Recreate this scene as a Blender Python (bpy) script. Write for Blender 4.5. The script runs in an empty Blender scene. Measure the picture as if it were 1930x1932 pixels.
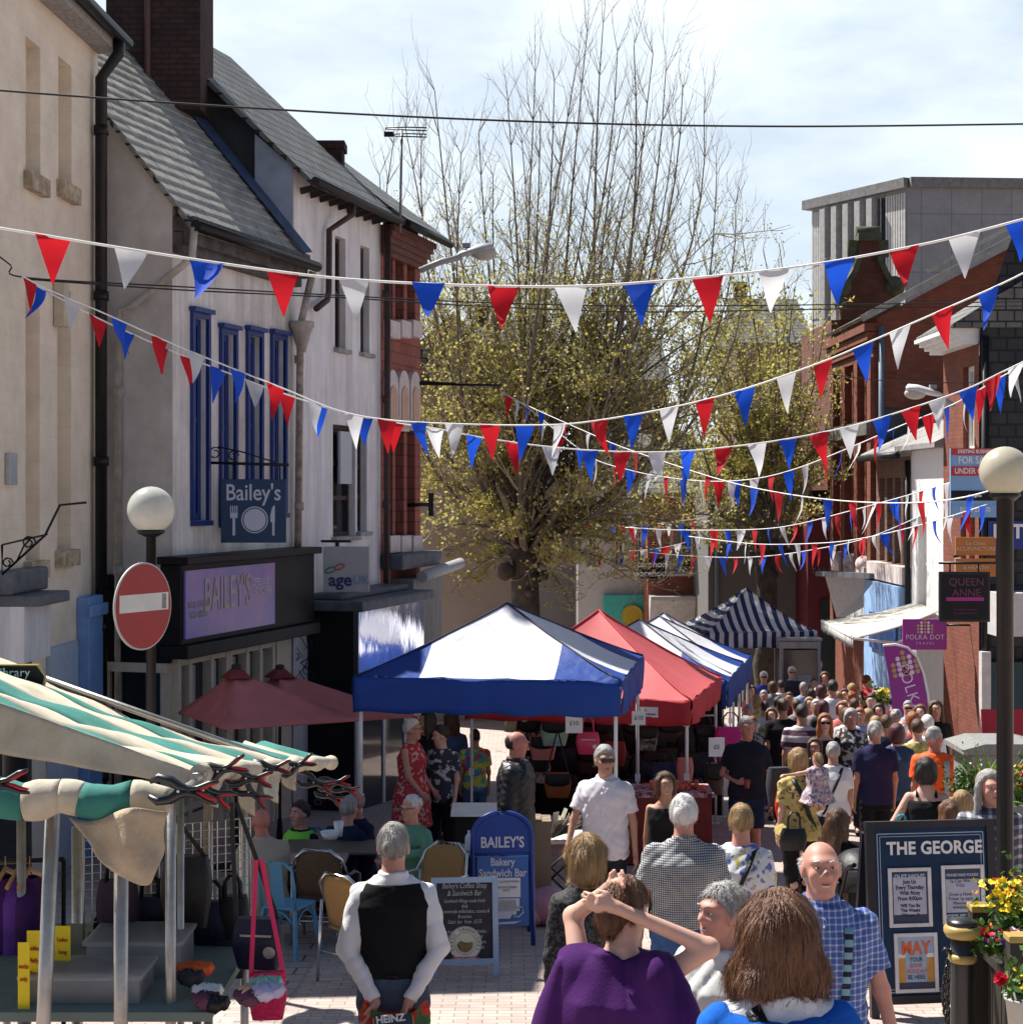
import bpy, bmesh, math, random
import numpy as np
from mathutils import Vector, Matrix, Euler
from math import radians, sin, cos, pi, sqrt, atan2, hypot

sc = bpy.context.scene
COL = sc.collection
rnd = random.Random(7)

# ------------------------------------------------------------------ camera
F, CX, HY, ZC = 3230.0, 965.0, 930.0, 2.6        # focal length and horizon in units of a 1930 wide picture; eye height
cam_d = bpy.data.cameras.new('camera')
cam = bpy.data.objects.new('camera', cam_d)
COL.objects.link(cam)
cam.location = (0, 0, ZC)
cam.rotation_euler = (radians(90), 0, 0)
cam_d.sensor_fit = 'HORIZONTAL'
cam_d.sensor_width = 36
cam_d.lens = F / 1930 * 36
cam_d.shift_y = -(966 - HY) / 1930
cam_d.clip_start = 0.1
cam_d.clip_end = 3000
sc.camera = cam

# ------------------------------------------------------------------ light
SUN_AZ, SUN_EL = radians(-50), radians(55)       # ahead and to the left of the street, high
world = bpy.data.worlds.new('World'); sc.world = world
world.use_nodes = True
wn = world.node_tree; wn.nodes.clear()
def wnode(t, **kw):
    n = wn.nodes.new(t)
    for k, v in kw.items(): setattr(n, k, v)
    return n
w_out = wnode('ShaderNodeOutputWorld'); w_bg = wnode('ShaderNodeBackground')
w_sky = wnode('ShaderNodeTexSky', sky_type='NISHITA', sun_disc=False, sun_elevation=SUN_EL, sun_rotation=SUN_AZ % (2*pi), air_density=1.0, dust_density=0.6, ozone_density=2.0)
w_tc = wnode('ShaderNodeTexCoord'); w_map = wnode('ShaderNodeMapping')
w_map.inputs['Scale'].default_value = (1.0, 1.0, 2.6)
w_map.inputs['Location'].default_value = (0.35, 0.2, 0.12)
w_no = wnode('ShaderNodeTexNoise'); w_no.inputs['Scale'].default_value = 5.2; w_no.inputs['Detail'].default_value = 9; w_no.inputs['Roughness'].default_value = 0.55
w_rmp = wnode('ShaderNodeValToRGB')
w_rmp.color_ramp.elements[0].position = 0.40; w_rmp.color_ramp.elements[0].color = (.60, .60, .60, 1)
w_rmp.color_ramp.elements[1].position = 0.62; w_rmp.color_ramp.elements[1].color = (1, 1, 1, 1)
w_mix = wnode('ShaderNodeMix', data_type='RGBA')
w_mix.inputs['B'].default_value = (10.0, 11.1, 12.0, 1)
wl = wn.links.new
wl(w_tc.outputs['Generated'], w_map.inputs['Vector']); wl(w_map.outputs['Vector'], w_no.inputs['Vector'])
wl(w_no.outputs['Fac'], w_rmp.inputs['Fac'])
w_sp = wnode('ShaderNodeSeparateXYZ'); wl(w_tc.outputs['Generated'], w_sp.inputs[0])   # bright cloud towards the sun, low in the sky; clear blue overhead and behind
w_e = wnode('ShaderNodeMapRange'); w_e.inputs['From Min'].default_value = .62; w_e.inputs['From Max'].default_value = .28; wl(w_sp.outputs['Z'], w_e.inputs['Value'])
w_y = wnode('ShaderNodeMapRange'); w_y.inputs['From Min'].default_value = -.3; w_y.inputs['From Max'].default_value = .5; wl(w_sp.outputs['Y'], w_y.inputs['Value'])
w_m1 = wnode('ShaderNodeMath', operation='MULTIPLY'); wl(w_e.outputs[0], w_m1.inputs[0]); wl(w_y.outputs[0], w_m1.inputs[1])
w_m2 = wnode('ShaderNodeMath', operation='MULTIPLY'); wl(w_rmp.outputs['Color'], w_m2.inputs[0]); wl(w_m1.outputs[0], w_m2.inputs[1]); wl(w_m2.outputs[0], w_mix.inputs['Factor'])
wl(w_sky.outputs['Color'], w_mix.inputs['A']); wl(w_mix.outputs['Result'], w_bg.inputs['Color'])
wl(w_bg.outputs['Background'], w_out.inputs['Surface'])
w_bg.inputs['Strength'].default_value = 0.05
sun_d = bpy.data.lights.new('sun', 'SUN'); sun_d.energy = 5.0; sun_d.angle = radians(0.53); sun_d.color = (1.0, 0.955, 0.88)
sun = bpy.data.objects.new('sun', sun_d); COL.objects.link(sun)
SUN_DIR = Vector((sin(SUN_AZ)*cos(SUN_EL), cos(SUN_AZ)*cos(SUN_EL), sin(SUN_EL)))
sun.rotation_euler = SUN_DIR.to_track_quat('Z', 'Y').to_euler()
sun.location = (-20, 30, 40)
sc.view_settings.view_transform = 'Standard'
sc.view_settings.look = 'None'
sc.view_settings.gamma = 1
sc.view_settings.exposure = 1.0
try:
    sc.cycles.max_bounces = 7; sc.cycles.transparent_max_bounces = 8
    sc.cycles.diffuse_bounces = 3; sc.cycles.glossy_bounces = 3; sc.cycles.transmission_bounces = 4
    sc.cycles.caustics_reflective = False; sc.cycles.caustics_refractive = False
    sc.cycles.sample_clamp_indirect = 6
except Exception: pass

# ------------------------------------------------------------------ geometry helpers
PROF = [(-6, 1.9), (0, 2.2), (4.5, 2.72), (7.1, 3.12), (8.8, 3.38), (12, 3.78), (15.8, 4.13), (20.2, 4.46), (28, 4.98), (37.3, 5.54), (60, 6.6), (120, 8.2), (900, 9.0)]
def G(d):                                         # height of the street at depth d
    for (a, ha), (b, hb) in zip(PROF, PROF[1:]):
        if d <= b: return ZC - (ha + (hb-ha)*(d-a)/(b-a))
    return ZC - PROF[-1][1]
def W(px, py, d):                                 # world point seen at (px, py) of the 1930-wide photo, d metres ahead
    return Vector(((px-CX)/F*d, d, ZC-(py-HY)/F*d))
def XD(px, d): return (px-CX)/F*d
def ZD(py, d): return ZC-(py-HY)/F*d

def tag(o, label=None, cat=None, group=None, kind=None):
    if label: o['label'] = label
    if cat: o['category'] = cat
    if group: o['group'] = group
    if kind: o['kind'] = kind
    return o
def empty(name, loc, label=None, cat=None, group=None, rz=0.0):
    o = bpy.data.objects.new(name, None); COL.objects.link(o)
    o.empty_display_size = 0.2
    o.location = loc; o.rotation_euler = (0, 0, rz)
    return tag(o, label, cat, group)
def V(*a): return Vector(a)

def worg(p):
    l = V(0,0,0)
    while p is not None: l += p.location; p = p.parent
    return l
class MB:
    def __init__(s): s.v = []; s.f = []; s.m = []; s.sm = []
    def add(s, vs, fs, mi=0, smooth=False):
        b = len(s.v); s.v += [tuple(v) for v in vs]
        for f in fs: s.f.append(tuple(i+b for i in f)); s.m.append(mi); s.sm.append(smooth)
        return s
    def hexa(s, p, mi=0):                         # eight corners, bottom ring then top ring
        return s.add(p, [(3,2,1,0), (4,5,6,7), (0,1,5,4), (1,2,6,5), (2,3,7,6), (3,0,4,7)], mi)
    def box(s, c, size, mi=0, rot=None):
        x, y, z = [a/2 for a in size]
        p = [V(-x,-y,-z), V(x,-y,-z), V(x,y,-z), V(-x,y,-z), V(-x,-y,z), V(x,-y,z), V(x,y,z), V(-x,y,z)]
        if rot is not None:
            R = rot if isinstance(rot, Matrix) else Euler(rot).to_matrix()
            p = [R @ q for q in p]
        c = V(*c); return s.hexa([q+c for q in p], mi)
    def bar(s, a, b, w, h, mi=0, up=(0,0,1)):     # rectangular bar from a to b
        a, b = V(*a), V(*b); t = (b-a).normalized(); u = V(*up)
        if abs(t.dot(u)) > .99: u = V(0,1,0)
        r = t.cross(u).normalized(); u = r.cross(t)
        r *= w/2; u *= h/2
        return s.hexa([a-r-u, a+r-u, b+r-u, b-r-u, a-r+u, a+r+u, b+r+u, b-r+u], mi)
    def tube(s, pts, r, seg=8, mi=0, cap=True, flat=1.0):
        pts = [V(*p) for p in pts]; n = len(pts)
        if not isinstance(r, (list, tuple)): r = [r]*n
        vs, fs = [], []; ref = None
        for i, p in enumerate(pts):
            t = (pts[min(i+1, n-1)]-pts[max(i-1, 0)])
            t = t.normalized() if t.length > 1e-9 else V(0,0,1)
            if ref is None: ref = V(0,0,1) if abs(t.z) < .9 else V(1,0,0)
            a = t.cross(ref); a = a.normalized() if a.length > 1e-6 else V(1,0,0)
            b = t.cross(a); ref = -b if False else ref
            for k in range(seg):
                an = 2*pi*k/seg
                vs.append(p + a*cos(an)*r[i] + b*sin(an)*r[i]*flat)
        for i in range(n-1):
            for k in range(seg):
                k2 = (k+1) % seg
                fs.append((i*seg+k, i*seg+k2, (i+1)*seg+k2, (i+1)*seg+k))
        s.add(vs, fs, mi, True)
        if cap:
            b = len(s.v)-n*seg
            s.f.append(tuple(b+k for k in reversed(range(seg)))); s.m.append(mi); s.sm.append(False)
            s.f.append(tuple(b+(n-1)*seg+k for k in range(seg))); s.m.append(mi); s.sm.append(False)
        return s
    def lathe(s, prof, seg=16, c=(0,0,0), mi=0, smooth=True, M=None):
        vs, fs = [], []; c = V(*c); n = len(prof)
        for r, z in prof:
            for k in range(seg):
                a = 2*pi*k/seg; q = V(r*cos(a), r*sin(a), z)
                vs.append((M @ q if M is not None else q)+c)
        for i in range(n-1):
            for k in range(seg):
                k2 = (k+1) % seg
                fs.append((i*seg+k, i*seg+k2, (i+1)*seg+k2, (i+1)*seg+k))
        s.add(vs, fs, mi, smooth)
        b = len(s.v)-n*seg
        s.f.append(tuple(b+k for k in reversed(range(seg)))); s.m.append(mi); s.sm.append(False)
        s.f.append(tuple(b+(n-1)*seg+k for k in range(seg))); s.m.append(mi); s.sm.append(False)
        return s
    def ball(s, c, r, seg=16, rings=10, mi=0, M=None):
        r = r if isinstance(r, (tuple, list)) else (r, r, r); c = V(*c)
        vs, fs = [], []
        for i in range(rings+1):
            th = pi*i/rings
            for k in range(seg):
                a = 2*pi*k/seg
                q = V(r[0]*sin(th)*cos(a), r[1]*sin(th)*sin(a), -r[2]*cos(th))
                vs.append((M @ q if M is not None else q)+c)
        for i in range(rings):
            for k in range(seg):
                k2 = (k+1) % seg
                fs.append((i*seg+k, i*seg+k2, (i+1)*seg+k2, (i+1)*seg+k))
        return s.add(vs, fs, mi, True)
    def prism(s, poly, o, u, w, n, mi=0):         # 2D polygon in the frame o,u,w extruded along n (a vector)
        o, u, w, n = V(*o), V(*u), V(*w), V(*n); k = len(poly)
        a = [o+u*x+w*y for x, y in poly]; b = [p+n for p in a]
        fs = [tuple(reversed(range(k))), tuple(range(k, 2*k))]
        fs += [(i, (i+1) % k, k+(i+1) % k, k+i) for i in range(k)]
        return s.add(a+b, fs, mi)
    def grid(s, P, mi=0, smooth=True, thick=0.0):  # P[i][j] points; optional thickness
        ni, nj = len(P), len(P[0])
        vs = [p for row in P for p in row]
        fs = [(i*nj+j, (i+1)*nj+j, (i+1)*nj+j+1, i*nj+j+1) for i in range(ni-1) for j in range(nj-1)]
        return s.add(vs, fs, mi, smooth)
    def build(s, name, mats, parent=None, loc=None, bevel=0.0, solid=0.0, fix=True, local=False):
        me = bpy.data.meshes.new(name)
        org = V(*loc) if loc is not None else V(0,0,0)
        if parent is not None and not local: org = worg(parent)
        me.from_pydata([tuple(V(*v)-org) for v in s.v], [], s.f)
        if not isinstance(mats, (list, tuple)): mats = [mats]
        for m in mats: me.materials.append(m)
        if len(mats) > 1: me.polygons.foreach_set('material_index', s.m)
        me.polygons.foreach_set('use_smooth', s.sm)
        if fix:
            bm = bmesh.new(); bm.from_mesh(me)
            bmesh.ops.recalc_face_normals(bm, faces=bm.faces); bm.to_mesh(me); bm.free()
        me.update()
        o = bpy.data.objects.new(name, me); COL.objects.link(o)
        if parent is not None: o.parent = parent
        elif loc is not None: o.location = loc
        if bevel:
            b = o.modifiers.new('bevel', 'BEVEL'); b.width = bevel; b.segments = 2; b.limit_method = 'ANGLE'
        if solid:
            b = o.modifiers.new('solid', 'SOLIDIFY'); b.thickness = solid; b.offset = 0
        return o

def copy_tree(o, parent=None):                    # a thing with its parts and their sub-parts, mesh data shared
    c = o.copy(); COL.objects.link(c); c.parent = parent
    for ch in [x for x in o.children]: copy_tree(ch, c)
    return c

# text as real flat letters
def text_mesh(body, size, bold=0.0, align='CENTER', depth=0.002, spacing=1.0, shear=0.0, squash=1.0):
    cu = bpy.data.curves.new('txt', 'FONT'); cu.body = body; cu.size = size; cu.align_x = align; cu.align_y = 'CENTER'
    cu.offset = bold; cu.extrude = depth; cu.space_character = spacing; cu.shear = shear; cu.resolution_u = 3
    ob = bpy.data.objects.new('txt', cu); COL.objects.link(ob)
    dg = bpy.context.evaluated_depsgraph_get()
    me = bpy.data.meshes.new_from_object(ob.evaluated_get(dg))
    bpy.data.objects.remove(ob); bpy.data.curves.remove(cu)
    if squash != 1.0:
        for v in me.vertices: v.co.x *= squash
    return me
def text_on(name, body, size, o, u, w, mat, parent, local=False, **kw):   # centre o, u to the right, w up
    me = text_mesh(body, size, **kw)
    u, w = V(*u).normalized(), V(*w).normalized(); nn = u.cross(w)
    M = Matrix((u, w, nn)).transposed()
    o = V(*o)
    if not local: o = o - worg(parent)
    for v in me.vertices: v.co = M @ v.co + o
    me.materials.clear(); me.materials.append(mat)
    me.name = name
    ob = bpy.data.objects.new(name, me); COL.objects.link(ob); ob.parent = parent
    return ob

# ------------------------------------------------------------------ materials
MATS = {}
def mat(name, col, rough=0.75, var=0.12, scale=6.0, bump=0.0, bscale=40.0, metal=0.0, spec=0.35, trans=0.0, col2=None, pos=(0.4, 0.65), coat=0.0, stretch=None, sub=0.0, streak=0.0):
    if name in MATS: return MATS[name]
    m = bpy.data.materials.new(name); m.use_nodes = True; nt = m.node_tree; nt.nodes.clear(); L = nt.links.new
    out = nt.nodes.new('ShaderNodeOutputMaterial'); b = nt.nodes.new('ShaderNodeBsdfPrincipled')
    b.inputs['Roughness'].default_value = rough; b.inputs['Metallic'].default_value = metal
    b.inputs['Specular IOR Level'].default_value = spec
    b.inputs['Coat Weight'].default_value = coat
    if sub: b.inputs['Subsurface Weight'].default_value = sub; b.inputs['Subsurface Radius'].default_value = (.012, .005, .003)
    tc = nt.nodes.new('ShaderNodeTexCoord'); vec = tc.outputs['Object']
    if stretch:
        mp = nt.nodes.new('ShaderNodeMapping'); mp.inputs['Scale'].default_value = stretch; L(vec, mp.inputs['Vector']); vec = mp.outputs['Vector']
    c = (*col, 1)
    if var or col2:
        n = nt.nodes.new('ShaderNodeTexNoise'); n.inputs['Scale'].default_value = scale; n.inputs['Detail'].default_value = 6
        n.inputs['Roughness'].default_value = 0.65
        L(vec, n.inputs['Vector'])
        r = nt.nodes.new('ShaderNodeValToRGB'); e = r.color_ramp.elements
        if col2:
            e[0].position, e[1].position = pos; e[0].color = c; e[1].color = (*col2, 1)
        else:
            e[0].position, e[1].position = 0.3, 0.7
            e[0].color = tuple(max(0, x*(1-var)) for x in col)+(1,); e[1].color = tuple(min(1, x*(1+var)) for x in col)+(1,)
        L(n.outputs['Fac'], r.inputs['Fac']); L(r.outputs['Color'], b.inputs['Base Color']); csock = r.outputs['Color']
        if streak:                                # rain streaks and grime running down a wall
            mp2 = nt.nodes.new('ShaderNodeMapping'); mp2.inputs['Scale'].default_value = (2.6, 2.6, .22); L(tc.outputs['Object'], mp2.inputs['Vector'])
            n3 = nt.nodes.new('ShaderNodeTexNoise'); n3.inputs['Scale'].default_value = 1.6; n3.inputs['Detail'].default_value = 9; n3.inputs['Roughness'].default_value = .7; L(mp2.outputs[0], n3.inputs['Vector'])
            r3 = nt.nodes.new('ShaderNodeValToRGB'); r3.color_ramp.elements[0].position = .38; r3.color_ramp.elements[1].position = .58; r3.color_ramp.elements[0].color = (1-streak, 1-streak*1.05, 1-streak*1.15, 1); L(n3.outputs['Fac'], r3.inputs['Fac'])
            mx3 = nt.nodes.new('ShaderNodeMix'); mx3.data_type = 'RGBA'; mx3.blend_type = 'MULTIPLY'; mx3.inputs['Factor'].default_value = 1; L(csock, mx3.inputs['A']); L(r3.outputs['Color'], mx3.inputs['B']); L(mx3.outputs['Result'], b.inputs['Base Color'])
    else:
        b.inputs['Base Color'].default_value = c; csock = None
    if bump:
        n2 = nt.nodes.new('ShaderNodeTexNoise'); n2.inputs['Scale'].default_value = bscale; n2.inputs['Detail'].default_value = 5
        L(vec, n2.inputs['Vector'])
        bp = nt.nodes.new('ShaderNodeBump'); bp.inputs['Strength'].default_value = bump; bp.inputs['Distance'].default_value = 0.02
        L(n2.outputs['Fac'], bp.inputs['Height']); L(bp.outputs['Normal'], b.inputs['Normal'])
    if trans:
        t = nt.nodes.new('ShaderNodeBsdfTranslucent'); mx = nt.nodes.new('ShaderNodeMixShader'); mx.inputs['Fac'].default_value = trans
        if csock: L(csock, t.inputs['Color'])
        else: t.inputs['Color'].default_value = c
        L(b.outputs['BSDF'], mx.inputs[1]); L(t.outputs['BSDF'], mx.inputs[2]); L(mx.outputs['Shader'], out.inputs['Surface'])
    else:
        L(b.outputs['BSDF'], out.inputs['Surface'])
    MATS[name] = m; m['bs'] = b.name
    return m
def nodes_of(m):
    nt = m.node_tree; b = [n for n in nt.nodes if n.type == 'BSDF_PRINCIPLED'][0]
    return nt, b, nt.links.new
def brick_mat(name, c1, c2, mortar, bw=.22, bh=.075, mw=.012, rough=.85, bump=.6, noise=.25, axes='XZ', dirt=None, squash=1.0, offset=.5):
    if name in MATS: return MATS[name]
    m = mat(name, c1, rough, var=0); nt, b, L = nodes_of(m)
    tc = [n for n in nt.nodes if n.type == 'TEX_COORD'][0]
    sp = nt.nodes.new('ShaderNodeSeparateXYZ'); cb = nt.nodes.new('ShaderNodeCombineXYZ'); L(tc.outputs['Object'], sp.inputs[0])
    if axes == 'XZ':                              # walls of any direction: use x+y along the wall
        ad = nt.nodes.new('ShaderNodeMath'); ad.operation = 'ADD'; L(sp.outputs['X'], ad.inputs[0]); L(sp.outputs['Y'], ad.inputs[1])
        L(ad.outputs[0], cb.inputs['X']); L(sp.outputs['Z'], cb.inputs['Y'])
    else:
        L(sp.outputs['X'], cb.inputs['X']); L(sp.outputs['Y'], cb.inputs['Y'])
    br = nt.nodes.new('ShaderNodeTexBrick'); L(cb.outputs[0], br.inputs['Vector'])
    br.inputs['Scale'].default_value = 1.0; br.inputs['Brick Width'].default_value = bw; br.inputs['Row Height'].default_value = bh
    br.inputs['Mortar Size'].default_value = mw; br.inputs['Mortar Smooth'].default_value = .15; br.offset = offset
    br.inputs['Color1'].default_value = (*c1, 1); br.inputs['Color2'].default_value = (*c2, 1); br.inputs['Mortar'].default_value = (*mortar, 1)
    n = nt.nodes.new('ShaderNodeTexNoise'); n.inputs['Scale'].default_value = 2.2; n.inputs['Detail'].default_value = 8; n.inputs['Roughness'].default_value = .7
    L(tc.outputs['Object'], n.inputs['Vector'])
    r = nt.nodes.new('ShaderNodeValToRGB'); r.color_ramp.elements[0].position = .32; r.color_ramp.elements[1].position = .68
    d = dirt or (1-noise, 1-noise, 1-noise); r.color_ramp.elements[0].color = (*d, 1); r.color_ramp.elements[1].color = (1, 1, 1, 1)
    L(n.outputs['Fac'], r.inputs['Fac'])
    mx = nt.nodes.new('ShaderNodeMix'); mx.data_type = 'RGBA'; mx.blend_type = 'MULTIPLY'; mx.inputs['Factor'].default_value = 1
    L(br.outputs['Color'], mx.inputs['A']); L(r.outputs['Color'], mx.inputs['B']); L(mx.outputs['Result'], b.inputs['Base Color'])
    bp = nt.nodes.new('ShaderNodeBump'); bp.inputs['Strength'].default_value = bump; bp.inputs['Distance'].default_value = .01; bp.invert = True
    L(br.outputs['Fac'], bp.inputs['Height']); L(bp.outputs['Normal'], b.inputs['Normal'])
    return m
def stripes_mat(name, c1, c2, axis=0, period=.3, duty=.5, rough=.8, trans=0.0, axis2=None, c12=None, var=.1):
    """bands along an axis; with axis2 a check: c12 where both meet"""
    if name in MATS: return MATS[name]
    m = mat(name, c1, rough, var=0, trans=trans); nt, b, L = nodes_of(m)
    tc = [n for n in nt.nodes if n.type == 'TEX_COORD'][0]
    sp = nt.nodes.new('ShaderNodeSeparateXYZ'); L(tc.outputs['Object'], sp.inputs[0])
    def band(ax):
        a = nt.nodes.new('ShaderNodeMath'); a.operation = 'DIVIDE'; a.inputs[1].default_value = period; L(sp.outputs[ax], a.inputs[0])
        f = nt.nodes.new('ShaderNodeMath'); f.operation = 'FRACT'; L(a.outputs[0], f.inputs[0])
        g = nt.nodes.new('ShaderNodeMath'); g.operation = 'LESS_THAN'; g.inputs[1].default_value = duty; L(f.outputs[0], g.inputs[0]); return g.outputs[0]
    mx = nt.nodes.new('ShaderNodeMix'); mx.data_type = 'RGBA'; mx.inputs['A'].default_value = (*c1, 1); mx.inputs['B'].default_value = (*c2, 1)
    L(band(axis), mx.inputs['Factor']); res = mx.outputs['Result']
    if axis2 is not None:
        m2 = nt.nodes.new('ShaderNodeMix'); m2.data_type = 'RGBA'; m2.inputs['A'].default_value = (*c2, 1); m2.inputs['B'].default_value = (*(c12 or c1), 1)
        L(band(axis), m2.inputs['Factor'])
        m3 = nt.nodes.new('ShaderNodeMix'); m3.data_type = 'RGBA'; L(band(axis2), m3.inputs['Factor']); L(res, m3.inputs['A']); L(m2.outputs['Result'], m3.inputs['B']); res = m3.outputs['Result']
    n = nt.nodes.new('ShaderNodeTexNoise'); n.inputs['Scale'].default_value = 5; n.inputs['Detail'].default_value = 5; L(tc.outputs['Object'], n.inputs['Vector'])
    r = nt.nodes.new('ShaderNodeValToRGB'); r.color_ramp.elements[0].position = .3; r.color_ramp.elements[0].color = (1-var*2, 1-var*2, 1-var*2, 1); r.color_ramp.elements[1].position = .65
    L(n.outputs['Fac'], r.inputs['Fac'])
    mu = nt.nodes.new('ShaderNodeMix'); mu.data_type = 'RGBA'; mu.blend_type = 'MULTIPLY'; mu.inputs['Factor'].default_value = 1
    L(res, mu.inputs['A']); L(r.outputs['Color'], mu.inputs['B']); L(mu.outputs['Result'], b.inputs['Base Color'])
    for t in nt.nodes:
        if t.type == 'BSDF_TRANSLUCENT': L(mu.outputs['Result'], t.inputs['Color'])
    return m
def print_mat(name, base, spots, scale=14.0, thr=.52, rough=.8):
    """cloth print: blotches of several colours on a ground"""
    if name in MATS: return MATS[name]
    m = mat(name, base, rough, var=0); nt, b, L = nodes_of(m)
    tc = [n for n in nt.nodes if n.type == 'TEX_COORD'][0]; res = None
    for i, c in enumerate(spots):
        mp = nt.nodes.new('ShaderNodeMapping'); mp.inputs['Location'].default_value = (i*3.1+.4, i*1.7, i*2.3); L(tc.outputs['Object'], mp.inputs['Vector'])
        n = nt.nodes.new('ShaderNodeTexNoise'); n.inputs['Scale'].default_value = scale*(1+.25*i); n.inputs['Detail'].default_value = 3; L(mp.outputs[0], n.inputs['Vector'])
        r = nt.nodes.new('ShaderNodeValToRGB'); r.color_ramp.elements[0].position = thr+.02*i; r.color_ramp.elements[1].position = thr+.02*i+.03; L(n.outputs['Fac'], r.inputs['Fac'])
        mx = nt.nodes.new('ShaderNodeMix'); mx.data_type = 'RGBA'; L(r.outputs['Color'], mx.inputs['Factor'])
        if res is None: mx.inputs['A'].default_value = (*base, 1)
        else: L(res, mx.inputs['A'])
        mx.inputs['B'].default_value = (*c, 1); res = mx.outputs['Result']
    L(res, b.inputs['Base Color']); return m
def glass_mat(name, col=(.02, .025, .03), rough=.06):
    return mat(name, col, rough, var=.2, scale=2, spec=.6)

m_metal_black = mat('black_painted_metal', (.009, .009, .010), .4, var=.3, scale=12, spec=.3)
m_galv = mat('galvanised_pole', (.42, .40, .37), .38, var=.22, scale=9, metal=.75, bump=.1, col2=(.30, .27, .24), pos=(.45, .75))
m_white_pole = mat('white_powder_pole', (.72, .72, .71), .4, var=.06)
m_string = mat('white_string', (.82, .82, .80), .8, var=.08)
m_cable = mat('black_cable', (.02, .02, .02), .6, var=0)
m_lead = mat('lead_sheet', (.10, .11, .13), .55, var=.35, scale=5, bump=.25, bscale=12)
m_slate = brick_mat('roof_slate', (.135, .135, .13), (.20, .20, .185), (.02, .02, .02), bw=.30, bh=.20, mw=.016, rough=.6, bump=1.0, noise=.45)
m_glass_dark = glass_mat('window_glass')
m_white_paint = mat('white_gloss_paint', (.74, .74, .72), .45, var=.08, scale=10)
m_cream_paint = mat('cream_paint', (.60, .53, .42), .5, var=.1, scale=7)
# ------------------------------------------------------------------ ground
m_pav = brick_mat('street_pavers', (.50, .405, .36), (.40, .315, .28), (.25, .205, .18), bw=.21, bh=.105, mw=.006, rough=.85, bump=.35, noise=.22, axes='XY')
ys = [1, 4.5, 7.1, 8.8, 12, 15.8, 20.2, 28, 37.3, 60, 120, 900]
g = MB(); xs = [-400, -60, -20, -8, 0, 8, 20, 60, 400]
g.grid([[V(x, y, G(y)) for x in xs] for y in [-6]+ys])
tag(g.build('street', m_pav, loc=(0,0,0)), 'pink brick paved market street sloping downhill between the shops', kind='structure')
m_chan = brick_mat('drain_channel_stone', (.42, .36, .33), (.36, .30, .27), (.12, .10, .09), bw=.45, bh=.3, mw=.012, axes='XY', noise=.3)
cmb = MB()
for i in range(26):                               # stone channel running across and along the paving
    y0 = 10.6+i*.5
cmb.grid([[V(-7, 10.55, G(10.55)+.004), V(6, 10.55, G(10.55)+.004)], [V(-7, 10.85, G(10.85)+.004), V(6, 10.85, G(10.85)+.004)]])
cmb.grid([[V(-2.0, y, G(y)+.004), V(-1.7, y, G(y)+.004)] for y in (11, 12, 15.8, 20.2)])
tag(cmb.build('paving_channel', m_chan, loc=(0,0,0)), 'pale stone drainage channel set in the paving', kind='structure')

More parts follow.
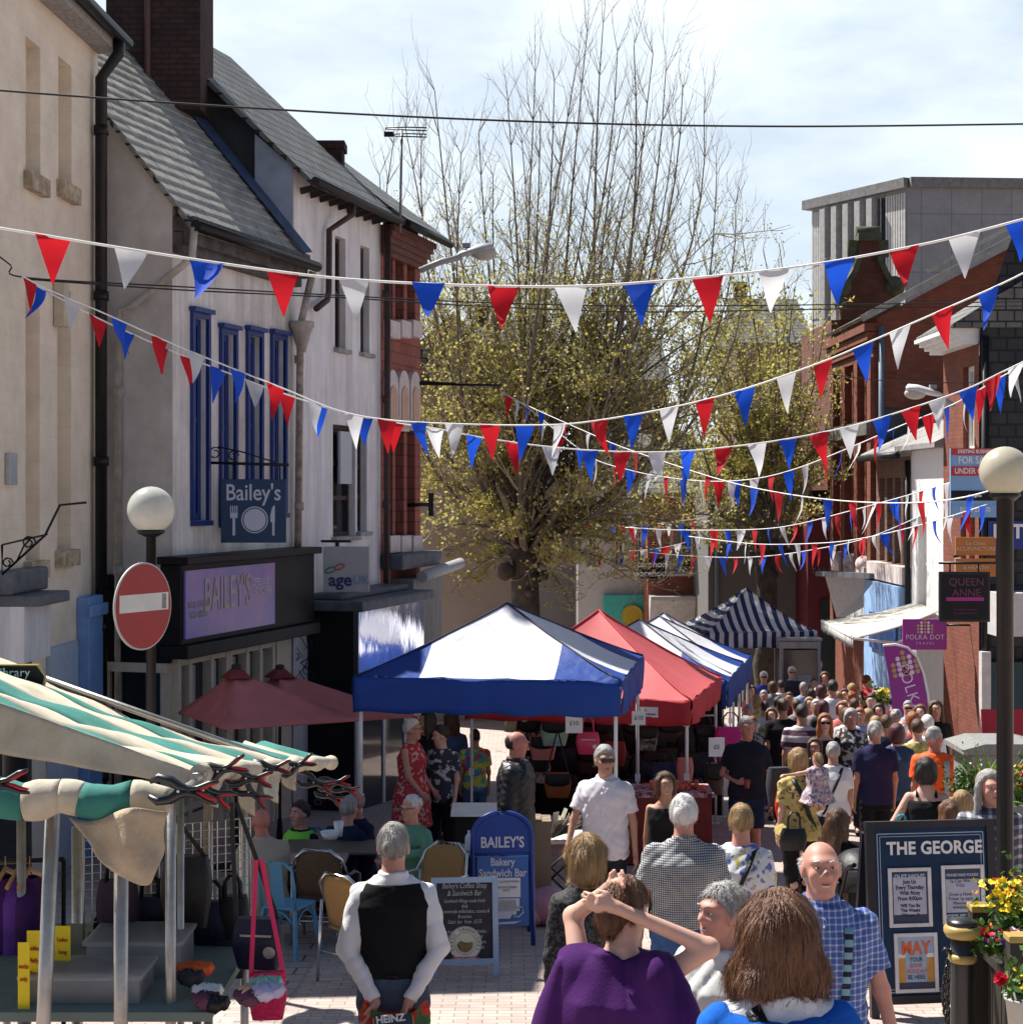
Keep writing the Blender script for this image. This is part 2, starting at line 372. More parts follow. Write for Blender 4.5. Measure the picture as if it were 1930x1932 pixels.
class Fac:
    """a vertical wall line on plan; s runs along it, z up, out towards the street"""
    def __init__(s, A, B, flip=False):
        s.A = V(A[0], A[1], 0); s.B = V(B[0], B[1], 0); s.L = (s.B-s.A).length
        s.u = (s.B-s.A)/s.L; s.n = V(s.u.y, -s.u.x, 0)
        if flip: s.n = -s.n
    def P(s, t, z, o=0.0): return s.A + s.u*t + s.n*o + V(0, 0, z)
    def uz(s, px, py, out=0.0):
        A = s.A + s.n*out; r = (px-CX)/F            # x = r*d on the sight line
        t = (r*A.y - A.x)/(s.u.x - r*s.u.y); d = A.y + t*s.u.y
        return t, ZD(py, d)
    def rect(s, p0, p1, q0, q1, out=0.0):         # px left/right, py top/bottom, heights read at the middle
        a, _ = s.uz(p0, q0, out); b, _ = s.uz(p1, q0, out); m = (p0+p1)/2
        _, z1 = s.uz(m, q0, out); _, z0 = s.uz(m, q1, out)
        return min(a, b), max(a, b), z0, z1
    def box(s, mb, t0, t1, z0, z1, o0, o1, mi=0):
        return mb.hexa([s.P(t0,z0,o0), s.P(t1,z0,o0), s.P(t1,z0,o1), s.P(t0,z0,o1), s.P(t0,z1,o0), s.P(t1,z1,o0), s.P(t1,z1,o1), s.P(t0,z1,o1)], mi)
    def wall(s, mb, t0, t1, z0, z1, holes, rev=.15, back=.3, mi=0, mir=None):
        """wall front with openings and their reveals"""
        mir = mi if mir is None else mir
        T = sorted(set([t0, t1]+[h[0] for h in holes]+[h[1] for h in holes])); T = [t for t in T if t0 <= t <= t1]
        Z = sorted(set([z0, z1]+[h[2] for h in holes]+[h[3] for h in holes])); Z = [z for z in Z if z0 <= z <= z1]
        for a, b in zip(T, T[1:]):
            for c, d in zip(Z, Z[1:]):
                m, k = (a+b)/2, (c+d)/2
                if any(h[0] < m < h[1] and h[2] < k < h[3] for h in holes): continue
                mb.add([s.P(a,c), s.P(b,c), s.P(b,d), s.P(a,d)], [(0,1,2,3)], mi)
        for h in holes:
            a, b, c, d = h[:4]; q = [(a,c), (b,c), (b,d), (a,d)]
            for (e, f), (g_, h_) in zip(q, q[1:]+q[:1]):
                mb.add([s.P(e,f), s.P(g_,h_), s.P(g_,h_,-rev), s.P(e,f,-rev)], [(0,1,2,3)], mir)
        return mb
    def window(s, h, parent, m_frame, m_glass, rev=.15, fw=.07, bars=(1, 1), sill=None, sw=.08, name='window', curtain=None, slim=.035):
        """frame with bars, a pane behind it and a sill, set in the opening h"""
        a, b, c, d = h[:4]; f = MB()
        o0, o1 = -rev-.03, -rev+.05
        s.box(f, a, a+fw, c, d, o0, o1); s.box(f, b-fw, b, c, d, o0, o1)
        s.box(f, a+fw, b-fw, c, c+fw, o0, o1); s.box(f, a+fw, b-fw, d-fw, d, o0, o1)
        nx, nz = bars
        for i in range(1, nx):
            x = a+fw+(b-a-2*fw)*i/nx; s.box(f, x-slim/2, x+slim/2, c+fw, d-fw, o0+.012, o1-.012)
        for i in range(1, nz):
            z = c+fw+(d-c-2*fw)*i/nz; s.box(f, a+fw, b-fw, z-slim, z+slim, o0+.006, o1-.006)
        w = f.build(name, m_frame, parent)
        p = MB(); p.add([s.P(a+.01,c+.01,-rev), s.P(b-.01,c+.01,-rev), s.P(b-.01,d-.01,-rev), s.P(a+.01,d-.01,-rev)], [(0,1,2,3)]); p.build('pane', m_glass, w)
        if curtain:
            k = MB(); n = 14
            k.grid([[s.P(a+.02+(b-a-.04)*i/n, z, -rev-.1+.025*sin(i*1.9)) for z in (c+(d-c)*curtain[0], c+(d-c)*curtain[1])] for i in range(n+1)])
            k.build('curtain', mat('net_curtain', (.45, .44, .42), .9, var=.1), w)
        if sill is not None:
            q = MB(); s.box(q, a-.06, b+.06, c-sw, c-.002, -rev+.052, .09); q.build('sill', sill, w)
        return w

def blind_back(f, h, mb, rev, mi=0):
    a, b, c, d = h[:4]; mb.add([f.P(a,c,-rev), f.P(b,c,-rev), f.P(b,d,-rev), f.P(a,d,-rev)], [(0,1,2,3)], mi)
def pipe(pts, r, name, m, parent, collars=()):
    mb = MB(); mb.tube(pts, r, 10)
    for c in collars: mb.lathe([(r*1.3, -.06), (r*1.3, .06)], 10, c)
    return mb.build(name, m, parent)

# ------------------------------------------------------------------ cream corner building, far left
m_cream_brick = brick_mat('cream_painted_brick', (.85, .735, .60), (.835, .72, .59), (.80, .69, .56), bw=.46, bh=.15, mw=.006, rough=.75, bump=.25, noise=.2, dirt=(.80, .79, .77))
m_stain = mat('weathered_render_sill', (.42, .34, .24), .9, var=.5, scale=8, bump=.3)
F1 = Fac((-5.47, 18.0), (-5.31, 22.0))
B1 = empty('corner_building', (-5.5, 18, G(18)), 'cream painted brick building with tall blind windows at the left edge', 'building')
zt1 = 8.42
H1 = [F1.rect(48, 76, 78, 330), F1.rect(110, 135, 115, 347), F1.rect(48, 75, 545, 1058), F1.rect(107, 134, 545, 1037)]
e1 = F1.uz(185, 75)[0]
w = MB(); z_l = F1.uz(60, 1150)[1]
F1.wall(w, 0, F1.L-.02, -3.6, zt1, H1, rev=.16)
for h in H1: blind_back(F1, h, w, .16)
w.hexa([F1.P(0,-3.6,-6), F1.P(F1.L-.02,-3.6,-6), F1.P(F1.L-.02,-3.6,-.3), F1.P(0,-3.6,-.3), F1.P(0,zt1,-6), F1.P(F1.L-.02,zt1,-6), F1.P(F1.L-.02,zt1,-.3), F1.P(0,zt1,-.3)])
w.build('wall', m_cream_brick, B1)
for h in H1:
    q = MB(); F1.box(q, h[0]-.07, h[1]+.07, h[2]-.2, h[2]-.002, -.14, .1); q.build('window_sill', m_stain, B1)
r = MB(); r.add([F1.P(-.2,zt1+.05,.35), F1.P(F1.L,zt1+.05,.35), F1.P(F1.L,zt1+1.3,-3.2), F1.P(-.2,zt1+1.3,-3.2), F1.P(-.2,zt1-.05,.33), F1.P(F1.L,zt1-.05,.33), F1.P(F1.L,zt1+1.1,-3.3), F1.P(-.2,zt1+1.1,-3.3)], [(0,1,2,3), (7,6,5,4), (0,4,5,1), (1,5,6,2), (3,7,4,0)])
rf = r.build('roof', m_slate, B1)
gt = MB(); gt.tube([F1.P(-.2,zt1,.38), F1.P(F1.L+.02,zt1-.04,.38)], .075, 10); gt.build('gutter', m_metal_black, B1)
fs = MB(); F1.box(fs, 0, F1.L-.02, zt1-.18, zt1-.06, .002, .28); fs.build('soffit', mat('weathered_soffit', (.30, .29, .28), .7, var=.4, scale=20), B1)
t_p = F1.uz(188, 600, .1)[0]
pipe([F1.P(t_p, zt1-.02, .36), F1.P(t_p, zt1-.25, .34), F1.P(t_p, zt1-.55, .12), F1.P(t_p, -2.4, .12)], .075, 'drainpipe', m_metal_black, B1, [F1.P(t_p, z, .12) for z in (7.2, 5.1, 3.0, .9, -1.0)])
# ledge and shop fascia below
lg = MB(); a, b, z0, z1 = F1.rect(-60, 112, 1128, 1150, .3); zl = F1.uz(60, 1138, .3)[1]
F1.box(lg, 0.1, F1.uz(116, 1130, .4)[0], zl-.02, zl+.1, .002, .5); lg.build('ledge', m_lead, B1, bevel=.02)
lg = MB(); F1.box(lg, .1, F1.uz(92, 1100, .2)[0], zl+.1, zl+.36, .002, .2); lg.build('lead_flashing', m_lead, B1, bevel=.03)
fx = MB(); F1.box(fx, .1, F1.uz(92, 1190, .3)[0], zl-.62, zl-.02, .002, .32); fx.build('fascia', mat('white_shop_fascia', (.62, .62, .64), .3, var=.15, scale=15, stretch=(1, 1, .1)), B1)
pl = MB(); ta, tb = F1.uz(152, 1200, .05)[0], F1.uz(182, 1200, .05)[0]
F1.box(pl, ta, tb, -3.6, zl-.1, .002, .16); F1.box(pl, ta-.05, tb+.02, zl-.35, zl-.2, .16, .2)
pl.build('pilaster', mat('sky_blue_paint', (.18, .33, .62), .5, var=.15, scale=5), B1, bevel=.01)
sh = MB(); F1.box(sh, .2, F1.uz(60, 1300, .05)[0], -3.4, zl-.62, .004, .05); sh.build('shop_window', m_glass_dark, B1)
dr = MB(); F1.box(dr, F1.uz(95, 1300, .05)[0], F1.uz(146, 1300, .05)[0], -3.6, zl-.62, .004, .06); dr.build('side_door', mat('pale_blue_door', (.40, .47, .58), .5, var=.1), B1)
vt = MB(); q = F1.uz(14, 885)[0]; zz = F1.uz(14, 885)[1]; F1.box(vt, q-.09, q+.17, zz-.17, zz+.17, .002, .06); vt.build('junction_box', mat('grey_vent_plastic', (.38, .40, .42), .5), B1, bevel=.01)
vt = MB(); q, zz = F1.uz(105, 575); F1.box(vt, q-.1, q+.1, zz-.26, zz+.26, .002, .14); vt.build('alarm_box', mat('beige_alarm_plastic', (.52, .45, .34), .5), B1, bevel=.015)
# ------------------------------------------------------------------ gabled render house with the cafe
m_render = mat('grey_white_render', (.74, .70, .68), .9, var=.16, scale=1.6, bump=.25, bscale=70, streak=.28)
m_gable = mat('stained_grey_render', (.64, .60, .58), .95, var=0, bump=.6, bscale=60, col2=(.40, .375, .36), scale=1.1, pos=(.42, .72))
m_blue = mat('royal_blue_gloss', (.008, .030, .18), .35, var=.2, scale=9, spec=.5)
A2 = (-.198*22, 22.0); u2 = V(.28, .96, 0).normalized(); L2 = 3.86
F2 = Fac(A2, (A2[0]+u2.x*L2, A2[1]+u2.y*L2))
B2 = empty('cafe_building', (A2[0]-.5, 23.5, G(23.5)), 'narrow grey rendered cafe house with four blue windows and a slate roof', 'building')
ze2 = 6.30; pitch2 = 1.22; dep2 = 5.4
H2 = [F2.rect(363, 388, 600, 982), F2.rect(417, 440, 630, 985), F2.rect(467, 489, 634, 972), F2.rect(513, 534, 640, 968)]
z_f2 = F2.uz(340, 1062)[1]                        # top of the shop fascia
w = MB(); F2.wall(w, 0, L2, z_f2-.3, ze2, H2, rev=.12); w.build('front_wall', m_render, B2)
gw = MB(); rz = ze2+pitch2*dep2/2
def gab(o): return F2.P(0, 0, o)
gp = [(0, -3.2), (0, ze2), (-dep2/2, rz), (-dep2, ze2), (-dep2, -3.2)]
for tt in (0, L2):
    gw.add([F2.P(tt, z, o) for o, z in gp], [(0,1,2,3,4)], 0)
gw.add([F2.P(0,-3.2,-dep2), F2.P(L2,-3.2,-dep2), F2.P(L2,ze2,-dep2), F2.P(0,ze2,-dep2)], [(0,1,2,3)])
gw.build('gable_wall', m_gable, B2)
for h in H2:
    wd = F2.window(h, B2, m_blue, m_glass_dark, rev=.12, fw=.095, bars=(1, 2), sill=m_blue, sw=.07)
    q = MB(); a, b, c, d = h                       # raised outer architrave
    F2.box(q, a-.07, a, c, d+.07, .002, .05); F2.box(q, b, b+.07, c, d+.07, .002, .05); F2.box(q, a, b, d, d+.07, .002, .05); F2.box(q, a-.1, b+.1, d+.07, d+.13, .002, .1)
    q.build('architrave', m_blue, wd)
rf = MB(); ov = .34                               # slate roof as a slab over both slopes
zo = ze2-ov*pitch2+.12
def slab(mb, t0, t1, o0, z0, o1, z1, th):
    mb.hexa([F2.P(t0,z0-th,o0), F2.P(t1,z0-th,o0), F2.P(t1,z1-th,o1), F2.P(t0,z1-th,o1), F2.P(t0,z0,o0), F2.P(t1,z0,o0), F2.P(t1,z1,o1), F2.P(t0,z1,o1)])
slab(rf, -.1, L2-.02, ov, zo, -dep2/2, rz+.12, .08); slab(rf, -.1, L2-.02, -dep2-ov, zo, -dep2/2, rz+.12, .08)
m_slate2 = brick_mat('grey_slate_courses', (.27, .26, .235), (.37, .36, .325), (.02, .02, .02), bw=.42, bh=.17, mw=.018, rough=.55, bump=1.2, noise=.45)
rf.build('roof', m_slate2, B2)
sl = MB()                                         # proud slate course edges, a few of them slipped
for k in range(1, 22):
    f0 = k/22; o = ov+(-dep2/2-ov)*f0; z = zo+(rz+.12-zo)*f0
    for j in range(10):
        t0 = -.1+(L2+.08)*j/10; wd_ = (L2+.08)/10-.012
        sl_ = rnd.uniform(.0, .012); th = .006+sl_
        a, b_, e = z-.023, z+.147, rnd.uniform(-.006, .006)
        sl.hexa([F2.P(t0,a,o+.02), F2.P(t0+wd_,a+e,o+.02), F2.P(t0+wd_,b_,o-.12), F2.P(t0,b_,o-.12), F2.P(t0,a+th+.016,o+.026), F2.P(t0+wd_,a+th+.016+e,o+.026), F2.P(t0+wd_,b_+.004,o-.12), F2.P(t0,b_+.004,o-.12)])
sl.build('slates', mat('loose_grey_slate', (.31, .30, .27), .55, var=.35, scale=4, bump=.3), B2)
co = MB()                                         # moulded cornice and gutter
for o0, o1, z0, z1 in ((.002, .16, -.62, -.34), (.16, .26, -.5, -.3), (.002, .3, -.34, -.14)): F2.box(co, -.02, L2-.04, ze2+z0, ze2+z1, o0, o1)
co.build('cornice', mat('sooty_cornice', (.085, .078, .075), .7, var=.6, scale=5, bump=.5), B2, bevel=.02)
gt = MB(); gt.tube([F2.P(-.14, zo+.0, ov+.06), F2.P(L2-.02, zo-.03, ov+.06)], .075, 10); gt.build('gutter', m_metal_black, B2)
pipe([F2.P(-.1, zo-.02, ov+.02), F2.P(-.08, zo-.4, ov-.02), F2.P(-.1, zo-.62, .02), F2.P(-.1, zo-.98, -.5), F2.P(-.1, zo-1.05, -.72), F2.P(-.1, -2.2, -.72)], .05, 'drainpipe', mat('cream_drainpipe', (.40, .37, .33), .5, var=.3), B2, [F2.P(-.1, z, -.72) for z in (3.9, 1.6, -.6)])
pipe([F2.P(L2-.06, zo-.1, ov), F2.P(L2-.06, zo-.9, .14), F2.P(L2-.06, z_f2+.1, .1)], .055, 'rusty_downpipe', mat('rust_streaked_pipe', (.36, .30, .26), .7, var=.5, scale=7, bump=.3), B2, [F2.P(L2-.06, z, .12) for z in (4.6, 2.4)])
hp = MB(); hp.lathe([(.06, -.3), (.16, .05), (.19, .08), (.19, .16)], 8, F2.P(L2-.06, zo-1.0, .16)); hp.build('rainwater_hopper', mat('cream_drainpipe', (.4, .37, .33)), B2)
# big chimney stack on the party wall
m_oldbrick = brick_mat('sooty_red_brick', (.095, .042, .034), (.065, .032, .028), (.035, .03, .028), bw=.24, bh=.085, mw=.014, rough=.9, bump=.7, noise=.5)
ch = MB(); x0, x1, y0, y1 = XD(200, 25.4), XD(378, 25.4), 25.4, 26.5
ch.box(((x0+x1)/2, (y0+y1)/2, 10.4), (x1-x0, y1-y0, 4.2)); ch.box(((x0+x1)/2, (y0+y1)/2, 12.6), (x1-x0+.14, y1-y0+.14, .3)); chim = ch.build('chimney', m_oldbrick, B2)
for i in range(3):
    q = MB(); q.lathe([(.15, 12.7), (.13, 13.3), (.16, 13.35), (.16, 13.45)], 12, (x0+.35+.5*i, 26, 0)); q.build('chimney_pot', mat('terracotta_pot', (.35, .14, .08), .8), chim)
q = MB(); q.tube([(x0+.62, 25.36, 12.2), (x0+.62, 25.36, 8.1)], .05, 8); q.build('soil_pipe', mat('brown_pipe', (.10, .055, .05), .6), chim)
fl = MB(); m_bluelead = mat('blue_grey_lead_flashing', (.055, .085, .16), .5, var=.3, scale=4, bump=.2)
F2.box(fl, L2-.02, L2+.1, 8.0, 8.05, -.1, .1)
fl = MB(); t0 = L2-.35                            # stepped lead strip beside the party wall
fl.add([F2.P(t0, zo+.14, ov-.02), F2.P(L2-.03, zo+.2, ov-.02), F2.P(L2-.03, rz+.22, -dep2/2), F2.P(t0, rz+.15, -dep2/2)], [(0,1,2,3)])
fl.build('lead_flashing', m_bluelead, B2, solid=.01)
# shop front
m_blackpaint = mat('black_shop_paint', (.009, .009, .012), .5, var=.3, scale=6, spec=.2)
z_b2 = F2.uz(340, 1212, .3)[1]; z_s2 = F2.uz(340, 1232, .3)[1]
fa = MB(); F2.box(fa, -.34, L2+.1, z_b2-.05, z_f2, -.0, .30); F2.box(fa, -.40, L2+.12, z_f2, z_f2+.1, -.02, .42); F2.box(fa, -.36, L2+.1, z_b2-.22, z_b2-.05, .0, .40)
fa.hexa([F2.P(-.06,z_b2-.3,-1.05), F2.P(.0,z_b2-.3,-1.05), F2.P(.0,z_b2-.3,0), F2.P(-.06,z_b2-.3,0), F2.P(-.06,z_f2-.15,-1.05), F2.P(.0,z_f2-.15,-1.05), F2.P(.0,z_f2-.15,0), F2.P(-.06,z_f2-.15,0)])
fascia = fa.build('fascia', m_blackpaint, B2, bevel=.015)
pn = MB(); pa, pb = F2.uz(338, 1130, .32)[0], F2.uz(512, 1130, .32)[0]
F2.box(pn, max(pa, -.28), pb+.1, z_b2+.03, z_f2-.08, .302, .33)
panel = pn.build('sign_panel', mat('glossy_blue_sign_panel', (.10, .13, .48), .3, var=0, spec=.5, col2=(.46, .20, .42), scale=.8, pos=(.35, .7)), B2)
m_gilt = mat('faded_gilt_letters', (.42, .36, .30), .4, var=.2, spec=.5)
pc = (max(pa, -.28)+pb)/2
text_on('lettering', "BAILEY'S", .62, F2.P(pc-.1, (z_b2+z_f2)/2+.05, .336), F2.u, V(0,0,1), m_gilt, panel, bold=.004, squash=.62)
text_on('small_lettering', "COFFEE SHOP\n& SANDWICH BAR", .13, F2.P(pb-.42, (z_b2+z_f2)/2+.1, .336), F2.u, V(0,0,1), mat('white_letters', (.75, .75, .76), .5, var=0), panel, squash=.7)
text_on('small_lettering', "TEA & COFFEE\nTAKE AWAY", .13, F2.P(max(pa, -.28)+.35, (z_b2+z_f2)/2-.1, .336), F2.u, V(0,0,1), m_gilt, panel, squash=.7)
sf = MB(); zg = -3.2
def jamb(mb, t, w_=.09, o=.0, z1=None): F2.box(mb, t, t+w_, zg, z1 or z_b2-.22, o-.05, o+.08)
for t in (.0, .32, .95, 1.42, 1.52, 2.05, 2.5, 2.94): jamb(sf, t)
F2.box(sf, 3.05, L2-.3, zg, z_b2-.22, -.05, .1)
for z in (z_b2-.35, -1.55): F2.box(sf, .09, 3.05, z, z+.1, -.04, .07)
F2.box(sf, .09, 3.05, zg, -1.6, -.06, .05)
sfm = sf.build('shopfront_frame', m_cream_paint, B2)
pn = MB(); F2.box(pn, .02, 3.05, zg, z_b2-.25, -.1, -.052); pn.build('shop_glass', glass_mat('shop_glass', (.04, .04, .045), .04), sfm)
for t in (.48, 1.1, 1.7, 2.2, 2.7):
    k = MB(); k.grid([[F2.P(t+.035*i, z, -.045+.012*sin(i*2.2)) for z in (-1.5, z_b2-.4)] for i in range(8)]); k.build('curtain_strip', mat('pale_blind', (.42, .38, .33), .9), sfm)
sd = MB()                                         # display window on the return facing the camera
def R2(o, z, out): return F2.P(-out, z, o)
def rbox(mb, o0, o1, z0, z1, q0, q1): mb.hexa([R2(o0,z0,q0), R2(o1,z0,q0), R2(o1,z0,q1), R2(o0,z0,q1), R2(o0,z1,q0), R2(o1,z1,q0), R2(o1,z1,q1), R2(o0,z1,q1)])
rbox(sd, -.12, .0, zg, z_b2-.3, 0, .1); rbox(sd, -.95, -.85, zg, z_b2-.3, 0, .1); rbox(sd, -.95, 0, z_b2-.42, z_b2-.3, .1, .16); rbox(sd, -.85, -.12, zg, -1.6, 0, .08)
sdm = sd.build('display_frame', m_cream_paint, B2)
q = MB(); rbox(q, -.85, -.12, -1.6, z_b2-.42, .002, .03); q.build('display_glass', m_glass_dark, sdm)
q = MB(); rbox(q, -1.05, .02, z_b2-.3, z_b2+.62, .06, .12); q.build('return_fascia', m_blackpaint, B2)
q = MB()
for i in range(3): q.lathe([(.05, -1.5), (.055, -1.3), (.03, -1.24), (.03, -1.2)], 10, R2(-.7+.15*i, 0, .09))
q.build('display_bottle', mat('orange_bottle', (.55, .22, .02), .3, var=.3), sdm)

# ------------------------------------------------------------------ white charity shop building
m_whiterender = mat('white_painted_render', (.80, .77, .78), .85, var=.1, scale=1.4, bump=.2, bscale=30, streak=.22)
A3 = F2.B; F3 = Fac((A3.x, A3.y), (XD(718, 29.3), 29.3))
B3 = empty('charity_shop_building', (A3.x-.5, 27.5, G(27.5)), 'tall white rendered building with narrow brown windows and a silver fascia', 'building')
ze3 = 7.48; dep3 = 5.6; pt3 = .95; L3 = F3.L
H3 = [F3.rect(632, 652, 447, 658), F3.rect(680, 697, 465, 666), F3.rect(628, 670, 802, 1012), F3.rect(674, 692, 815, 1003)]
z_l3 = F3.uz(640, 1128)[1]
w = MB(); F3.wall(w, 0, L3, -3.6, ze3, H3, rev=.16); w.build('wall', m_whiterender, B3)
gp = [(0, -3.6), (0, ze3), (-dep3/2, ze3+pt3*dep3/2), (-dep3, ze3), (-dep3, -3.6)]
gw = MB()
for tt in (0.01, L3-.01): gw.add([F3.P(tt, z, o) for o, z in gp], [(0,1,2,3,4)])
gw.build('gable_wall', mat('black_tarred_gable', (.028, .028, .03), .8, var=.5, scale=2, bump=.3), B3)
gc = MB(); gc.add([F3.P(-.012, 6.0, -.0), F3.P(-.012, ze3+.02, 0), F3.P(-.012, ze3+.55, -.62), F3.P(-.012, 6.0, -.62)], [(0,1,2,3)]); gc.build('painted_quoin', mat('pale_blue_grey_render', (.36, .40, .47), .9, var=.2, scale=2), B3, solid=.012)
rf = MB(); ov3 = .35; zo3 = ze3-ov3*pt3+.12; rz3 = ze3+pt3*dep3/2+.12
for o0 in (ov3, -dep3-ov3):
    rf.hexa([F3.P(-.12,zo3-.09,o0), F3.P(L3,zo3-.09,o0), F3.P(L3,rz3-.09,-dep3/2), F3.P(-.12,rz3-.09,-dep3/2), F3.P(-.12,zo3,o0), F3.P(L3,zo3,o0), F3.P(L3,rz3,-dep3/2), F3.P(-.12,rz3,-dep3/2)])
rf.build('roof', m_slate, B3)
gt = MB(); gt.tube([F3.P(-.12, zo3-.02, ov3+.05), F3.P(L3, zo3-.05, ov3+.05)], .07, 8)
for i in range(9): gt.bar(F3.P(.2+.38*i, zo3-.1, .03), F3.P(.2+.38*i, zo3-.04, ov3), .03, .1)
gt.build('gutter', mat('black_iron_gutter', (.03, .026, .026), .6), B3)
m_brownwin = mat('dark_brown_window', (.055, .030, .028), .5, var=.2)
for i, h in enumerate(H3):
    F3.window(h, B3, m_brownwin, m_glass_dark, rev=.16, fw=.07, bars=(1, 2 if i < 2 else 3), sill=mat('stone_sill', (.34, .32, .31), .9, var=.3), sw=.07)
cs = MB(); h = H3[2]; F3.box(cs, h[0]+.35, h[0]+.85 if h[1]-h[0] > .9 else h[1]-.05, h[2]+.85, h[3]-.1, -.05, -.01); cs.build('open_casement', mat('white_frosted_casement', (.55, .58, .62), .35, var=.05), B3)
m_brownpipe = mat('brown_drainpipe', (.06, .032, .028), .5, var=.3)
t_ = F3.uz(645, 400, .2)[0]
pipe([F3.P(t_+.1, zo3-.05, ov3), F3.P(t_+.1, zo3-.25, ov3), F3.P(t_-.28, zo3-.55, .1), F3.P(t_-.3, zo3-1.5, .1), F3.P(t_-.36, zo3-1.65, .1), F3.P(t_-.95, zo3-1.85, .16)], .05, 'drainpipe', m_brownpipe, B3)
t_ = F3.L-.05
pipe([F3.P(t_, zo3-.1, .15), F3.P(t_, -.9, .12)], .055, 'downpipe', m_brownpipe, B3, [F3.P(t_, z, .12) for z in (6, 4.2, 2.4, .5)])
# chimney far end
ch = MB(); x0, x1 = XD(602, 29.5), XD(646, 29.5); ch.box(((x0+x1)/2, 29.7, 7.9), (x1-x0, .45, 1.5)); ch.box(((x0+x1)/2, 29.7, 8.6), (x1-x0+.08, .53, .14)); ch.build('chimney', m_oldbrick, B3)
sf = MB(); ts = .55                               # projecting shop front
z_b3 = F3.uz(700, 1272, .85)[1]
F3.box(sf, ts, L3+.0, -3.8, z_l3-.12, .0, .75); sf.build('shopfront', m_blackpaint, B3)
lg = MB(); F3.box(lg, ts-.12, L3+.1, z_l3-.12, z_l3+.04, -.0, .95); F3.box(lg, ts+.05, L3-.1, z_l3+.04, z_l3+.14, .002, .55); lg.build('lead_roof', m_lead, B3, bevel=.03)
m_silver = mat('rippled_silver_fascia', (.62, .63, .72), .08, var=0, metal=.85, bump=.5, bscale=2.2, stretch=(1, 1, .35))
fp = MB(); F3.box(fp, ts+.1, L3-.05, z_b3, z_l3-.14, .752, .80); fp.build('fascia_panel', m_silver, B3)
sg = MB()
for t in (ts+.05, ts+1.2, ts+2.2): F3.box(sg, t, t+.1, -3.8, z_b3-.02, .752, .79)
sg.build('window_post', mat('white_upvc', (.62, .62, .66), .4), B3)
sg = MB(); F3.box(sg, ts+.16, L3-.06, -2.6, z_b3-.05, .753, .77); sg.build('shop_glass', m_glass_dark, B3)
text_on('window_lettering', 'gifts', .34, F3.P(ts-.012, -2.0, .38), -F3.n*-1, V(0,0,1), mat('dim_grey_letters', (.12, .12, .13), .6, var=0), B3)
# cables on the corner
cb = MB()
for k in range(10):
    a = F3.P(.12+rnd.uniform(0, .4), z_l3+rnd.uniform(-.5, .6), .05)
    cb.tube([a+V(rnd.uniform(-.25, .25), rnd.uniform(-.1, .1), -.22*i+.1*rnd.random()) for i in range(7)], .008, 5)
cb.build('loose_cables', m_cable, B3)

# ------------------------------------------------------------------ narrow red brick building with arched windows
m_pinkbrick = brick_mat('pinkish_red_brick', (.35, .115, .085), (.29, .09, .068), (.17, .065, .05), bw=.42, bh=.2, mw=.012, rough=.85, bump=.4, noise=.25)
F4 = Fac((F3.B.x, F3.B.y), (XD(793, 31.5), 31.5)); L4 = F4.L
B4 = empty('brick_bank_building', (F4.A.x-.4, 30.4, G(30.4)), 'narrow red brick building with arched white window heads beyond the white building', 'building')
ze4 = 7.2; H4 = []
cols = [(724, 741), (746, 762), (768, 783)]
for a, b in cols: H4.append(F4.rect(a, b, 475, 605))
for a, b in cols: H4.append(F4.rect(a, b, 760, 1010))
w = MB(); F4.wall(w, 0, L4, -4, ze4, H4, rev=.2)
w.hexa([F4.P(0,-4,-5), F4.P(L4,-4,-5), F4.P(L4,-4,-.4), F4.P(0,-4,-.4), F4.P(0,ze4,-5), F4.P(L4,ze4,-5), F4.P(L4,ze4,-.4), F4.P(0,ze4,-.4)])
w.add([F4.P(L4,-4,-.4), F4.P(L4,-4,0), F4.P(L4,ze4,0), F4.P(L4,ze4,-.4)], [(0,1,2,3)]); w.build('wall', m_pinkbrick, B4)
m_stone = mat('pinkish_white_stone', (.60, .52, .50), .8, var=.12)
for i, h in enumerate(H4):
    F4.window(h, B4, m_brownwin, m_glass_dark, rev=.2, fw=.05, bars=(1, 2), sill=None)
    q = MB(); F4.box(q, h[0]-.03, h[1]+.03, h[2]-.3, h[2]-.002, -.1, .14); q.build('sill_block', m_stone, B4, bevel=.015)
    if i >= 3:
        a, b, c, d = h; m = (a+b)/2; rr = (b-a)/2+.05; q = MB()
        pts = [(-rr, -.5), (rr, -.5)]+[(rr*cos(k*pi/12), .28+rr*1.0*sin(k*pi/12)) for k in range(13)]
        q.prism(pts, F4.P(m, d, .002), F4.u, V(0,0,1), F4.n*.09); q.build('arched_head', m_stone, B4)
        q = MB(); r2 = rr-.1
        q.prism([(-r2, -.45), (r2, -.45)]+[(r2*cos(k*pi/10), .1+r2*sin(k*pi/10)) for k in range(11)], F4.P(m, d, .092), F4.u, V(0,0,1), F4.n*.02); q.build('arch_panel', mat('peach_panel', (.55, .36, .26), .8), B4)
    else:
        q = MB(); F4.box(q, h[0]-.05, h[1]+.05, h[3], h[3]+.14, .002, .08); F4.box(q, h[0]-.02, h[1]+.02, h[3]+.25, h[3]+.6, .002, .06); q.build('lintel', mat('blue_engineering_brick', (.06, .065, .08), .7), B4)
q = MB()
for k in range(5): F4.box(q, 0, L4+.05*k, ze4-.5+.1*k, ze4-.4+.1*k, .002, .06+.05*k)
q.build('corbelled_eaves', mat('eaves_brick', (.14, .06, .05), .8, var=.3), B4)
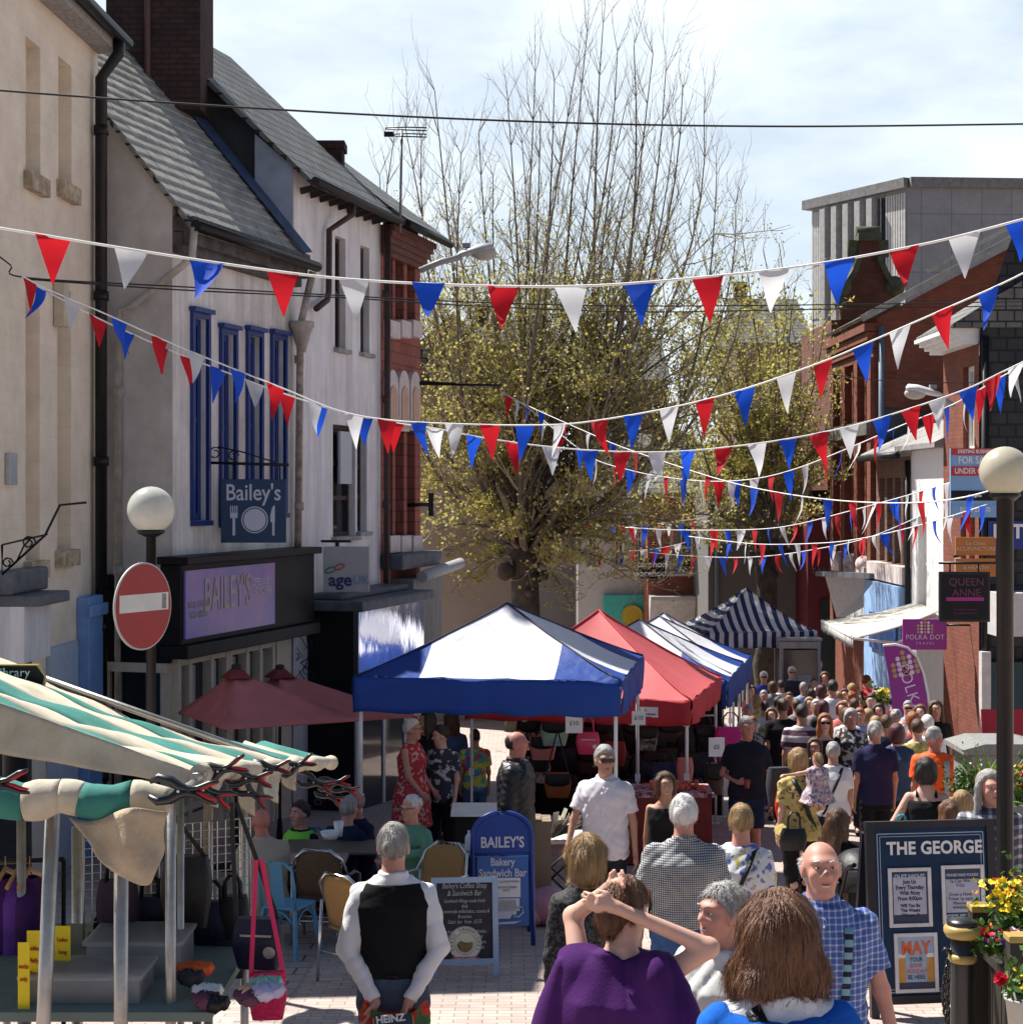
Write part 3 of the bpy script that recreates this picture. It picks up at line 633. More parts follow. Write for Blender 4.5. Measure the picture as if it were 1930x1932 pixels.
rf = MB(); rf.hexa([F4.P(-.02,ze4,.42), F4.P(L4+.3,ze4,.42), F4.P(L4+.3,ze4+2.3,-2.6), F4.P(-.02,ze4+2.3,-2.6), F4.P(-.02,ze4+.1,.45), F4.P(L4+.3,ze4+.1,.45), F4.P(L4+.3,ze4+2.4,-2.6), F4.P(-.02,ze4+2.4,-2.6)]); rf.build('roof', m_slate, B4)
gt = MB(); gt.tube([F4.P(0, ze4, .48), F4.P(L4+.35, ze4, .48)], .07, 8); gt.build('gutter', m_metal_black, B4)
lg = MB(); zl4 = F4.uz(750, 1058)[1]; F4.box(lg, -.0, L4+.05, zl4-.12, zl4+.14, .002, .4); lg.build('ledge', m_lead, B4, bevel=.02)
aw = MB(); a = F4.uz(757, 1085, .55); aw.tube([F4.P(.6, zl4-.26, .55), F4.P(L4+.75, zl4-.12, .55)], .10, 12); aw.build('awning_roller', mat('grey_awning_box', (.36, .36, .37), .5, var=.1), B4)
bd = MB(); F4.box(bd, .6, L4+.05, zl4-1.5, zl4-.3, .002, .4); bd.build('boarded_bay', mat('weathered_grey_boards', (.22, .21, .20), .9, var=.3, scale=3, stretch=(6, 6, .4)), B4)
w = MB(); F4.box(w, .0, L4, -4, zl4-1.5, .002, .1); w.build('shopfront', m_blackpaint, B4)

# rendered side wall behind the tree
m_beige = mat('beige_render', (.30, .265, .225), .9, var=.12, scale=.8, bump=.1)
B5 = empty('rendered_building', (-1.2, 46, G(46)), 'plain beige rendered building behind the big tree', 'building')
w = MB(); x0, x1 = XD(700, 44), XD(1010, 44); w.box(((x0+x1)/2, 46.5, 0.6), (x1-x0, 5, 9.4)); w.build('wall', m_beige, B5)
rf = MB(); rf.prism([(x0-.2, 5.3), (x1+.2, 5.3), ((x0+x1)/2, 7.2)], (0, 43.8, 0), (1,0,0), (0,0,1), (0, 5.4, 0)); rf.build('roof', m_slate, B5)

# ------------------------------------------------------------------ far end of the street
def far_block(label, px0, px1, pyt, d, m, dep=6, wins=(), wm=None, roof=None, cat='building', name='shop_building', extra=None):
    x0, x1, zt = XD(px0, d), XD(px1, d), ZD(pyt, d); zb = G(d)-.6
    b = empty(name, ((x0+x1)/2, d+dep/2, G(d)), label, cat)
    f = Fac((x0, d), (x1, d)); hs = [f.rect(*q) for q in wins]
    w = MB(); f.wall(w, 0, f.L, zb, zt, hs, rev=.15)
    w.add([V(x0,d,zb), V(x0,d+dep,zb), V(x0,d+dep,zt), V(x0,d,zt), V(x1,d,zb), V(x1,d+dep,zb), V(x1,d+dep,zt), V(x1,d,zt)], [(0,1,2,3), (4,7,6,5), (1,5,6,2), (3,2,6,7)]); w.build('wall', m, b)
    for h in hs: f.window(h, b, wm or m_white_paint, m_glass_dark, bars=(2, 2), sill=m_stone, curtain=(.1, .95))
    if roof:
        r = MB(); q0, q1 = x0-.2, x1+.2
        r.hexa([V(q0,d-.3,zt), V(q1,d-.3,zt), V(q1,d+dep,zt), V(q0,d+dep,zt), V(q0,d-.3,zt+.1), V(q1,d-.3,zt+.1), V(q1-.3,d+dep/2,zt+roof), V(q0+.3,d+dep/2,zt+roof)]); r.build('roof', m_slate, b)
        c = MB(); c.box((x0+.8, d+dep/2, zt+roof+.3), (.8, .6, 1.4)); c.build('chimney', m_oldbrick, b)
    return b, f
m_whitebrick = mat('white_painted_front', (.42, .41, .41), .8, var=.1)
m_redbrick = brick_mat('red_brick_far', (.36, .10, .055), (.30, .08, .045), (.20, .13, .11), bw=.24, bh=.08, mw=.01, noise=.3, bump=.3)
b, f = far_block('white fronted shop with a teal fascia at the far end of the street', 1090, 1222, 915, 55, m_whitebrick, wins=[(1108, 1128, 960, 1070), (1158, 1178, 960, 1070), (1196, 1212, 965, 1070)], roof=2.4)
q = MB(); a, c, z0, z1 = f.rect(1138, 1216, 1122, 1195); f.box(q, a, c, z0, z1, .002, .3); q.build('teal_fascia', mat('teal_paint', (.05, .38, .34), .5, var=.1), b)
q = MB(); a, c, z0, z1 = f.rect(1095, 1216, 1195, 1330); f.box(q, a, c, z0, z1, .002, .05); q.build('shop_window', m_glass_dark, b)
q = MB(); t, z = f.uz(1193, 1162, .4); q.lathe([(.34, -.05), (.34, .05)], 20, f.P(t, z, .36), M=Matrix.Rotation(radians(90), 3, 'X')); q.lathe([(.2, -.08), (.2, .08)], 16, f.P(t, z-.45, .36), M=Matrix.Rotation(radians(90), 3, 'X')); q.build('round_sign', mat('mustard_sign', (.42, .32, .03), .5), b)
b, f = far_block('red brick shop with a white sash window and a grey sloping fascia', 1222, 1336, 935, 53, m_redbrick, wins=[(1264, 1308, 985, 1082)], roof=2.0)
q = MB(); a, c, z0, z1 = f.rect(1205, 1262, 1055, 1092, .1); f.box(q, a, c, z0, z1, .002, .1); sgn = q.build('shop_sign', m_blackpaint, b)
text_on('lettering', 'carphone\nwarehouse', .28, f.P((a+c)/2, (z0+z1)/2, .11), (1,0,0), (0,0,1), mat('white_letters', (.75, .75, .76)), sgn, bold=.006)
q = MB(); a, c, z0, z1 = f.rect(1224, 1334, 1130, 1175); q.hexa([f.P(a,z0,.0), f.P(c,z0,.0), f.P(c,z0,.3), f.P(a,z0,.3), f.P(a,z1,0), f.P(c,z1,0), f.P(c,z1,.7), f.P(a,z1,.7)]); f.box(q, a, c, z1, z1+.12, 0, .8); q.build('fascia', mat('pale_grey_fascia', (.42, .41, .40), .6, var=.2), b)
q = MB(); a, c, z0, z1 = f.rect(1228, 1330, 1178, 1340); f.box(q, a, c, z0, z1, .002, .05); q.build('shop_window', m_glass_dark, b)
for t, ww, mm in ((1240, 30, 'peach_panel'), (1300, 26, 'pale_blind')):
    q = MB(); a, c, z0, z1 = f.rect(t, t+ww, 1200, 1310); f.box(q, a, c, z0, z1, .052, .08); q.build('window_poster', mat(mm, (.5, .4, .3)), b)
m_pebble = mat('grey_pebbledash', (.135, .13, .13), .95, var=.25, scale=30, bump=.9, bscale=60)
b, f = far_block('dark grey pebbledashed building with a blank wall behind the market stalls', 1336, 1532, 868, 49, m_pebble, dep=8)
q = MB(); q.tube([f.P(f.uz(1352, 900)[0], 4, .1), f.P(f.uz(1352, 900)[0], -4, .1)], .07, 8); q.build('drainpipe', mat('blue_grey_pipe', (.12, .14, .17), .5), b)
q = MB(); f.box(q, -.1, f.L+.1, ZD(868, 49), ZD(868, 49)+.25, -.4, .3); q.build('coping', m_lead, b)
b, f = far_block('maroon painted shop front recessed beside the brick pilasters', 1524, 1592, 960, 47, mat('maroon_paint', (.11, .014, .022), .6, var=.15), dep=4)
q = MB(); a, c, z0, z1 = f.rect(1548, 1590, 1130, 1330); f.box(q, a, c, z0, z1, .002, .05); q.build('door', mat('dark_green_door', (.018, .028, .03), .5), b)
text_on('lettering', 'TANNERS', .26, f.P(f.uz(1568, 1078)[0], f.uz(1568, 1078)[1], .03), (1,0,0), (0,0,1), mat('dim_grey_letters', (.12, .12, .13)), b)
far_block('plain dark grey building filling the gap behind the tree trunk', 985, 1092, 880, 57, m_pebble, dep=6)
# distant roofs over the tree line
for i, (px0, px1, pyt, d, lab) in enumerate([(880, 1010, 640, 95, 'distant brown brick house with a chimney seen through the branches'), (1390, 1530, 590, 100, 'distant tiled roof house low behind the right of the tree'), (1090, 1260, 660, 110, 'distant house with a grey roof behind the middle of the tree')]):
    far_block(lab, px0, px1, pyt+60, d, mat('distant_brown_brick', (.17, .12, .09), .9, var=.2), dep=9, roof=3.2, name='distant_house')

# ------------------------------------------------------------------ right hand side
m_rbrick = brick_mat('orange_red_brick', (.26, .068, .036), (.20, .05, .028), (.12, .07, .055), bw=.23, bh=.078, mw=.010, noise=.3, bump=.4)
B6 = empty('pilastered_brick_building', (10, 43, G(43)), 'tall orange red brick building with pilasters and a sloping stone gable coping', 'building')
FR = Fac((8.55, 45.2), (8.55, 40.0), flip=False)  # left facing front
if FR.n.x > 0: FR.n = -FR.n
zt6 = ZD(600, 40)
w = MB(); HR = []
for c0 in (.75, 2.3, 3.85): HR.append((c0, c0+.75, ZD(1065, 42), ZD(690, 42)))
FR.wall(w, 0, FR.L, -4.5, zt6, HR, rev=.35)
gpx = [(8.55, -4.5), (8.55, zt6), (8.55+4.6, zt6+2.45), (8.55+9, zt6+.2), (8.55+9, -4.5)]
w.add([V(x, 40, z) for x, z in gpx], [(0,1,2,3,4)]); w.build('wall', m_rbrick, B6)
for h in HR:
    FR.window(h, B6, mat('dark_red_frame', (.16, .03, .02), .5), m_glass_dark, rev=.35, fw=.09, bars=(1, 3))
    q = MB(); FR.box(q, h[0]-.1, h[1]+.1, h[2]-.25, h[2]-.002, -.3, .22); q.ball(FR.P((h[0]+h[1])/2, h[2]+.05, .12), (.2, .3, .2)); q.build('sill_block', m_stone, B6)
pl = MB()
for c0 in (.1, 1.65, 3.2, 4.75): FR.box(pl, c0, c0+.42, -.9, zt6-.9, .002, .16)
for k in range(4): FR.box(pl, 0, FR.L, zt6-.9+.2*k, zt6-.72+.2*k, .002, .1+.07*k)
pl.build('pilasters', m_rbrick, B6)
q = MB(); FR.box(q, 0, FR.L, ZD(825, 42), ZD(800, 42), .162, .26); q.build('string_course', mat('sooty_stone', (.10, .10, .09), .9, var=.4), B6)
cp = MB(); cp.bar(V(8.2, 39.9, zt6+.0), V(13.2, 39.9, zt6+2.65), .5, .16); cp.bar(V(9.8, 40.3, zt6+1.15), V(13.2, 40.3, zt6+2.95), .3, .1); cp.build('gable_coping', mat('pale_grey_coping', (.30, .29, .26), .8, var=.3, scale=4), B6)
q = MB(); q.add([V(8.62, 39.96, -1.9), V(12.5, 39.96, -1.9), V(12.5, 39.96, ZD(800, 40)), V(8.62, 39.96, ZD(770, 40))], [(0,1,2,3)]); q.add([V(11.1, 39.955, ZD(800, 40)), V(12.1, 39.955, ZD(800, 40)), V(12.1, 39.955, 8.0), V(11.1, 39.955, 7.3)], [(0,1,2,3)]); q.build('rendered_patch', mat('dark_slate_grey_render', (.065, .068, .078), .9, var=.2), B6, solid=.02)
q = MB(); q.tube([V(8.62, 39.9, zt6-.2), V(8.62, 39.9, -1.5)], .07, 8); q.build('drainpipe', mat('slate_blue_pipe', (.11, .155, .21), .5), B6)
rf = MB(); rf.add([V(8.3,40,zt6+.05), V(8.3,45.4,zt6+.05), V(13.15,45.4,zt6+2.6), V(13.15,40,zt6+2.6)], [(0,1,2,3)]); rf.build('roof', m_slate, B6, solid=.08)
# Dutch gable of the next house
B7 = empty('dutch_gable_house', (9.6, 50, G(50)), 'dark brick house whose curved gable top carries mossy stone balls', 'building')
d7 = 48; cx7, zb7 = XD(1642, d7), ZD(600, d7); k7 = d7/F
w = MB(); w.box((cx7+.6, d7+3, zb7/2-2.2), (3.2, 5, zb7+4.4))
prof = [(-52, 0), (-52, 55), (-40, 70), (-28, 88), (-19, 115), (-18, 150), (18, 150), (19, 118), (28, 92), (40, 72), (52, 55), (52, 0)]
w.prism([(x*k7, y*k7) for x, y in prof], (cx7, d7+.2, zb7), (1,0,0), (0,0,1), (0, .4, 0)); w.build('gable_wall', brick_mat('dark_red_gable_brick', (.20, .055, .035), (.15, .045, .03), (.09, .06, .05), bw=.24, bh=.08, noise=.4), B7)
m_moss = mat('mossy_stone', (.085, .09, .055), .95, var=.4, scale=5, bump=.5)
q = MB(); pts = [(x*k7, y*k7) for x, y in prof[1:-1]]
for s_ in (1, -1):
    side = [p for p in pts if p[0]*s_ >= 0]
    for a, c in zip(side, side[1:]): q.bar(V(cx7+a[0], d7+.35, zb7+a[1]), V(cx7+c[0], d7+.35, zb7+c[1]), .6, .16)
q.box((cx7, d7+.35, zb7+155*k7), (44*k7, .7, 14*k7)); q.tube([V(cx7-22*k7, d7+.35, zb7+168*k7), V(cx7+22*k7, d7+.35, zb7+168*k7)], 9*k7, 10)
q.build('gable_coping', m_moss, B7)
for s_ in (-1, 1): q = MB(); q.ball((cx7+s_*50*k7, d7+.35, zb7+62*k7), 21*k7); q.lathe([(.2, zb7+20*k7), (.16, zb7+45*k7)], 10, (cx7+s_*50*k7, d7+.35, 0)); q.build('stone_ball', m_moss, B7)
# concrete tower block
B8 = empty('concrete_block', (16, 63, G(60)), 'big grey concrete panelled block with vertical window fins above the red brick roofs', 'building')
m_conc = brick_mat('concrete_panels', (.33, .33, .35), (.30, .30, .325), (.21, .21, .23), bw=1.15, bh=2.05, mw=.02, rough=.9, noise=.2, bump=.2, offset=0)
m_ribs = mat('ribbed_white_panels', (.50, .50, .49), .8, var=.15)
C = (XD(1715, 60), 60.0); Lf = (XD(1532, 64.6), 64.6); zt8 = ZD(335, 60)
FL8 = Fac(Lf, C); FC8 = Fac(C, (C[0]+9, 60.6))
w = MB(); FC8.wall(w, 0, FC8.L, -5, zt8-.35, [])
FL8.wall(w, 0, FL8.L, -5, zt8-.35, []); w.build('wall', m_conc, B8)
rb = MB()
def ribs(t0, t1):
    n = int((t1-t0)/.13)
    for j in range(9):
        z1 = zt8-.5-2.05*j
        for i in range(n): FL8.box(rb, t0+.13*i+.02, t0+.13*i+.11, z1-1.95, z1, .002, .07)
ribs(.05, .75); rb.build('ribbed_panels', m_ribs, B8); rb = MB(); ribs(FL8.L-1.15, FL8.L-.02); rb.build('ribbed_panels', m_ribs, B8)
fn = MB(); gl = MB(); n = 5; t0, t1 = .85, FL8.L-1.2
for i in range(n):
    a = t0+(t1-t0)*i/n; wd_ = (t1-t0)/n
    FL8.box(fn, a, a+wd_*.45, -4, zt8-.5, .002, .35)
    FL8.box(gl, a+wd_*.5, a+wd_*.95, -4, zt8-.5, .002, .04)
    for j in range(14): FL8.box(fn, a+wd_*.45, a+wd_, zt8-1.3-1.05*j, zt8-1.24-1.05*j, .042, .1) if j > 5 else None
    FL8.box(fn, a+wd_*.7, a+wd_*.75, -4, zt8-.5, .042, .1)
fn.build('window_fins', mat('grey_concrete_fins', (.36, .36, .36), .85, var=.2), B8); gl.build('window_strip', m_glass_dark, B8)
pr = MB(); FL8.box(pr, -.3, FL8.L, zt8-.35, zt8, -3, .25); FC8.box(pr, 0, FC8.L, zt8-.35, zt8-.003, -3, .25); pr.build('parapet', mat('dark_concrete_parapet', (.19, .19, .19), .9, var=.3), B8)

# slate roofed building, white building, brick building with for sale board
B9 = empty('slate_roofed_building', (9.5, 38, G(38)), 'low building with brick piers between tall windows under a slate roof', 'building')
F9 = Fac((8.5, 39.9), (8.5, 36.2)); F9.n = V(-1, 0, 0)
zt9 = ZD(862, 37.5)
hs = [(.35+.8*i, .9+.8*i, ZD(1062, 38), zt9-.45) for i in range(4)]
w = MB(); F9.wall(w, 0, F9.L, -4.3, zt9, hs, rev=.2); w.build('wall', brick_mat('brown_red_brick', (.21, .10, .065), (.17, .075, .05), (.16, .13, .11), bw=.23, bh=.08, noise=.3), B9)
for h in hs: F9.window(h, B9, m_white_pole, m_glass_dark, rev=.2, fw=.05, bars=(2, 2))
q = MB(); F9.box(q, 0.1, F9.L, ZD(1096, 38), ZD(1064, 38), .002, .25); q.build('sill_course', m_stone, B9)
q = MB(); F9.box(q, .05, F9.L-.02, -2.6, ZD(1100, 38), .002, .3); q.build('pale_blue_fascia', mat('pale_blue_shop', (.30, .48, .78), .5, var=.1), B9)
q = MB(); F9.box(q, .9, F9.L-.1, -.9, -.1, .302, .36); q.build('shop_sign', mat('mid_blue_sign', (.05, .12, .36), .4), B9)
rf = MB(); rf.hexa([V(8.15,36,zt9), V(11,36,zt9), V(11,40,zt9), V(8.15,40,zt9), V(8.15,36,zt9+.1), V(11,36,zt9+1.35), V(11,40,zt9+1.5), V(8.15,40,zt9+.1)]); rf.build('roof', mat('pale_grey_slates', (.27, .26, .25), .7, var=.35, scale=5, bump=.4), B9)
gt = MB(); gt.tube([V(8.1, 35.95, zt9), V(8.1, 40, zt9)], .07, 8); gt.tube([V(8.35, 36.1, zt9-.1), V(8.35, 36.1, -3.6)], .06, 8); gt.build('gutter', m_metal_black, B9)
B10 = empty('white_rough_building', (9.5, 34.5, G(34.5)), 'bright white roughcast building with two tall slit windows', 'building')
F10 = Fac((8.42, 36.1), (8.42, 33.0)); F10.n = V(-1, 0, 0)
zt10 = ZD(850, 35.5)
hs = [F10.rect(1732, 1748, 975, 1155), F10.rect(1779, 1794, 975, 1100)]
w = MB(); F10.wall(w, 0, F10.L, -4, zt10, hs, rev=.18); w.add([V(8.42,33,-4), V(12,33,-4), V(12,33,zt10), V(8.42,33,zt10)], [(0,1,2,3)]); w.build('wall', mat('white_roughcast', (.78, .78, .77), .9, var=.06, bump=.7, bscale=30), B10)
for h in hs: F10.window(h, B10, m_white_paint, glass_mat('pale_blind_glass', (.45, .42, .36), .3), rev=.18, fw=.05, sill=m_white_paint, bars=(1, 2), sw=.35)
rf = MB(); rf.hexa([V(8.1,32.8,zt10), V(12,32.8,zt10), V(12,36.2,zt10), V(8.1,36.2,zt10), V(8.1,32.8,zt10+.1), V(12,32.8,zt10+1.9), V(12,36.2,zt10+1.9), V(8.1,36.2,zt10+.1)]); rf.build('roof', MATS['pale_grey_slates'], B10)
B11 = empty('slate_hung_building', (9.4, 31, G(31)), 'brick building with a black slate hung side wall at the right edge', 'building')
F11 = Fac((8.3, 32.9), (8.3, 30.4)); F11.n = V(-1, 0, 0)
zt11 = ZD(650, 31)
hs = [F11.rect(1817, 1838, 690, 850), (1.25, 1.65, ZD(1060, 30), ZD(935, 30)), (1.85, 2.25, ZD(1060, 30), ZD(935, 30))]
w = MB(); F11.wall(w, 0, F11.L, -3.6, zt11, hs, rev=.15); w.build('front_wall', m_rbrick, B11)
for h in hs: F11.window(h, B11, m_white_paint, glass_mat('pale_blind_glass', (.45, .42, .36), .3), rev=.15, fw=.09, sill=m_white_paint, bars=(2, 2), sw=.25)
m_hung = brick_mat('black_hung_slates', (.022, .024, .03), (.035, .038, .045), (.006, .006, .008), bw=.3, bh=.22, mw=.02, rough=.55, noise=.4, bump=.9)
w = MB(); w.add([V(8.31,30.4,-.4), V(14,30.4,-.4), V(14,30.4,zt11+3), V(9.0,30.4,zt11+2.2), V(8.31,30.4,zt11+.2)], [(0,1,2,3,4)]); w.build('slate_hung_wall', m_hung, B11)
q = MB(); q.box((11.2, 30.32, -2.0), (5.6, .1, 3.2)); q.build('dark_shopfront', mat('dark_teal_shopfront', (.02, .06, .07), .5), B11)
q = MB()
for i, x in enumerate((8.35, 8.75, 9.2)): q.box((x, 30.2, -1.9), (.16, .2, 3.4))
q.build('white_pilasters', mat('offwhite_pilaster', (.50, .48, .47), .6), B11)
q = MB()
for k in range(4): q.box((8.15-.05*k+1, 31.7, zt11+.07*k), (2.2+.1*k, 2.5, .07))
q.build('cornice', m_white_paint, B11)
rf = MB(); rf.hexa([V(7.8,30.3,zt11+.25), V(11,30.3,zt11+.25), V(11,33,zt11+.25), V(7.8,33,zt11+.25), V(7.8,30.3,zt11+.3), V(11,30.3,zt11+2.3), V(11,33,zt11+2.3), V(7.8,33,zt11+.3)]); rf.build('roof', m_slate, B11)
q = MB(); q.tube([V(8.38, 30.3, zt11+.1), V(8.38, 30.3, -3)], .07, 8); q.build('drainpipe', m_metal_black, B11)
q = MB(); q.box((XD(1908, 30.1), 30.25, ZD(1010, 30.1)), (.75, .08, .5)); ns = q.build('navy_sign', mat('navy_shop_sign', (.012, .03, .22), .4), B11)
text_on('lettering', 'LET', .34, (XD(1905, 30.1), 30.19, ZD(1004, 30.1)), (1,0,0), (0,0,1), mat('white_letters', (.75, .75, .76)), ns, bold=.012)
q = MB(); q.box((XD(1925, 29.6), 30, ZD(1160, 29.6)), (.8, .9, .75)); q.build('white_bay', mat('offwhite_pilaster', (.5, .48, .47)), B11)
# ------------------------------------------------------------------ trees
m_bark = mat('dark_plane_bark', (.060, .050, .040), .95, var=.45, scale=4, bump=.8, bscale=14)
m_twig = mat('pale_grey_twigs', (.27, .23, .17), .85, var=.3, scale=3)
m_leaf = mat('young_yellow_green_leaves', (.30, .28, .06), .6, var=0, trans=.5, col2=(.56, .50, .16), scale=2.5, pos=(.35, .65))
def bez(p0, p1, p2, p3, n):
    return [p0*(1-t)**3+p1*3*t*(1-t)**2+p2*3*t*t*(1-t)+p3*t**3 for t in [i/n for i in range(n+1)]]
def tree(label, px, d, fist_py, targets, low, r0, seed, leafy, nside=11, dspread=3.5):
    R = random.Random(seed)
    base = W(px, 1400, d); base.z = G(d)-.1
    t = empty('pollarded_tree', (base.x, d, G(d)), label, 'tree', 'street trees')
    fist = W(px+4, fist_py, d)
    tr = MB(); n = 9
    pts = [base.lerp(fist, i/n)+V(R.uniform(-.06,.06), R.uniform(-.06,.06), 0) for i in range(n+1)]
    tr.tube(pts, [r0*(1.25-.35*i/n+.3*max(0, i/n-.75)*2) for i in range(n+1)], 14)
    limb, tw, lf = MB(), MB(), MB()
    def leaf(p, s):
        a = V(R.gauss(0,1), R.gauss(0,1), R.gauss(0,1)).normalized(); b = a.cross(V(R.gauss(0,1), R.gauss(0,1), R.gauss(0,1))).normalized(); w = s*.42
        lf.add([p, p+a*s*.5+b*w, p+a*s, p+a*s*.5-b*w], [(0,1,2,3)])
    def twig(p, dr, ln, r, depth):
        up = V(0,0,1); pts = [p]; q = p; k = 4 if depth else 5
        for i in range(k):
            dr = (dr + up*(.16 if leafyf(q) < .5 else .05)+V(R.gauss(0,.14), R.gauss(0,.14), R.gauss(0,.10))).normalized(); q = q+dr*ln/k; pts.append(q)
        tw.tube(pts, [r*(1-.75*i/k) for i in range(k+1)], 4, cap=False)
        lfy = leafyf(q)
        for i, w in enumerate(pts[1:]):
            for _ in range(int(lfy*1.45+R.random()*1.5*lfy+ (.45 if R.random() < .5 else 0)+.3)):
                leaf(w+V(R.gauss(0,.07), R.gauss(0,.07), R.gauss(0,.07)), R.uniform(.055, .115)*(1 if lfy > .3 else .6))
        if depth:
            for i in range(1, k+1):
                if R.random() < .8:
                    a = V(R.gauss(0,1), R.gauss(0,1), R.gauss(0,.6)).normalized(); twig(pts[i], (dr*.9+a*.75).normalized(), ln*R.uniform(.3, .6), r*.55, depth-1)
    def leafyf(p):
        py = HY-(p.z-ZC)/p.y*F; return leafy(py, (p.x/p.y*F+CX))
    for (tx, ty, w) in targets:
        e = W(tx, ty, d+R.uniform(-dspread, dspread)); h = (e-fist)
        p1 = fist+V(h.x*.45, h.y*.4, h.z*.16)+V(R.gauss(0,.9), R.gauss(0,.8), 0); p2 = fist+V(h.x*.95, h.y*.9, h.z*.52)+V(R.gauss(0,.6), 0, 0)
        c = bez(fist+V(h.x*.03, h.y*.05, -.1), p1, p2, e, 14); L = h.length
        rr = [.0085*L*w*(1-i/14)**1.2+.011 for i in range(15)]
        limb.tube(c, rr, 7, cap=False)
        for i in range(3, 15):
            for _ in range(nside//6+(1 if R.random() < (nside % 6)/6 else 0)):
                f = i/14; a = V(R.gauss(0,1), R.gauss(0,1), 0).normalized(); tg = (c[i]-c[i-1]).normalized()
                twig(c[i], (tg*.8+a*.62+V(0,0,.12)).normalized(), L*R.uniform(.09, .22)*(1.15-.55*f), max(.009, rr[i]*.45), 1)
    for (tx, ty, sx, sy) in low:                  # low wide limbs
        s = W(sx, sy, d+R.uniform(-.4,.4)); e = W(tx, ty, d+R.uniform(-dspread, dspread)); h = e-s
        c = bez(s, s+h*.35+V(0,0,.5), s+h*.7+V(0,0,.35), e, 10)
        limb.tube(c, [max(.012, .06*(1-i/10)) for i in range(11)], 6, cap=False)
        for i in range(2, 11):
            for _ in range(2):
                a = V(R.gauss(0,1), R.gauss(0,1), R.gauss(0,.8)).normalized(); tg = (c[i]-c[i-1]).normalized()
                twig(c[i], (tg*.55+a*.8).normalized(), h.length*R.uniform(.14, .3), .016, 1)
    for k in range(16):                           # gnarled fist
        q = fist+V(R.gauss(0,.25), R.gauss(0,.25), R.gauss(-.2,.35)); tr.ball(q, R.uniform(.14, .34)*r0*2, 8, 6)
    trunk = tr.build('trunk', m_bark, t, fix=False); limb.build('limbs', mat('grey_brown_limbs', (.13, .11, .085), .9, var=.35, scale=5, bump=.5), t, fix=False)
    tw.build('twigs', m_twig, t, fix=False); lf.build('leaves', m_leaf, t, fix=False)
    return t
def leafA(py, px):
    if py < 300: return .05
    if py < 640: return .05+.42*(py-300)/340
    if py < 950: return .48+.14*sin(px*.013+py*.01)
    if py < 1090: return .42
    return .3
tgtA = [(1138,42,1), (1165,95,.8), (1196,85,.9), (1232,100,.9), (1256,135,.8), (1086,128,.8), (1046,152,.9), (1108,60,.7), (1010,135,.5), (1020,215,.7), (958,190,.8), (903,250,.8), (820,170,.9), (795,260,.8),
        (765,240,.8), (742,270,.6), (716,330,.7), (870,290,.8), (848,350,.8), (1288,165,.9), (1328,215,.9), (1352,330,.9), (1388,385,.8), (985,270,.8), (930,330,.7), (1180,200,.8), (1270,260,.8), (700,420,.6), (1060,290,.7), (1400,520,.7), (1120,240,.8), (1215,260,.8)]
lowA = [(1100,1000,1000,1030), (1150,900,1005,1000), (1220,1000,1005,1020), (1290,940,1010,1000), (1240,1100,1005,1050), (1060,1080,1000,1050), (880,960,970,1020), (840,1050,965,1040), (1340,1000,1010,1010), (1180,960,1000,1010), (720,560,980,860), (760,480,985,840), (850,450,985,820), (960,420,995,800), (1060,400,1000,800), (1160,420,1010,800), (1260,430,1020,810), (1350,440,1030,820), (1440,560,1040,860), (900,500,980,850), (1010,480,1000,830), (1120,500,1005,830), (1220,500,1015,830), (805,620,985,930), (800,760,970,960), (812,905,960,1010), (800,1010,960,1020), (850,1120,970,1060), (1180,1085,1000,1040), (1262,985,1010,1010), (1310,840,1010,960), (1340,690,1020,900), (905,1100,970,1050), (1080,1150,1000,1060), (1230,760,1020,900), (1130,700,1000,880), (930,700,980,900), (880,560,970,860), (1050,560,1000,860), (1180,560,1010,850), (1300,560,1030,850), (1400,640,1040,880), (1220,880,1010,980), (1120,930,1000,1000), (900,830,975,960), (1420,760,1040,900), (1000,640,990,860), (1150,1020,1000,1020), (840,680,980,900), (960,1000,985,1030), (1280,1060,1005,1020),
        (1090,640,1000,870), (1260,640,1010,870), (1350,560,1030,860), (820,840,975,960), (1040,760,990,900), (1180,840,1005,950)]
tree('large half bare pollarded tree with thick trunk and tall upright shoots, centre of the street', 986, 41, 1035, tgtA, lowA, .34, 3, leafA, nside=21)
def leafB(py, px):
    return .12 if py < 560 else (.55 if py < 900 else .36)
tgtB = [(1398,430,.8), (1440,470,.7), (1470,460,.7), (1500,540,.7), (1535,560,.7), (1555,610,.7), (1360,520,.7), (1330,600,.7), (1420,600,.7), (1480,620,.7), (1575,720,.7), (1300,700,.7)]
lowB = [(1310,760,1440,950), (1335,830,1440,960), (1300,880,1440,980), (1350,660,1440,900), (1290,700,1440,920), (1500,640,1450,880), (1545,900,1450,980), (1380,620,1440,880), (1320,620,1440,900), (1265,900,1440,1000), (1580,830,1450,960), (1585,900,1450,980), (1560,980,1450,1010), (1290,900,1440,980), (1250,980,1440,1010), (1270,820,1440,950), (1520,760,1450,900), (1380,760,1440,900), (1340,1030,1440,1040), (1540,700,1450,880), (1450,800,1445,950), (1500,880,1450,950), (1400,880,1445,960), (1330,690,1440,880), (1460,690,1445,860)]
tree('smaller leafy street tree with a dark straight trunk by the phone box', 1444, 45, 1040, tgtB, lowB, .27, 5, leafB, nside=8, dspread=2.5)
m_darkleaf = mat('dark_evergreen_leaves', (.035, .055, .018), .7, var=.4, scale=3)
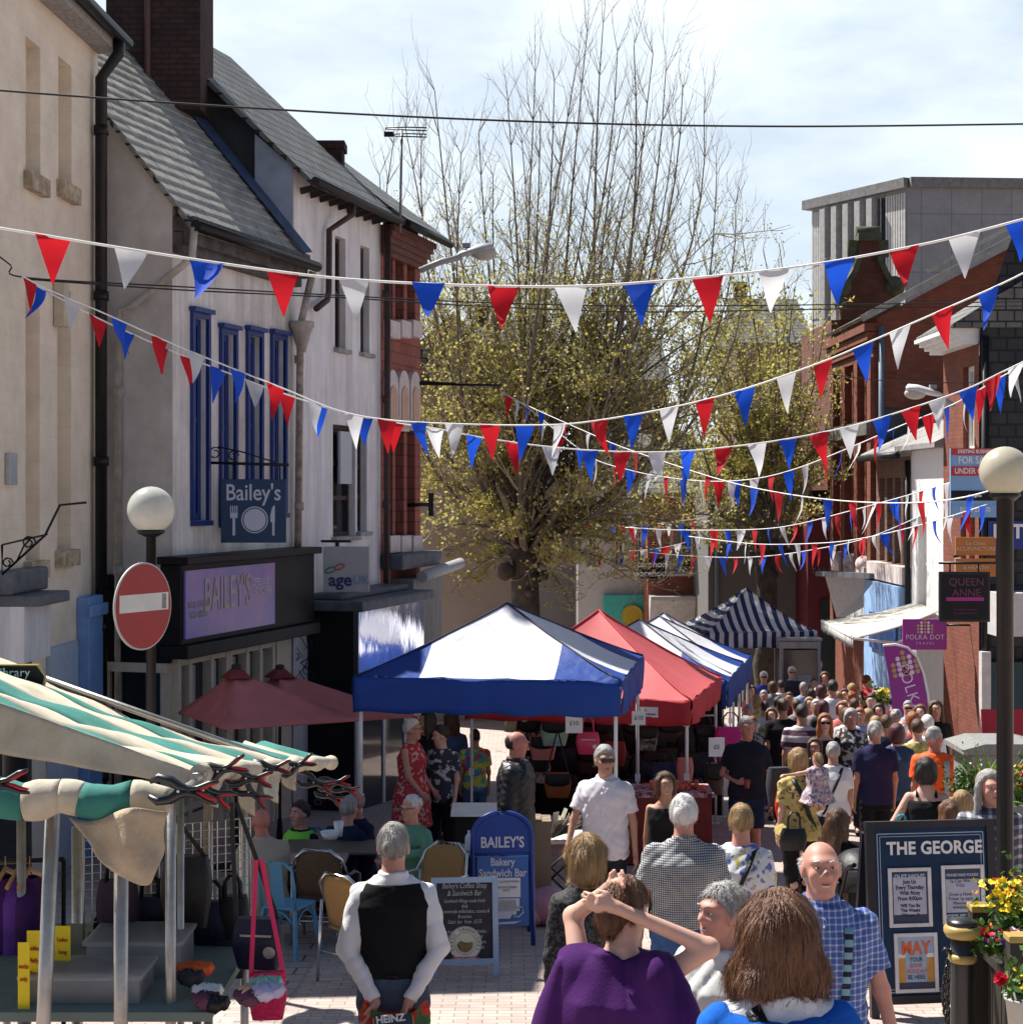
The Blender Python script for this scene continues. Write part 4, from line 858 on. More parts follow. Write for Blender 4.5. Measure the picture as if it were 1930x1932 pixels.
# ------------------------------------------------------------------ bunting
FL = {'R': mat('red_bunting_cloth', (.52, .012, .022), .75, var=.06, trans=.4), 'W': mat('white_bunting_cloth', (.66, .67, .70), .75, var=.04, trans=.45), 'B': mat('blue_bunting_cloth', (.012, .085, .62), .75, var=.06, trans=.4)}
COLN = {'R': 'red', 'W': 'white', 'B': 'blue'}
def curve_at(ctrl, px):
    for (a, b), (c, d) in zip(ctrl, ctrl[1:]):
        if a <= px <= c: return b+(d-b)*(px-a)/(c-a)
    return ctrl[0][1] if px < ctrl[0][0] else ctrl[-1][1]
def smooth_ctrl(ctrl, n=6):
    P = [ctrl[0]]+ctrl+[ctrl[-1]]; out = []
    for i in range(1, len(P)-2):
        for k in range(n):
            t = k/n; q = []
            for a in (0, 1):
                p0, p1, p2, p3 = P[i-1][a], P[i][a], P[i+1][a], P[i+2][a]
                q.append(.5*((2*p1)+(-p0+p2)*t+(2*p0-5*p1+4*p2-p3)*t*t+(-p0+3*p1-3*p2+p3)*t**3))
            out.append(tuple(q))
    return out+[ctrl[-1]]
def bunting(label, ctrl, d0, d1, flags, order, w=.205, h=.30, twist=.25, seed=1, cord=.008, colors=None, pow_=1.0):
    """flags: px positions of the pennants; order: colour sequence"""
    R = random.Random(seed); c = smooth_ctrl(ctrl); pa, pb = c[0][0], c[-1][0]
    dep = lambda px: d0+(d1-d0)*max(0, min(1, (px-pa)/(pb-pa)))**pow_
    pt = lambda px: W(px, curve_at(c, px), dep(px))
    o = pt((pa+pb)/2); t = empty('bunting', o, label, 'bunting', 'strings of red, white and blue bunting over the street')
    s = MB(); s.tube([pt(q[0]) for q in c], cord, 5); s.build('cord', m_string, t, fix=False)
    for i, px in enumerate(flags):
        k = (colors or order)[i % len(colors or order)]
        p = pt(px); tg = pt(px+4)-pt(px-4); tg.normalize()
        a = R.gauss(0, twist); u = V(tg.x*cos(a)-tg.y*sin(a)*.6, tg.y+sin(a), tg.z).normalized()
        sag = V(R.gauss(0,.05), R.gauss(0,.16), -1).normalized(); n = u.cross(sag); cu = R.gauss(0, .5); ww = w*R.uniform(.92,1.05); hh = h*R.uniform(.95,1.06)
        rows = 7; vs, fs = [], []
        for r in range(rows+1):
            f = r/rows; hw = ww/2*(1-f)+.003
            off = n*(cu*.15*f*f+.014*sin(5*f+i)); bend = n*.02*cu
            for j in (-1, -.35, .35, 1):
                vs.append(p+u*hw*j+sag*hh*f+off+bend*(j*j-.5)*(1-f)*1.6+u*.03*cu*f*f)
        for r in range(rows):
            for j in range(3):
                b = r*4+j; fs.append((b, b+1, b+5, b+4))
        m = MB(); m.add(vs, fs, 0, True); m.build('pennant', FL[k], t, fix=False)
    return t
def ring(a, b, st): return [a+st*i for i in range(int((b-a)/st)+1)]
bunting('front string of large pennants, nearest, dipping across the whole picture under the street lamp', [(-40, 425), (0, 430), (220, 466), (420, 497), (600, 521), (760, 533), (960, 540), (1130, 538), (1300, 525), (1480, 506), (1620, 484), (1780, 452), (1930, 413), (1980, 398)], 10.8, 11.6,
        [100, 247, 390, 533, 668, 808, 949, 1077, 1207, 1335, 1460, 1582, 1705, 1820, 1925], 'RWB', w=.208, h=.292, twist=.08, seed=2, cord=.009)
bunting('second string, from the hook on the cream wall up to the upper right edge', [(42, 520), (90, 545), (200, 592), (330, 650), (440, 695), (540, 735), (640, 775), (740, 793), (870, 800), (1000, 802), (1100, 797), (1260, 770), (1400, 735), (1550, 683), (1640, 645), (1720, 610), (1800, 575), (1890, 535), (1960, 500)], 17.4, 14.2,
        [56, 137, 222, 300, 372, 450, 520, 592, 668, 730]+[790, 858, 924, 990, 1054, 1130, 1195, 1262, 1330, 1405, 1483, 1553, 1628, 1697, 1778, 1865], 'R', w=.185, h=.325, twist=.3, seed=4, colors='RWBRWBRWWR'+'BWRBWRBWRBWRBWRB')
bunting('third string, leaving the same hook and sagging below the second', [(42, 522), (90, 550), (200, 607), (330, 664), (440, 707), (540, 744), (640, 776), (740, 797), (820, 808), (900, 824), (1010, 840), (1120, 850), (1240, 853), (1350, 846), (1480, 829), (1600, 805), (1700, 776), (1820, 735), (1890, 702), (1960, 668)], 17.6, 16.5,
        [78, 185, 240, 302, 355, 412, 480, 540, 602, 686, 745]+[820, 895, 968, 1040, 1112, 1175, 1240, 1297, 1365, 1430, 1487, 1545, 1603, 1665, 1718, 1768, 1826, 1873, 1915], 'R', w=.19, h=.31, twist=.35, seed=5, colors='BRBRRBWRBBR'+'WBRWBRWBRWBRWBRWBRW')
bunting('string from the brick building bracket with narrow twisted pennants, lower of the two there', [(945, 738), (990, 765), (1040, 805), (1090, 845), (1130, 870), (1180, 885), (1240, 898), (1330, 908), (1420, 904), (1500, 885), (1600, 846), (1700, 803), (1800, 762), (1900, 705), (1960, 680)], 30, 19,
        ring(960, 1940, 33), 'RBW', w=.17, h=.40, twist=.9, seed=6)
bunting('string from the brick building bracket running to the globe lamp at the right', [(945, 740), (1010, 772), (1100, 812), (1170, 842), (1280, 880), (1360, 905), (1440, 924), (1540, 940), (1640, 948), (1740, 948), (1820, 938), (1880, 922)], 30, 17,
        ring(975, 1870, 45), 'WBR', w=.18, h=.38, twist=.3, seed=7, pow_=.9)
bunting('string rising behind the brick pilasters to the for sale board', [(1180, 995), (1280, 1000), (1420, 999), (1500, 990), (1600, 965), (1700, 938), (1800, 908)], 36, 26,
        ring(1190, 1790, 26), 'RBW', w=.19, h=.40, twist=.4, seed=8)
bunting('string crossing in front of the pebbledashed building, ending by the white building', [(1300, 1012), (1380, 1022), (1440, 1027), (1520, 1026), (1600, 1020), (1700, 1000), (1800, 972), (1862, 952)], 34, 24,
        ring(1312, 1860, 32), 'WRB', w=.19, h=.40, twist=.3, seed=9)
bunting('lowest long string just above the striped stall', [(1225, 1042), (1290, 1048), (1380, 1052), (1460, 1048), (1540, 1036), (1640, 1014), (1740, 972)], 38, 30,
        ring(1232, 1735, 26), 'RWB', w=.18, h=.38, twist=.3, seed=10)
bunting('short string low among the branches in front of the white shop', [(1060, 1040), (1120, 1042), (1180, 1040), (1240, 1035), (1300, 1022)], 47, 46,
        ring(1068, 1296, 21), 'RWB', w=.22, h=.40, twist=.3, seed=11)
bunting('higher short string among the branches in front of the white shop', [(1080, 985), (1140, 992), (1200, 992), (1290, 982), (1340, 975)], 48, 47,
        ring(1086, 1336, 22), 'BRW', w=.22, h=.40, twist=.3, seed=12)
# cables
def cable(label, ctrl, d0, d1, r=.009):
    c = smooth_ctrl(ctrl); pa, pb = c[0][0], c[-1][0]; mid = W((pa+pb)/2, ctrl[len(ctrl)//2][1], (d0+d1)/2)
    s = MB(); s.tube([W(x, y, d0+(d1-d0)*(x-pa)/(pb-pa)) for x, y in c], r, 5)
    return tag(s.build('overhead_cable', m_cable, loc=mid, fix=False), label, 'cable')
cable('single black cable crossing the sky above everything', [(-40, 167), (300, 192), (700, 216), (1100, 232), (1500, 238), (1960, 233)], 13, 15)
cable('upper of two dark cables strung from the cream wall past the tree', [(-20, 470), (20, 500), (45, 523), (330, 540), (640, 557), (900, 570), (1200, 577), (1600, 574), (1960, 568)], 17.6, 26)
cable('lower of two dark cables strung from the cream wall past the tree', [(45, 526), (330, 546), (640, 561), (900, 577), (1200, 588), (1500, 584), (1960, 576)], 17.6, 26)
cable('thin cable in front of the slate roofed building', [(1560, 705), (1700, 720), (1960, 722)], 26, 26, .007)
# ------------------------------------------------------------------ market gazebos
def gazebo_mat(name, edge, mid):
    if name in MATS: return MATS[name]
    m = mat(name, edge, .6, var=0, trans=.28); nt, b, L = nodes_of(m)
    tc = [n for n in nt.nodes if n.type == 'TEX_COORD'][0]; sp = nt.nodes.new('ShaderNodeSeparateXYZ'); L(tc.outputs['Object'], sp.inputs[0]); r = []
    for ax in ('X', 'Y'):
        a = nt.nodes.new('ShaderNodeMath'); a.operation = 'ABSOLUTE'; L(sp.outputs[ax], a.inputs[0])
        g = nt.nodes.new('ShaderNodeMath'); g.operation = 'GREATER_THAN'; g.inputs[1].default_value = .76; L(a.outputs[0], g.inputs[0]); r.append(g.outputs[0])
    mu = nt.nodes.new('ShaderNodeMath'); mu.operation = 'MULTIPLY'; L(r[0], mu.inputs[0]); L(r[1], mu.inputs[1])
    mx = nt.nodes.new('ShaderNodeMix'); mx.data_type = 'RGBA'; mx.inputs['A'].default_value = (*mid, 1); mx.inputs['B'].default_value = (*edge, 1); L(mu.outputs[0], mx.inputs['Factor'])
    L(mx.outputs['Result'], b.inputs['Base Color'])
    for t in nt.nodes:
        if t.type == 'BSDF_TRANSLUCENT': L(mx.outputs['Result'], t.inputs['Color'])
    n2 = nt.nodes.new('ShaderNodeTexNoise'); n2.inputs['Scale'].default_value = 2.4; n2.inputs['Detail'].default_value = 3; L(tc.outputs['Object'], n2.inputs['Vector'])
    bp = nt.nodes.new('ShaderNodeBump'); bp.inputs['Strength'].default_value = .6; bp.inputs['Distance'].default_value = .08; L(n2.outputs['Fac'], bp.inputs['Height']); L(bp.outputs['Normal'], b.inputs['Normal'])
    return m
C_BLUE, C_RED = (.010, .055, .30), (.52, .035, .045)
m_gz_blue = gazebo_mat('blue_and_white_canopy', C_BLUE, (.74, .75, .80))
m_gz_red = mat('red_canopy', (.66, .13, .14), .6, var=.06, trans=.28, bump=.35, bscale=2.4)  # paler than the valance cloth: strong sunlight put into the canopy's colour
m_val_blue = mat('blue_valance', C_BLUE, .65, var=.12, scale=2, trans=.12, bump=.4, bscale=2.5)
m_val_red = mat('red_valance', C_RED, .65, var=.08, scale=2, trans=.12, bump=.4, bscale=2.5)
def gazebo(label, cx, cy, zev, rise, yaw, mr, mv, val=.38, hw=1.5, seam=True, lean=0.0, roof_pow=1.12, group='market gazebos in a row down the street'):
    zb = G(cy); t = empty('market_gazebo', (cx, cy, zb), label, 'gazebo', group, rz=yaw); ze = zev-zb; R = random.Random(int(cx*100))
    m = MB(); n, k = 12, 12
    for s in range(4):
        M = Matrix.Rotation(pi/2*s, 3, 'Z')
        P = []
        for i in range(n+1):
            v = i/n; hh = hw*(1-v); row = []
            for j in range(k+1):
                x = -hh+2*hh*j/k; sag = -.05*sin(pi*v)*(1-(2*j/k-1)**2) + .012*sin(9*x+4*s)*(1-v)
                row.append(M @ V(x, -hh, ze+rise*v**roof_pow+sag))
            P.append(row)
        m.grid(P)
    roof = m.build('canopy', mr, t, local=True)
    q = MB()                                      # dark hip seams
    for s in range(4):
        M = Matrix.Rotation(pi/2*s, 3, 'Z')
        q.tube([M @ V(-hw*(1-v), -hw*(1-v), ze+rise*v**roof_pow+.004) for v in [i/n for i in range(n+1)]], .014, 5)
    q.build('hip_seam', mat('dark_seam_tape', (.02, .025, .06), .7) if mr is m_gz_blue else mv, roof, local=True, fix=False)
    q = MB()
    for s in range(4):
        M = Matrix.Rotation(pi/2*s, 3, 'Z'); P = []
        for i in range(7):
            z = ze-val*i/6; P.append([M @ V(-hw+2*hw*j/30, -hw-.012-.016*sin(j*1.1+s*2)*(i/6)-.012*sin(j*.43+i*.8), z+(.012*sin(j*.9+s) if i == 6 else 0)) for j in range(31)])
        q.grid(P)
    q.build('valance', mv, t, local=True, solid=.004)
    for sx in (-1, 1):
        for sy in (-1, 1):
            q = MB(); x, y = sx*(hw-.06), sy*(hw-.06); gz = G(cy+y*cos(yaw)+x*sin(yaw))-zb
            q.tube([V(x, y, ze-.05), V(x, y, gz+.9)], .022, 8); q.tube([V(x, y, gz+1.0), V(x, y, gz)], .018, 8); q.box((x, y, gz+.01), (.1, .1, .02)); q.box((x, y, gz+.95), (.06, .06, .09)); q.build('leg', m_white_pole, t, local=True)
    q = MB()
    for s in range(4):
        M = Matrix.Rotation(pi/2*s, 3, 'Z'); e = hw-.06
        for a in range(4):
            x0, x1 = -e+2*e*a/4, -e+2*e*(a+1)/4
            q.bar(M @ V(x0, -e, ze-.06), M @ V(x1, -e, ze-.34), .02, .02); q.bar(M @ V(x0, -e-.02, ze-.34), M @ V(x1, -e-.02, ze-.06), .02, .02)
    q.build('truss', m_white_pole, t, local=True)
    return t, ze, zb
YW = -radians(9)
gz1, ze_, zb_ = gazebo('blue and white gazebo nearest the camera, its left roof panel in shade', -.05, 20.5, ZD(1283, 18.9), .74, YW, m_gz_blue, m_val_blue, val=.40)
gz2, ze2_, zb2_ = gazebo('all red gazebo with a small white label, behind the nearest blue one', 1.2, 23.5, ZD(1315, 22.1), 1.02, YW-.09, m_gz_red, m_val_red, val=.33, hw=1.48)
lb = MB(); lb.box((.95, -1.51, ze2_-.16), (.23, .006, .13)); l_ = lb.build('label', mat('white_card', (.78, .78, .78), .6, var=.03), gz2, local=True)
text_on('lettering', 'A       \nmarquees', .045, (.95, -1.517, ze2_-.16), (1,0,0), (0,0,1), mat('dark_print', (.03, .03, .05), .6, var=0), l_, local=True)
gz3, ze3_, zb3_ = gazebo('blue and white gazebo just beyond the red one, carrying a small oval badge', 2.02, 27.0, ZD(1282, 25.5), .78, YW-.06, m_gz_blue, m_val_blue, val=.42)
lb = MB(); lb.box((1.15, -1.525, ze3_-.3), (.2, .006, .1)); l_ = lb.build('badge', MATS['white_card'], gz3, local=True)
lb = MB(); lb.lathe([(.085, -.004), (.085, .004)], 20, (0,0,0)); 
for i, v in enumerate(lb.v): lb.v[i] = (1.15+v[0], -1.531+v[2]*.3, ze3_-.3+v[1]*.42)
lb.build('badge_oval', mat('crimson_print', (.25, .02, .08), .6, var=0), l_, local=True)
gazebo('third blue and white gazebo, fourth tent of the row from the camera', 2.62, 30.4, ZD(1264, 28.9), .80, YW-.06, m_gz_blue, m_val_blue, val=.42)
gazebo('farthest blue and white gazebo of the row, only its white peak showing', 3.0, 33.8, ZD(1262, 32.3), .95, YW-.06, m_gz_blue, m_val_blue, val=.4)
m_navy_str = stripes_mat('navy_and_white_canvas', (.66, .67, .68), (.022, .035, .12), axis=0, period=.22, duty=.5, trans=.2)
gz6, z6, b6 = gazebo('navy and white striped gazebo alone by the tree trunk and the phone box', XD(1408, 40), 40, ZD(1192, 38.8), .92, radians(8), m_navy_str, m_navy_str, val=.36, hw=1.28, roof_pow=1.3)

# ------------------------------------------------------------------ near market stall on the left
m_canvas = mat('dirty_cream_canvas', (.52, .47, .37), .9, var=.22, scale=5, bump=.35, bscale=9, trans=.12)
m_teal = mat('teal_green_canvas', (.040, .20, .17), .85, var=.2, scale=5, bump=.3, bscale=9, trans=.12)
ST = V(-2.2, 8.5, G(8.5))
stall = empty('market_stall', ST, 'old market stall with cream and teal striped canvas on steel poles, bottom left', 'market stall')
def eave(d): return V(XD(384, 7.5)+(d-7.5)*.03, d, 1.37-.145*(d-7.5))
def ridge(d): return eave(d)+V(-1.75, 0, .62)
roofm = MB(); n = 34
for i, (d0, d1) in enumerate([(7.45, 7.72), (7.72, 8.12), (8.12, 8.62), (8.62, 8.95), (8.95, 9.5), (9.5, 9.72), (9.72, 10.1)]):
    mi = 1 if i in (1, 3, 5) else 0
    if i == 6: mi = 0
    rows = []
    for a in range(4):
        d = d0+(d1-d0)*a/3; row = []
        for j in range(n+1):
            f = j/n; p = eave(d).lerp(ridge(d), f); sag = -.06*sin(pi*f)+.018*sin(d*9+f*5)*(1-f*.4)+.012*sin(f*23+d*3); row.append(p+V(0,0,sag))
        rows.append(row)
    roofm.grid(rows, mi)
for i in range(5):                                # other slope of the roof
    d0, d1 = 7.45+.53*i, 7.45+.53*(i+1)
    roofm.grid([[ridge(d).lerp(ridge(d)+V(-1.75,0,-.62), f) for f in (0, .5, 1)] for d in (d0, d1)], i % 2)
roofm.build('canvas_roof', [m_canvas, m_teal], stall, solid=.006)
gb = MB(); rows = []                              # cloth hanging at the near end
for i in range(9):
    f = i/8; row = []
    for j in range(25):
        a = eave(7.44).lerp(ridge(7.44), j/24); px = CX+a.x/a.y*F; b = W(px, 1478-max(0, 324-px)*.172, 7.42)
        p = a.lerp(b, f); row.append(p+V(0, .012*sin(j*1.3+f*3)*f, 0))
    rows.append(row)
gb.grid(rows); gb.build('end_cloth', m_canvas, stall, solid=.006)
rl = MB()                                         # canvas rolled round the front rail
x0, x1 = XD(-60, 6.9), XD(322, 6.95); segs = [(0, .14, 1), (.14, .28, 1), (.28, .46, 0), (.46, .56, 0), (.56, .82, 1), (.82, 1.0, 0)]
for a, b, mi in segs:
    pts, rr = [], []
    for i in range(7):
        f = a+(b-a)*i/6; pts.append(V(x0+(x1-x0)*f, 6.92, ZD(1508, 6.92)+.012*sin(f*17))); rr.append(.088-.03*f+.003*sin(f*40)+.004*sin(f*23))
    rl.tube(pts, rr, 16, mi)
rl.build('rolled_canvas', [m_canvas, m_teal], stall)
fp = MB(); rows = []                              # loose flap hanging from the roll like a cone
for i in range(15):
    f = i/14; row = []
    for j in range(25):
        a = j/24
        top = V(XD(135+185*a, 6.9), 6.86+.05*sin(a*6), ZD(1540-20*a+12*sin(a*7), 6.9)); tip = W(252+55*sin(a*2.4-.6)-8, 1648+16*sin(a*3.1), 6.82)
        p = top.lerp(tip, f**.85); bul = sin(pi*f)*.035*sin(a*9)+.05*sin(pi*a)*f
        row.append(p+V(.02*sin(f*7+a*4)*f, -.10*sin(pi*a)*(.4+f*.6)+bul*.6, 0))
    rows.append(row)
fp.grid(rows); fp.build('hanging_flap', mat('peach_stained_canvas', (.50, .40, .28), .9, var=.25, scale=5, bump=.3, trans=.15), stall, solid=.005)
def pole(px0, py0, px1, py1, d, r, dbot=None, m=m_galv):
    a, b = W(px0, py0, d), W(px1, py1, dbot or d); g = G(d)
    if b.z > g: b = a+(b-a)*((a.z-g)/(a.z-b.z))
    q = MB(); q.tube([a, b], r, 14); q.build('pole', m, stall)
for a in ((40, 1500, 41, 1880, 8.2, .022), (100, 1520, 82, 1932, 7.02, .030), (229, 1560, 228, 1932, 7.0, .029), (322, 1490, 322, 1900, 7.4, .0235), (341, 1500, 341, 1890, 8.0, .0165), (393, 1500, 393, 1880, 8.6, .0235), (459, 1480, 461, 1800, 9.9, .0235), (146, 1560, 146, 1780, 9.2, .030)): pole(*a)
rr_ = MB()
for a, b in ((W(-40, 1508, 6.92), W(325, 1506, 6.92)), (eave(7.3), eave(10.2)), (ridge(7.3), ridge(10.2)), (eave(10.1), ridge(10.1)), (W(325, 1500, 6.92), eave(7.5))): rr_.tube([a-V(0,0,.015), b-V(0,0,.015)], .02, 10)
rr_.build('rail', m_galv, stall)
er = MB()                                         # rolled edge along the street side
er.tube([eave(7.4+.3*i)+V(.01*sin(i*2), 0, .005*sin(i*3)) for i in range(15)], [.042+.012*sin(i*2.3) for i in range(15)], 12); er.build('rolled_edge', m_canvas, stall)
for k, (d, ln) in enumerate([(7.6, .16), (8.5, .24), (9.2, .20), (9.8, .15)]):
    q = MB(); rows = []
    for i in range(7):
        f = i/6; rows.append([eave(d+.38*(j/12-.5))+V(.03*sin(j*.9+f*3)+.02*f, .02*sin(f*5), -ln*f*sin(pi*j/12)**.6+.01) for j in range(13)])
    q.grid(rows); q.build('canvas_fold', [m_canvas, mat('peach_stained_canvas', (.5, .4, .28))][k % 2], stall, solid=.004)
rows = [[eave(d).lerp(ridge(d), f)+V(.02*sin(d*5), 0, -.03*sin(pi*f)+.015*sin(d*11+f*9)) for f in (0, .08, .16, .24)] for d in [10.1+.1*i for i in range(16)]]
for a, m_ in ((0, m_teal), (5, m_canvas), (10, m_teal)): q = MB(); q.grid(rows[a:a+6]); q.build('canvas_end', m_, stall, solid=.005)
# spring clamps
m_clamp = mat('black_clamp_plastic', (.010, .010, .012), .35, var=.2, spec=.6)
m_grip = mat('red_grip', (.45, .012, .02), .4, var=.1)
def clamp(label, px, py, d, ang, size, flip=1, yaw=0.0):
    size *= .78
    o = W(px, py, d); t = empty('spring_clamp', o, label, 'clamp', 'black spring clamps with red grips along the stall edge')
    M = Matrix.Rotation(yaw, 3, 'Z') @ Matrix.Rotation(-ang, 3, 'Y'); S = size
    def arm(sg):
        q = MB(); pts = [(-.42, .10), (-.30, .17), (-.12, .13), (0, .05), (.12, .02), (.26, .05), (.42, .13), (.55, .16)]
        th = [.05, .085, .10, .10, .075, .055, .05, .03]
        q.tube([M @ V(x*S, 0, sg*z*S)+V(0, sg*.012*S, 0) for x, z in pts], [a*S for a in th], 8, flat=.75)
        return q
    for sg in (1, -1):
        a = arm(sg).build('jaw', m_clamp, t, local=True, fix=False)
        q = MB(); pts = [(.24, .035), (.34, .075), (.44, .125), (.54, .15)]
        q.tube([M @ V(x*S, 0, sg*(z-.028)*S)+V(0, sg*.012*S-.012*S, .014*S) for x, z in pts], [.02*S, .034*S, .034*S, .02*S], 8, flat=.8); q.build('grip', m_grip, a, local=True, fix=False)
    q = MB(); q.tube([M @ V(0, -.09*S, 0), M @ V(0, .09*S, 0)], .022*S, 8); q.build('rivet', mat('steel_rivet', (.5, .5, .5), .3, metal=.9, var=0), t, local=True)
    return t
for a in [('large black clamp gripping the end of the rolled front canvas', 338, 1492, 6.8, -.06, .36), ('clamp half out of the picture on the rolled canvas at the left edge', -20, 1482, 6.7, .10, .36), ('clamp tilted upward behind the largest one on the stall corner', 412, 1455, 7.5, .28, .30),
          ('clamp tilted downward under the stall corner', 385, 1490, 7.45, -.42, .33), ('clamp on the middle of the rolled street edge with its grips pointing right', 465, 1468, 8.1, -.08, .29), ('clamp hanging its handles below the rolled street edge', 470, 1494, 8.25, -.55, .27),
          ('clamp lying flat on top of the canvas edge', 505, 1450, 8.8, .05, .28), ('clamp on the upper canvas edge with a long raised red handle', 556, 1446, 9.6, .35, .28), ('clamp on the drooping canvas with handles pointing right and down', 592, 1476, 10.3, -.30, .30),
          ('clamp on the teal far corner of the stall', 626, 1478, 10.9, .12, .28), ('clamp at the very end of the stall edge, in front of the cafe guests', 648, 1488, 11.4, -.25, .25), ('small clamp under the teal far corner, pointing down', 618, 1500, 11.0, -.5, .26)]:
    clamp(*a)
# wire grid display panel
m_wire = mat('chrome_wire', (.55, .54, .52), .3, metal=.8, var=.1)
gp0 = W(158, 1850, 8.3); g = MB(); U = V(XD(472, 8.5)-XD(158, 8.3), .2, 0); H = 1.0*(1850-1572)/F*8.3
o_ = W(158, 1850, 8.3)
for i in range(21): g.tube([o_+U*(i/20), o_+U*(i/20)+V(0,0,H*(1+.05*i/20))], .0026, 4, cap=False)
for j in range(19): g.tube([o_+V(0,0,H*j/18), o_+U+V(0,0,H*1.05*j/18)], .0026, 4, cap=False)
gr = empty('wire_grid_panel', o_, 'wire mesh grid panel for hanging goods at the back of the stall', 'display grid')
g.build('mesh', m_wire, gr, fix=False); q = MB(); q.tube([o_, o_+V(0,0,H), o_+U+V(0,0,H*1.05), o_+U], .006, 6); q.build('frame', m_wire, gr)
# goods hung on the grid, tubs and piles on the table
def blob_bag(label, c, w, h, dpt, m, strap=None, mstrap=None, yaw=0, name='bag', flap=False, group=None, zip_=None, loc_group=None):
    t = empty(name, c, label, 'bag', group, rz=yaw); q = MB(); n, k = 10, 16; vs = []
    rows = []
    for i in range(n+1):
        f = i/n; z = -h*f; ww = w/2*(.86+.16*sin(pi*min(1, f*1.15)))*(1 if f < .93 else .93); dd = dpt/2*(.35+.75*sin(pi*(f*.8+.12)))
        rows.append([V(ww*(abs(cos(a))**.5)*(1 if cos(a) >= 0 else -1), dd*(abs(sin(a))**.6)*(1 if sin(a) >= 0 else -1), z) for a in [2*pi*j/k for j in range(k+1)]])
    q.grid(rows); q.add(rows[0][:-1], [tuple(range(k))]); q.add(rows[-1][:-1], [tuple(range(k))])
    b = q.build('body', m, t, local=True)
    if flap:
        q = MB(); rows = [[V(w*.46*x, -dpt*.52-.008-.01*sin(f*3), -h*.02-h*.5*f*(1-.25*abs(x)**3)) for x in [j/4-1 for j in range(9)]] for f in [i/5 for i in range(6)]]
        q.grid(rows); q.build('flap', mstrap or m, t, local=True, solid=.006)
    if strap:
        q = MB(); s = strap
        if s[0] == 'handle': q.tube([V(-w*.25, -dpt*.2, -.02), V(-w*.22, -dpt*.2, s[1]*.7), V(-w*.1, -dpt*.2, s[1]), V(w*.1, -dpt*.2, s[1]), V(w*.22, -dpt*.2, s[1]*.7), V(w*.25, -dpt*.2, -.02)], .012, 7)
        else:
            a = V(*s[1])
            for sg in (-1, 1): q.bar(V(sg*w*.44, 0, -.03), a+V(sg*.012, 0, 0), .02, .006, up=(0,1,0))
        q.build('strap', mstrap or m, t, local=True)
    if zip_:
        q = MB(); q.bar(V(-w*.3, -dpt*.55, -h*.3), V(w*.32, -dpt*.55, -h*.3), .008, .01); q.lathe([(.028, -.004), (.028, .004)], 12, V(w*.28, -dpt*.55, -h*.62), M=Matrix.Rotation(pi/2, 3, 'X')); q.build('zip', mat('steel_zip', (.4, .4, .38), .3, metal=.7), t, local=True)
    return t
m_blackbag = mat('black_nylon', (.008, .008, .010), .5, var=.3, bump=.2)
m_navybag = mat('navy_nylon', (.010, .012, .035), .5, var=.25, bump=.2)
blob_bag('navy shoulder bag hanging by a long black strap from the grid corner', W(487, 1732, 7.9), .235, .235, .10, m_navybag, ('point', (-.13, .05, .52)), m_blackbag, yaw=-.12, zip_=True)
blob_bag('bright pink sequinned shoulder bag hanging at the outer corner of the stall', W(505, 1834, 7.7), .17, .215, .07, mat('pink_sequin_cloth', (.60, .012, .10), .35, var=.3, scale=60, bump=.9, bscale=120), ('point', (-.04, .02, .50)), mat('pink_strap', (.62, .02, .11), .6, var=.1), yaw=.1)
blob_bag('black rucksack hanging in the middle of the wire grid', W(352, 1615, 8.15), .24, .34, .12, m_blackbag, ('point', (-.08, .05, .18)), m_blackbag)
blob_bag('dark purple tote bag hanging left on the wire grid', W(222, 1660, 8.15), .20, .28, .08, mat('plum_cloth', (.035, .016, .030), .7, var=.2), ('handle', .13), m_blackbag)
blob_bag('mint green floral bag low on the wire grid', W(283, 1775, 8.2), .15, .20, .06, print_mat('mint_floral_cloth', (.45, .52, .46), [(.55, .12, .12), (.08, .10, .08)], scale=16, thr=.60), ('handle', .08), m_blackbag)
for i, (px, py, w_, h_) in enumerate([(200, 1760, .20, .25), (246, 1790, .19, .24), (318, 1690, .19, .22), (400, 1700, .2, .24), (430, 1760, .19, .22), (370, 1790, .2, .22), (285, 1690, .18, .2), (440, 1690, .16, .25)]):
    blob_bag('black nylon bag hanging among others on the wire grid of the stall', W(px, py, 8.35), w_, h_, .09, m_blackbag if i % 3 else m_navybag, ('handle', .1), m_blackbag, group='dark bags hung on the wire grid')
def cloth_heap(label, c, sx, sy, sz, mats, seed, name='folded_garment', cat='garment', group=None):
    R = random.Random(seed)
    for i, m in enumerate(mats):
        q = MB(); n = 10; px_ = c+V(R.uniform(-sx, sx)*.6, R.uniform(-sy, sy)*.6, sz*i/len(mats)); a = R.uniform(.042, .06); rows = []
        for u in range(n+1):
            row = []
            for v in range(15):
                an = 2*pi*v/14; r = a*(1+.3*sin(3*an+i)+.15*sin(5*an+2*i))*sin(pi*max(.02, min(.98, u/n))); row.append(px_+V(r*cos(an)*1.2, r*sin(an), (.03+.008*sin(3*an+i))*cos(pi*u/n)+.008*sin(an*5+2*u)))
            rows.append(row)
        q.grid(rows); tag(q.build(name, m[0], loc=px_), label % m[1], cat, group)
m_c1 = mat('mint_knit', (.30, .52, .42), .9, var=.15, bump=.6, bscale=60); m_c2 = mat('lilac_knit', (.45, .42, .58), .9, var=.15); m_c3 = mat('peach_knit', (.62, .36, .24), .9, var=.15); m_c4 = mat('plum_print', (.10, .04, .07), .9, var=.3)
m_c5 = mat('orange_tag', (.6, .10, .02), .8); m_c6 = mat('white_cotton', (.66, .66, .66), .9, var=.05)
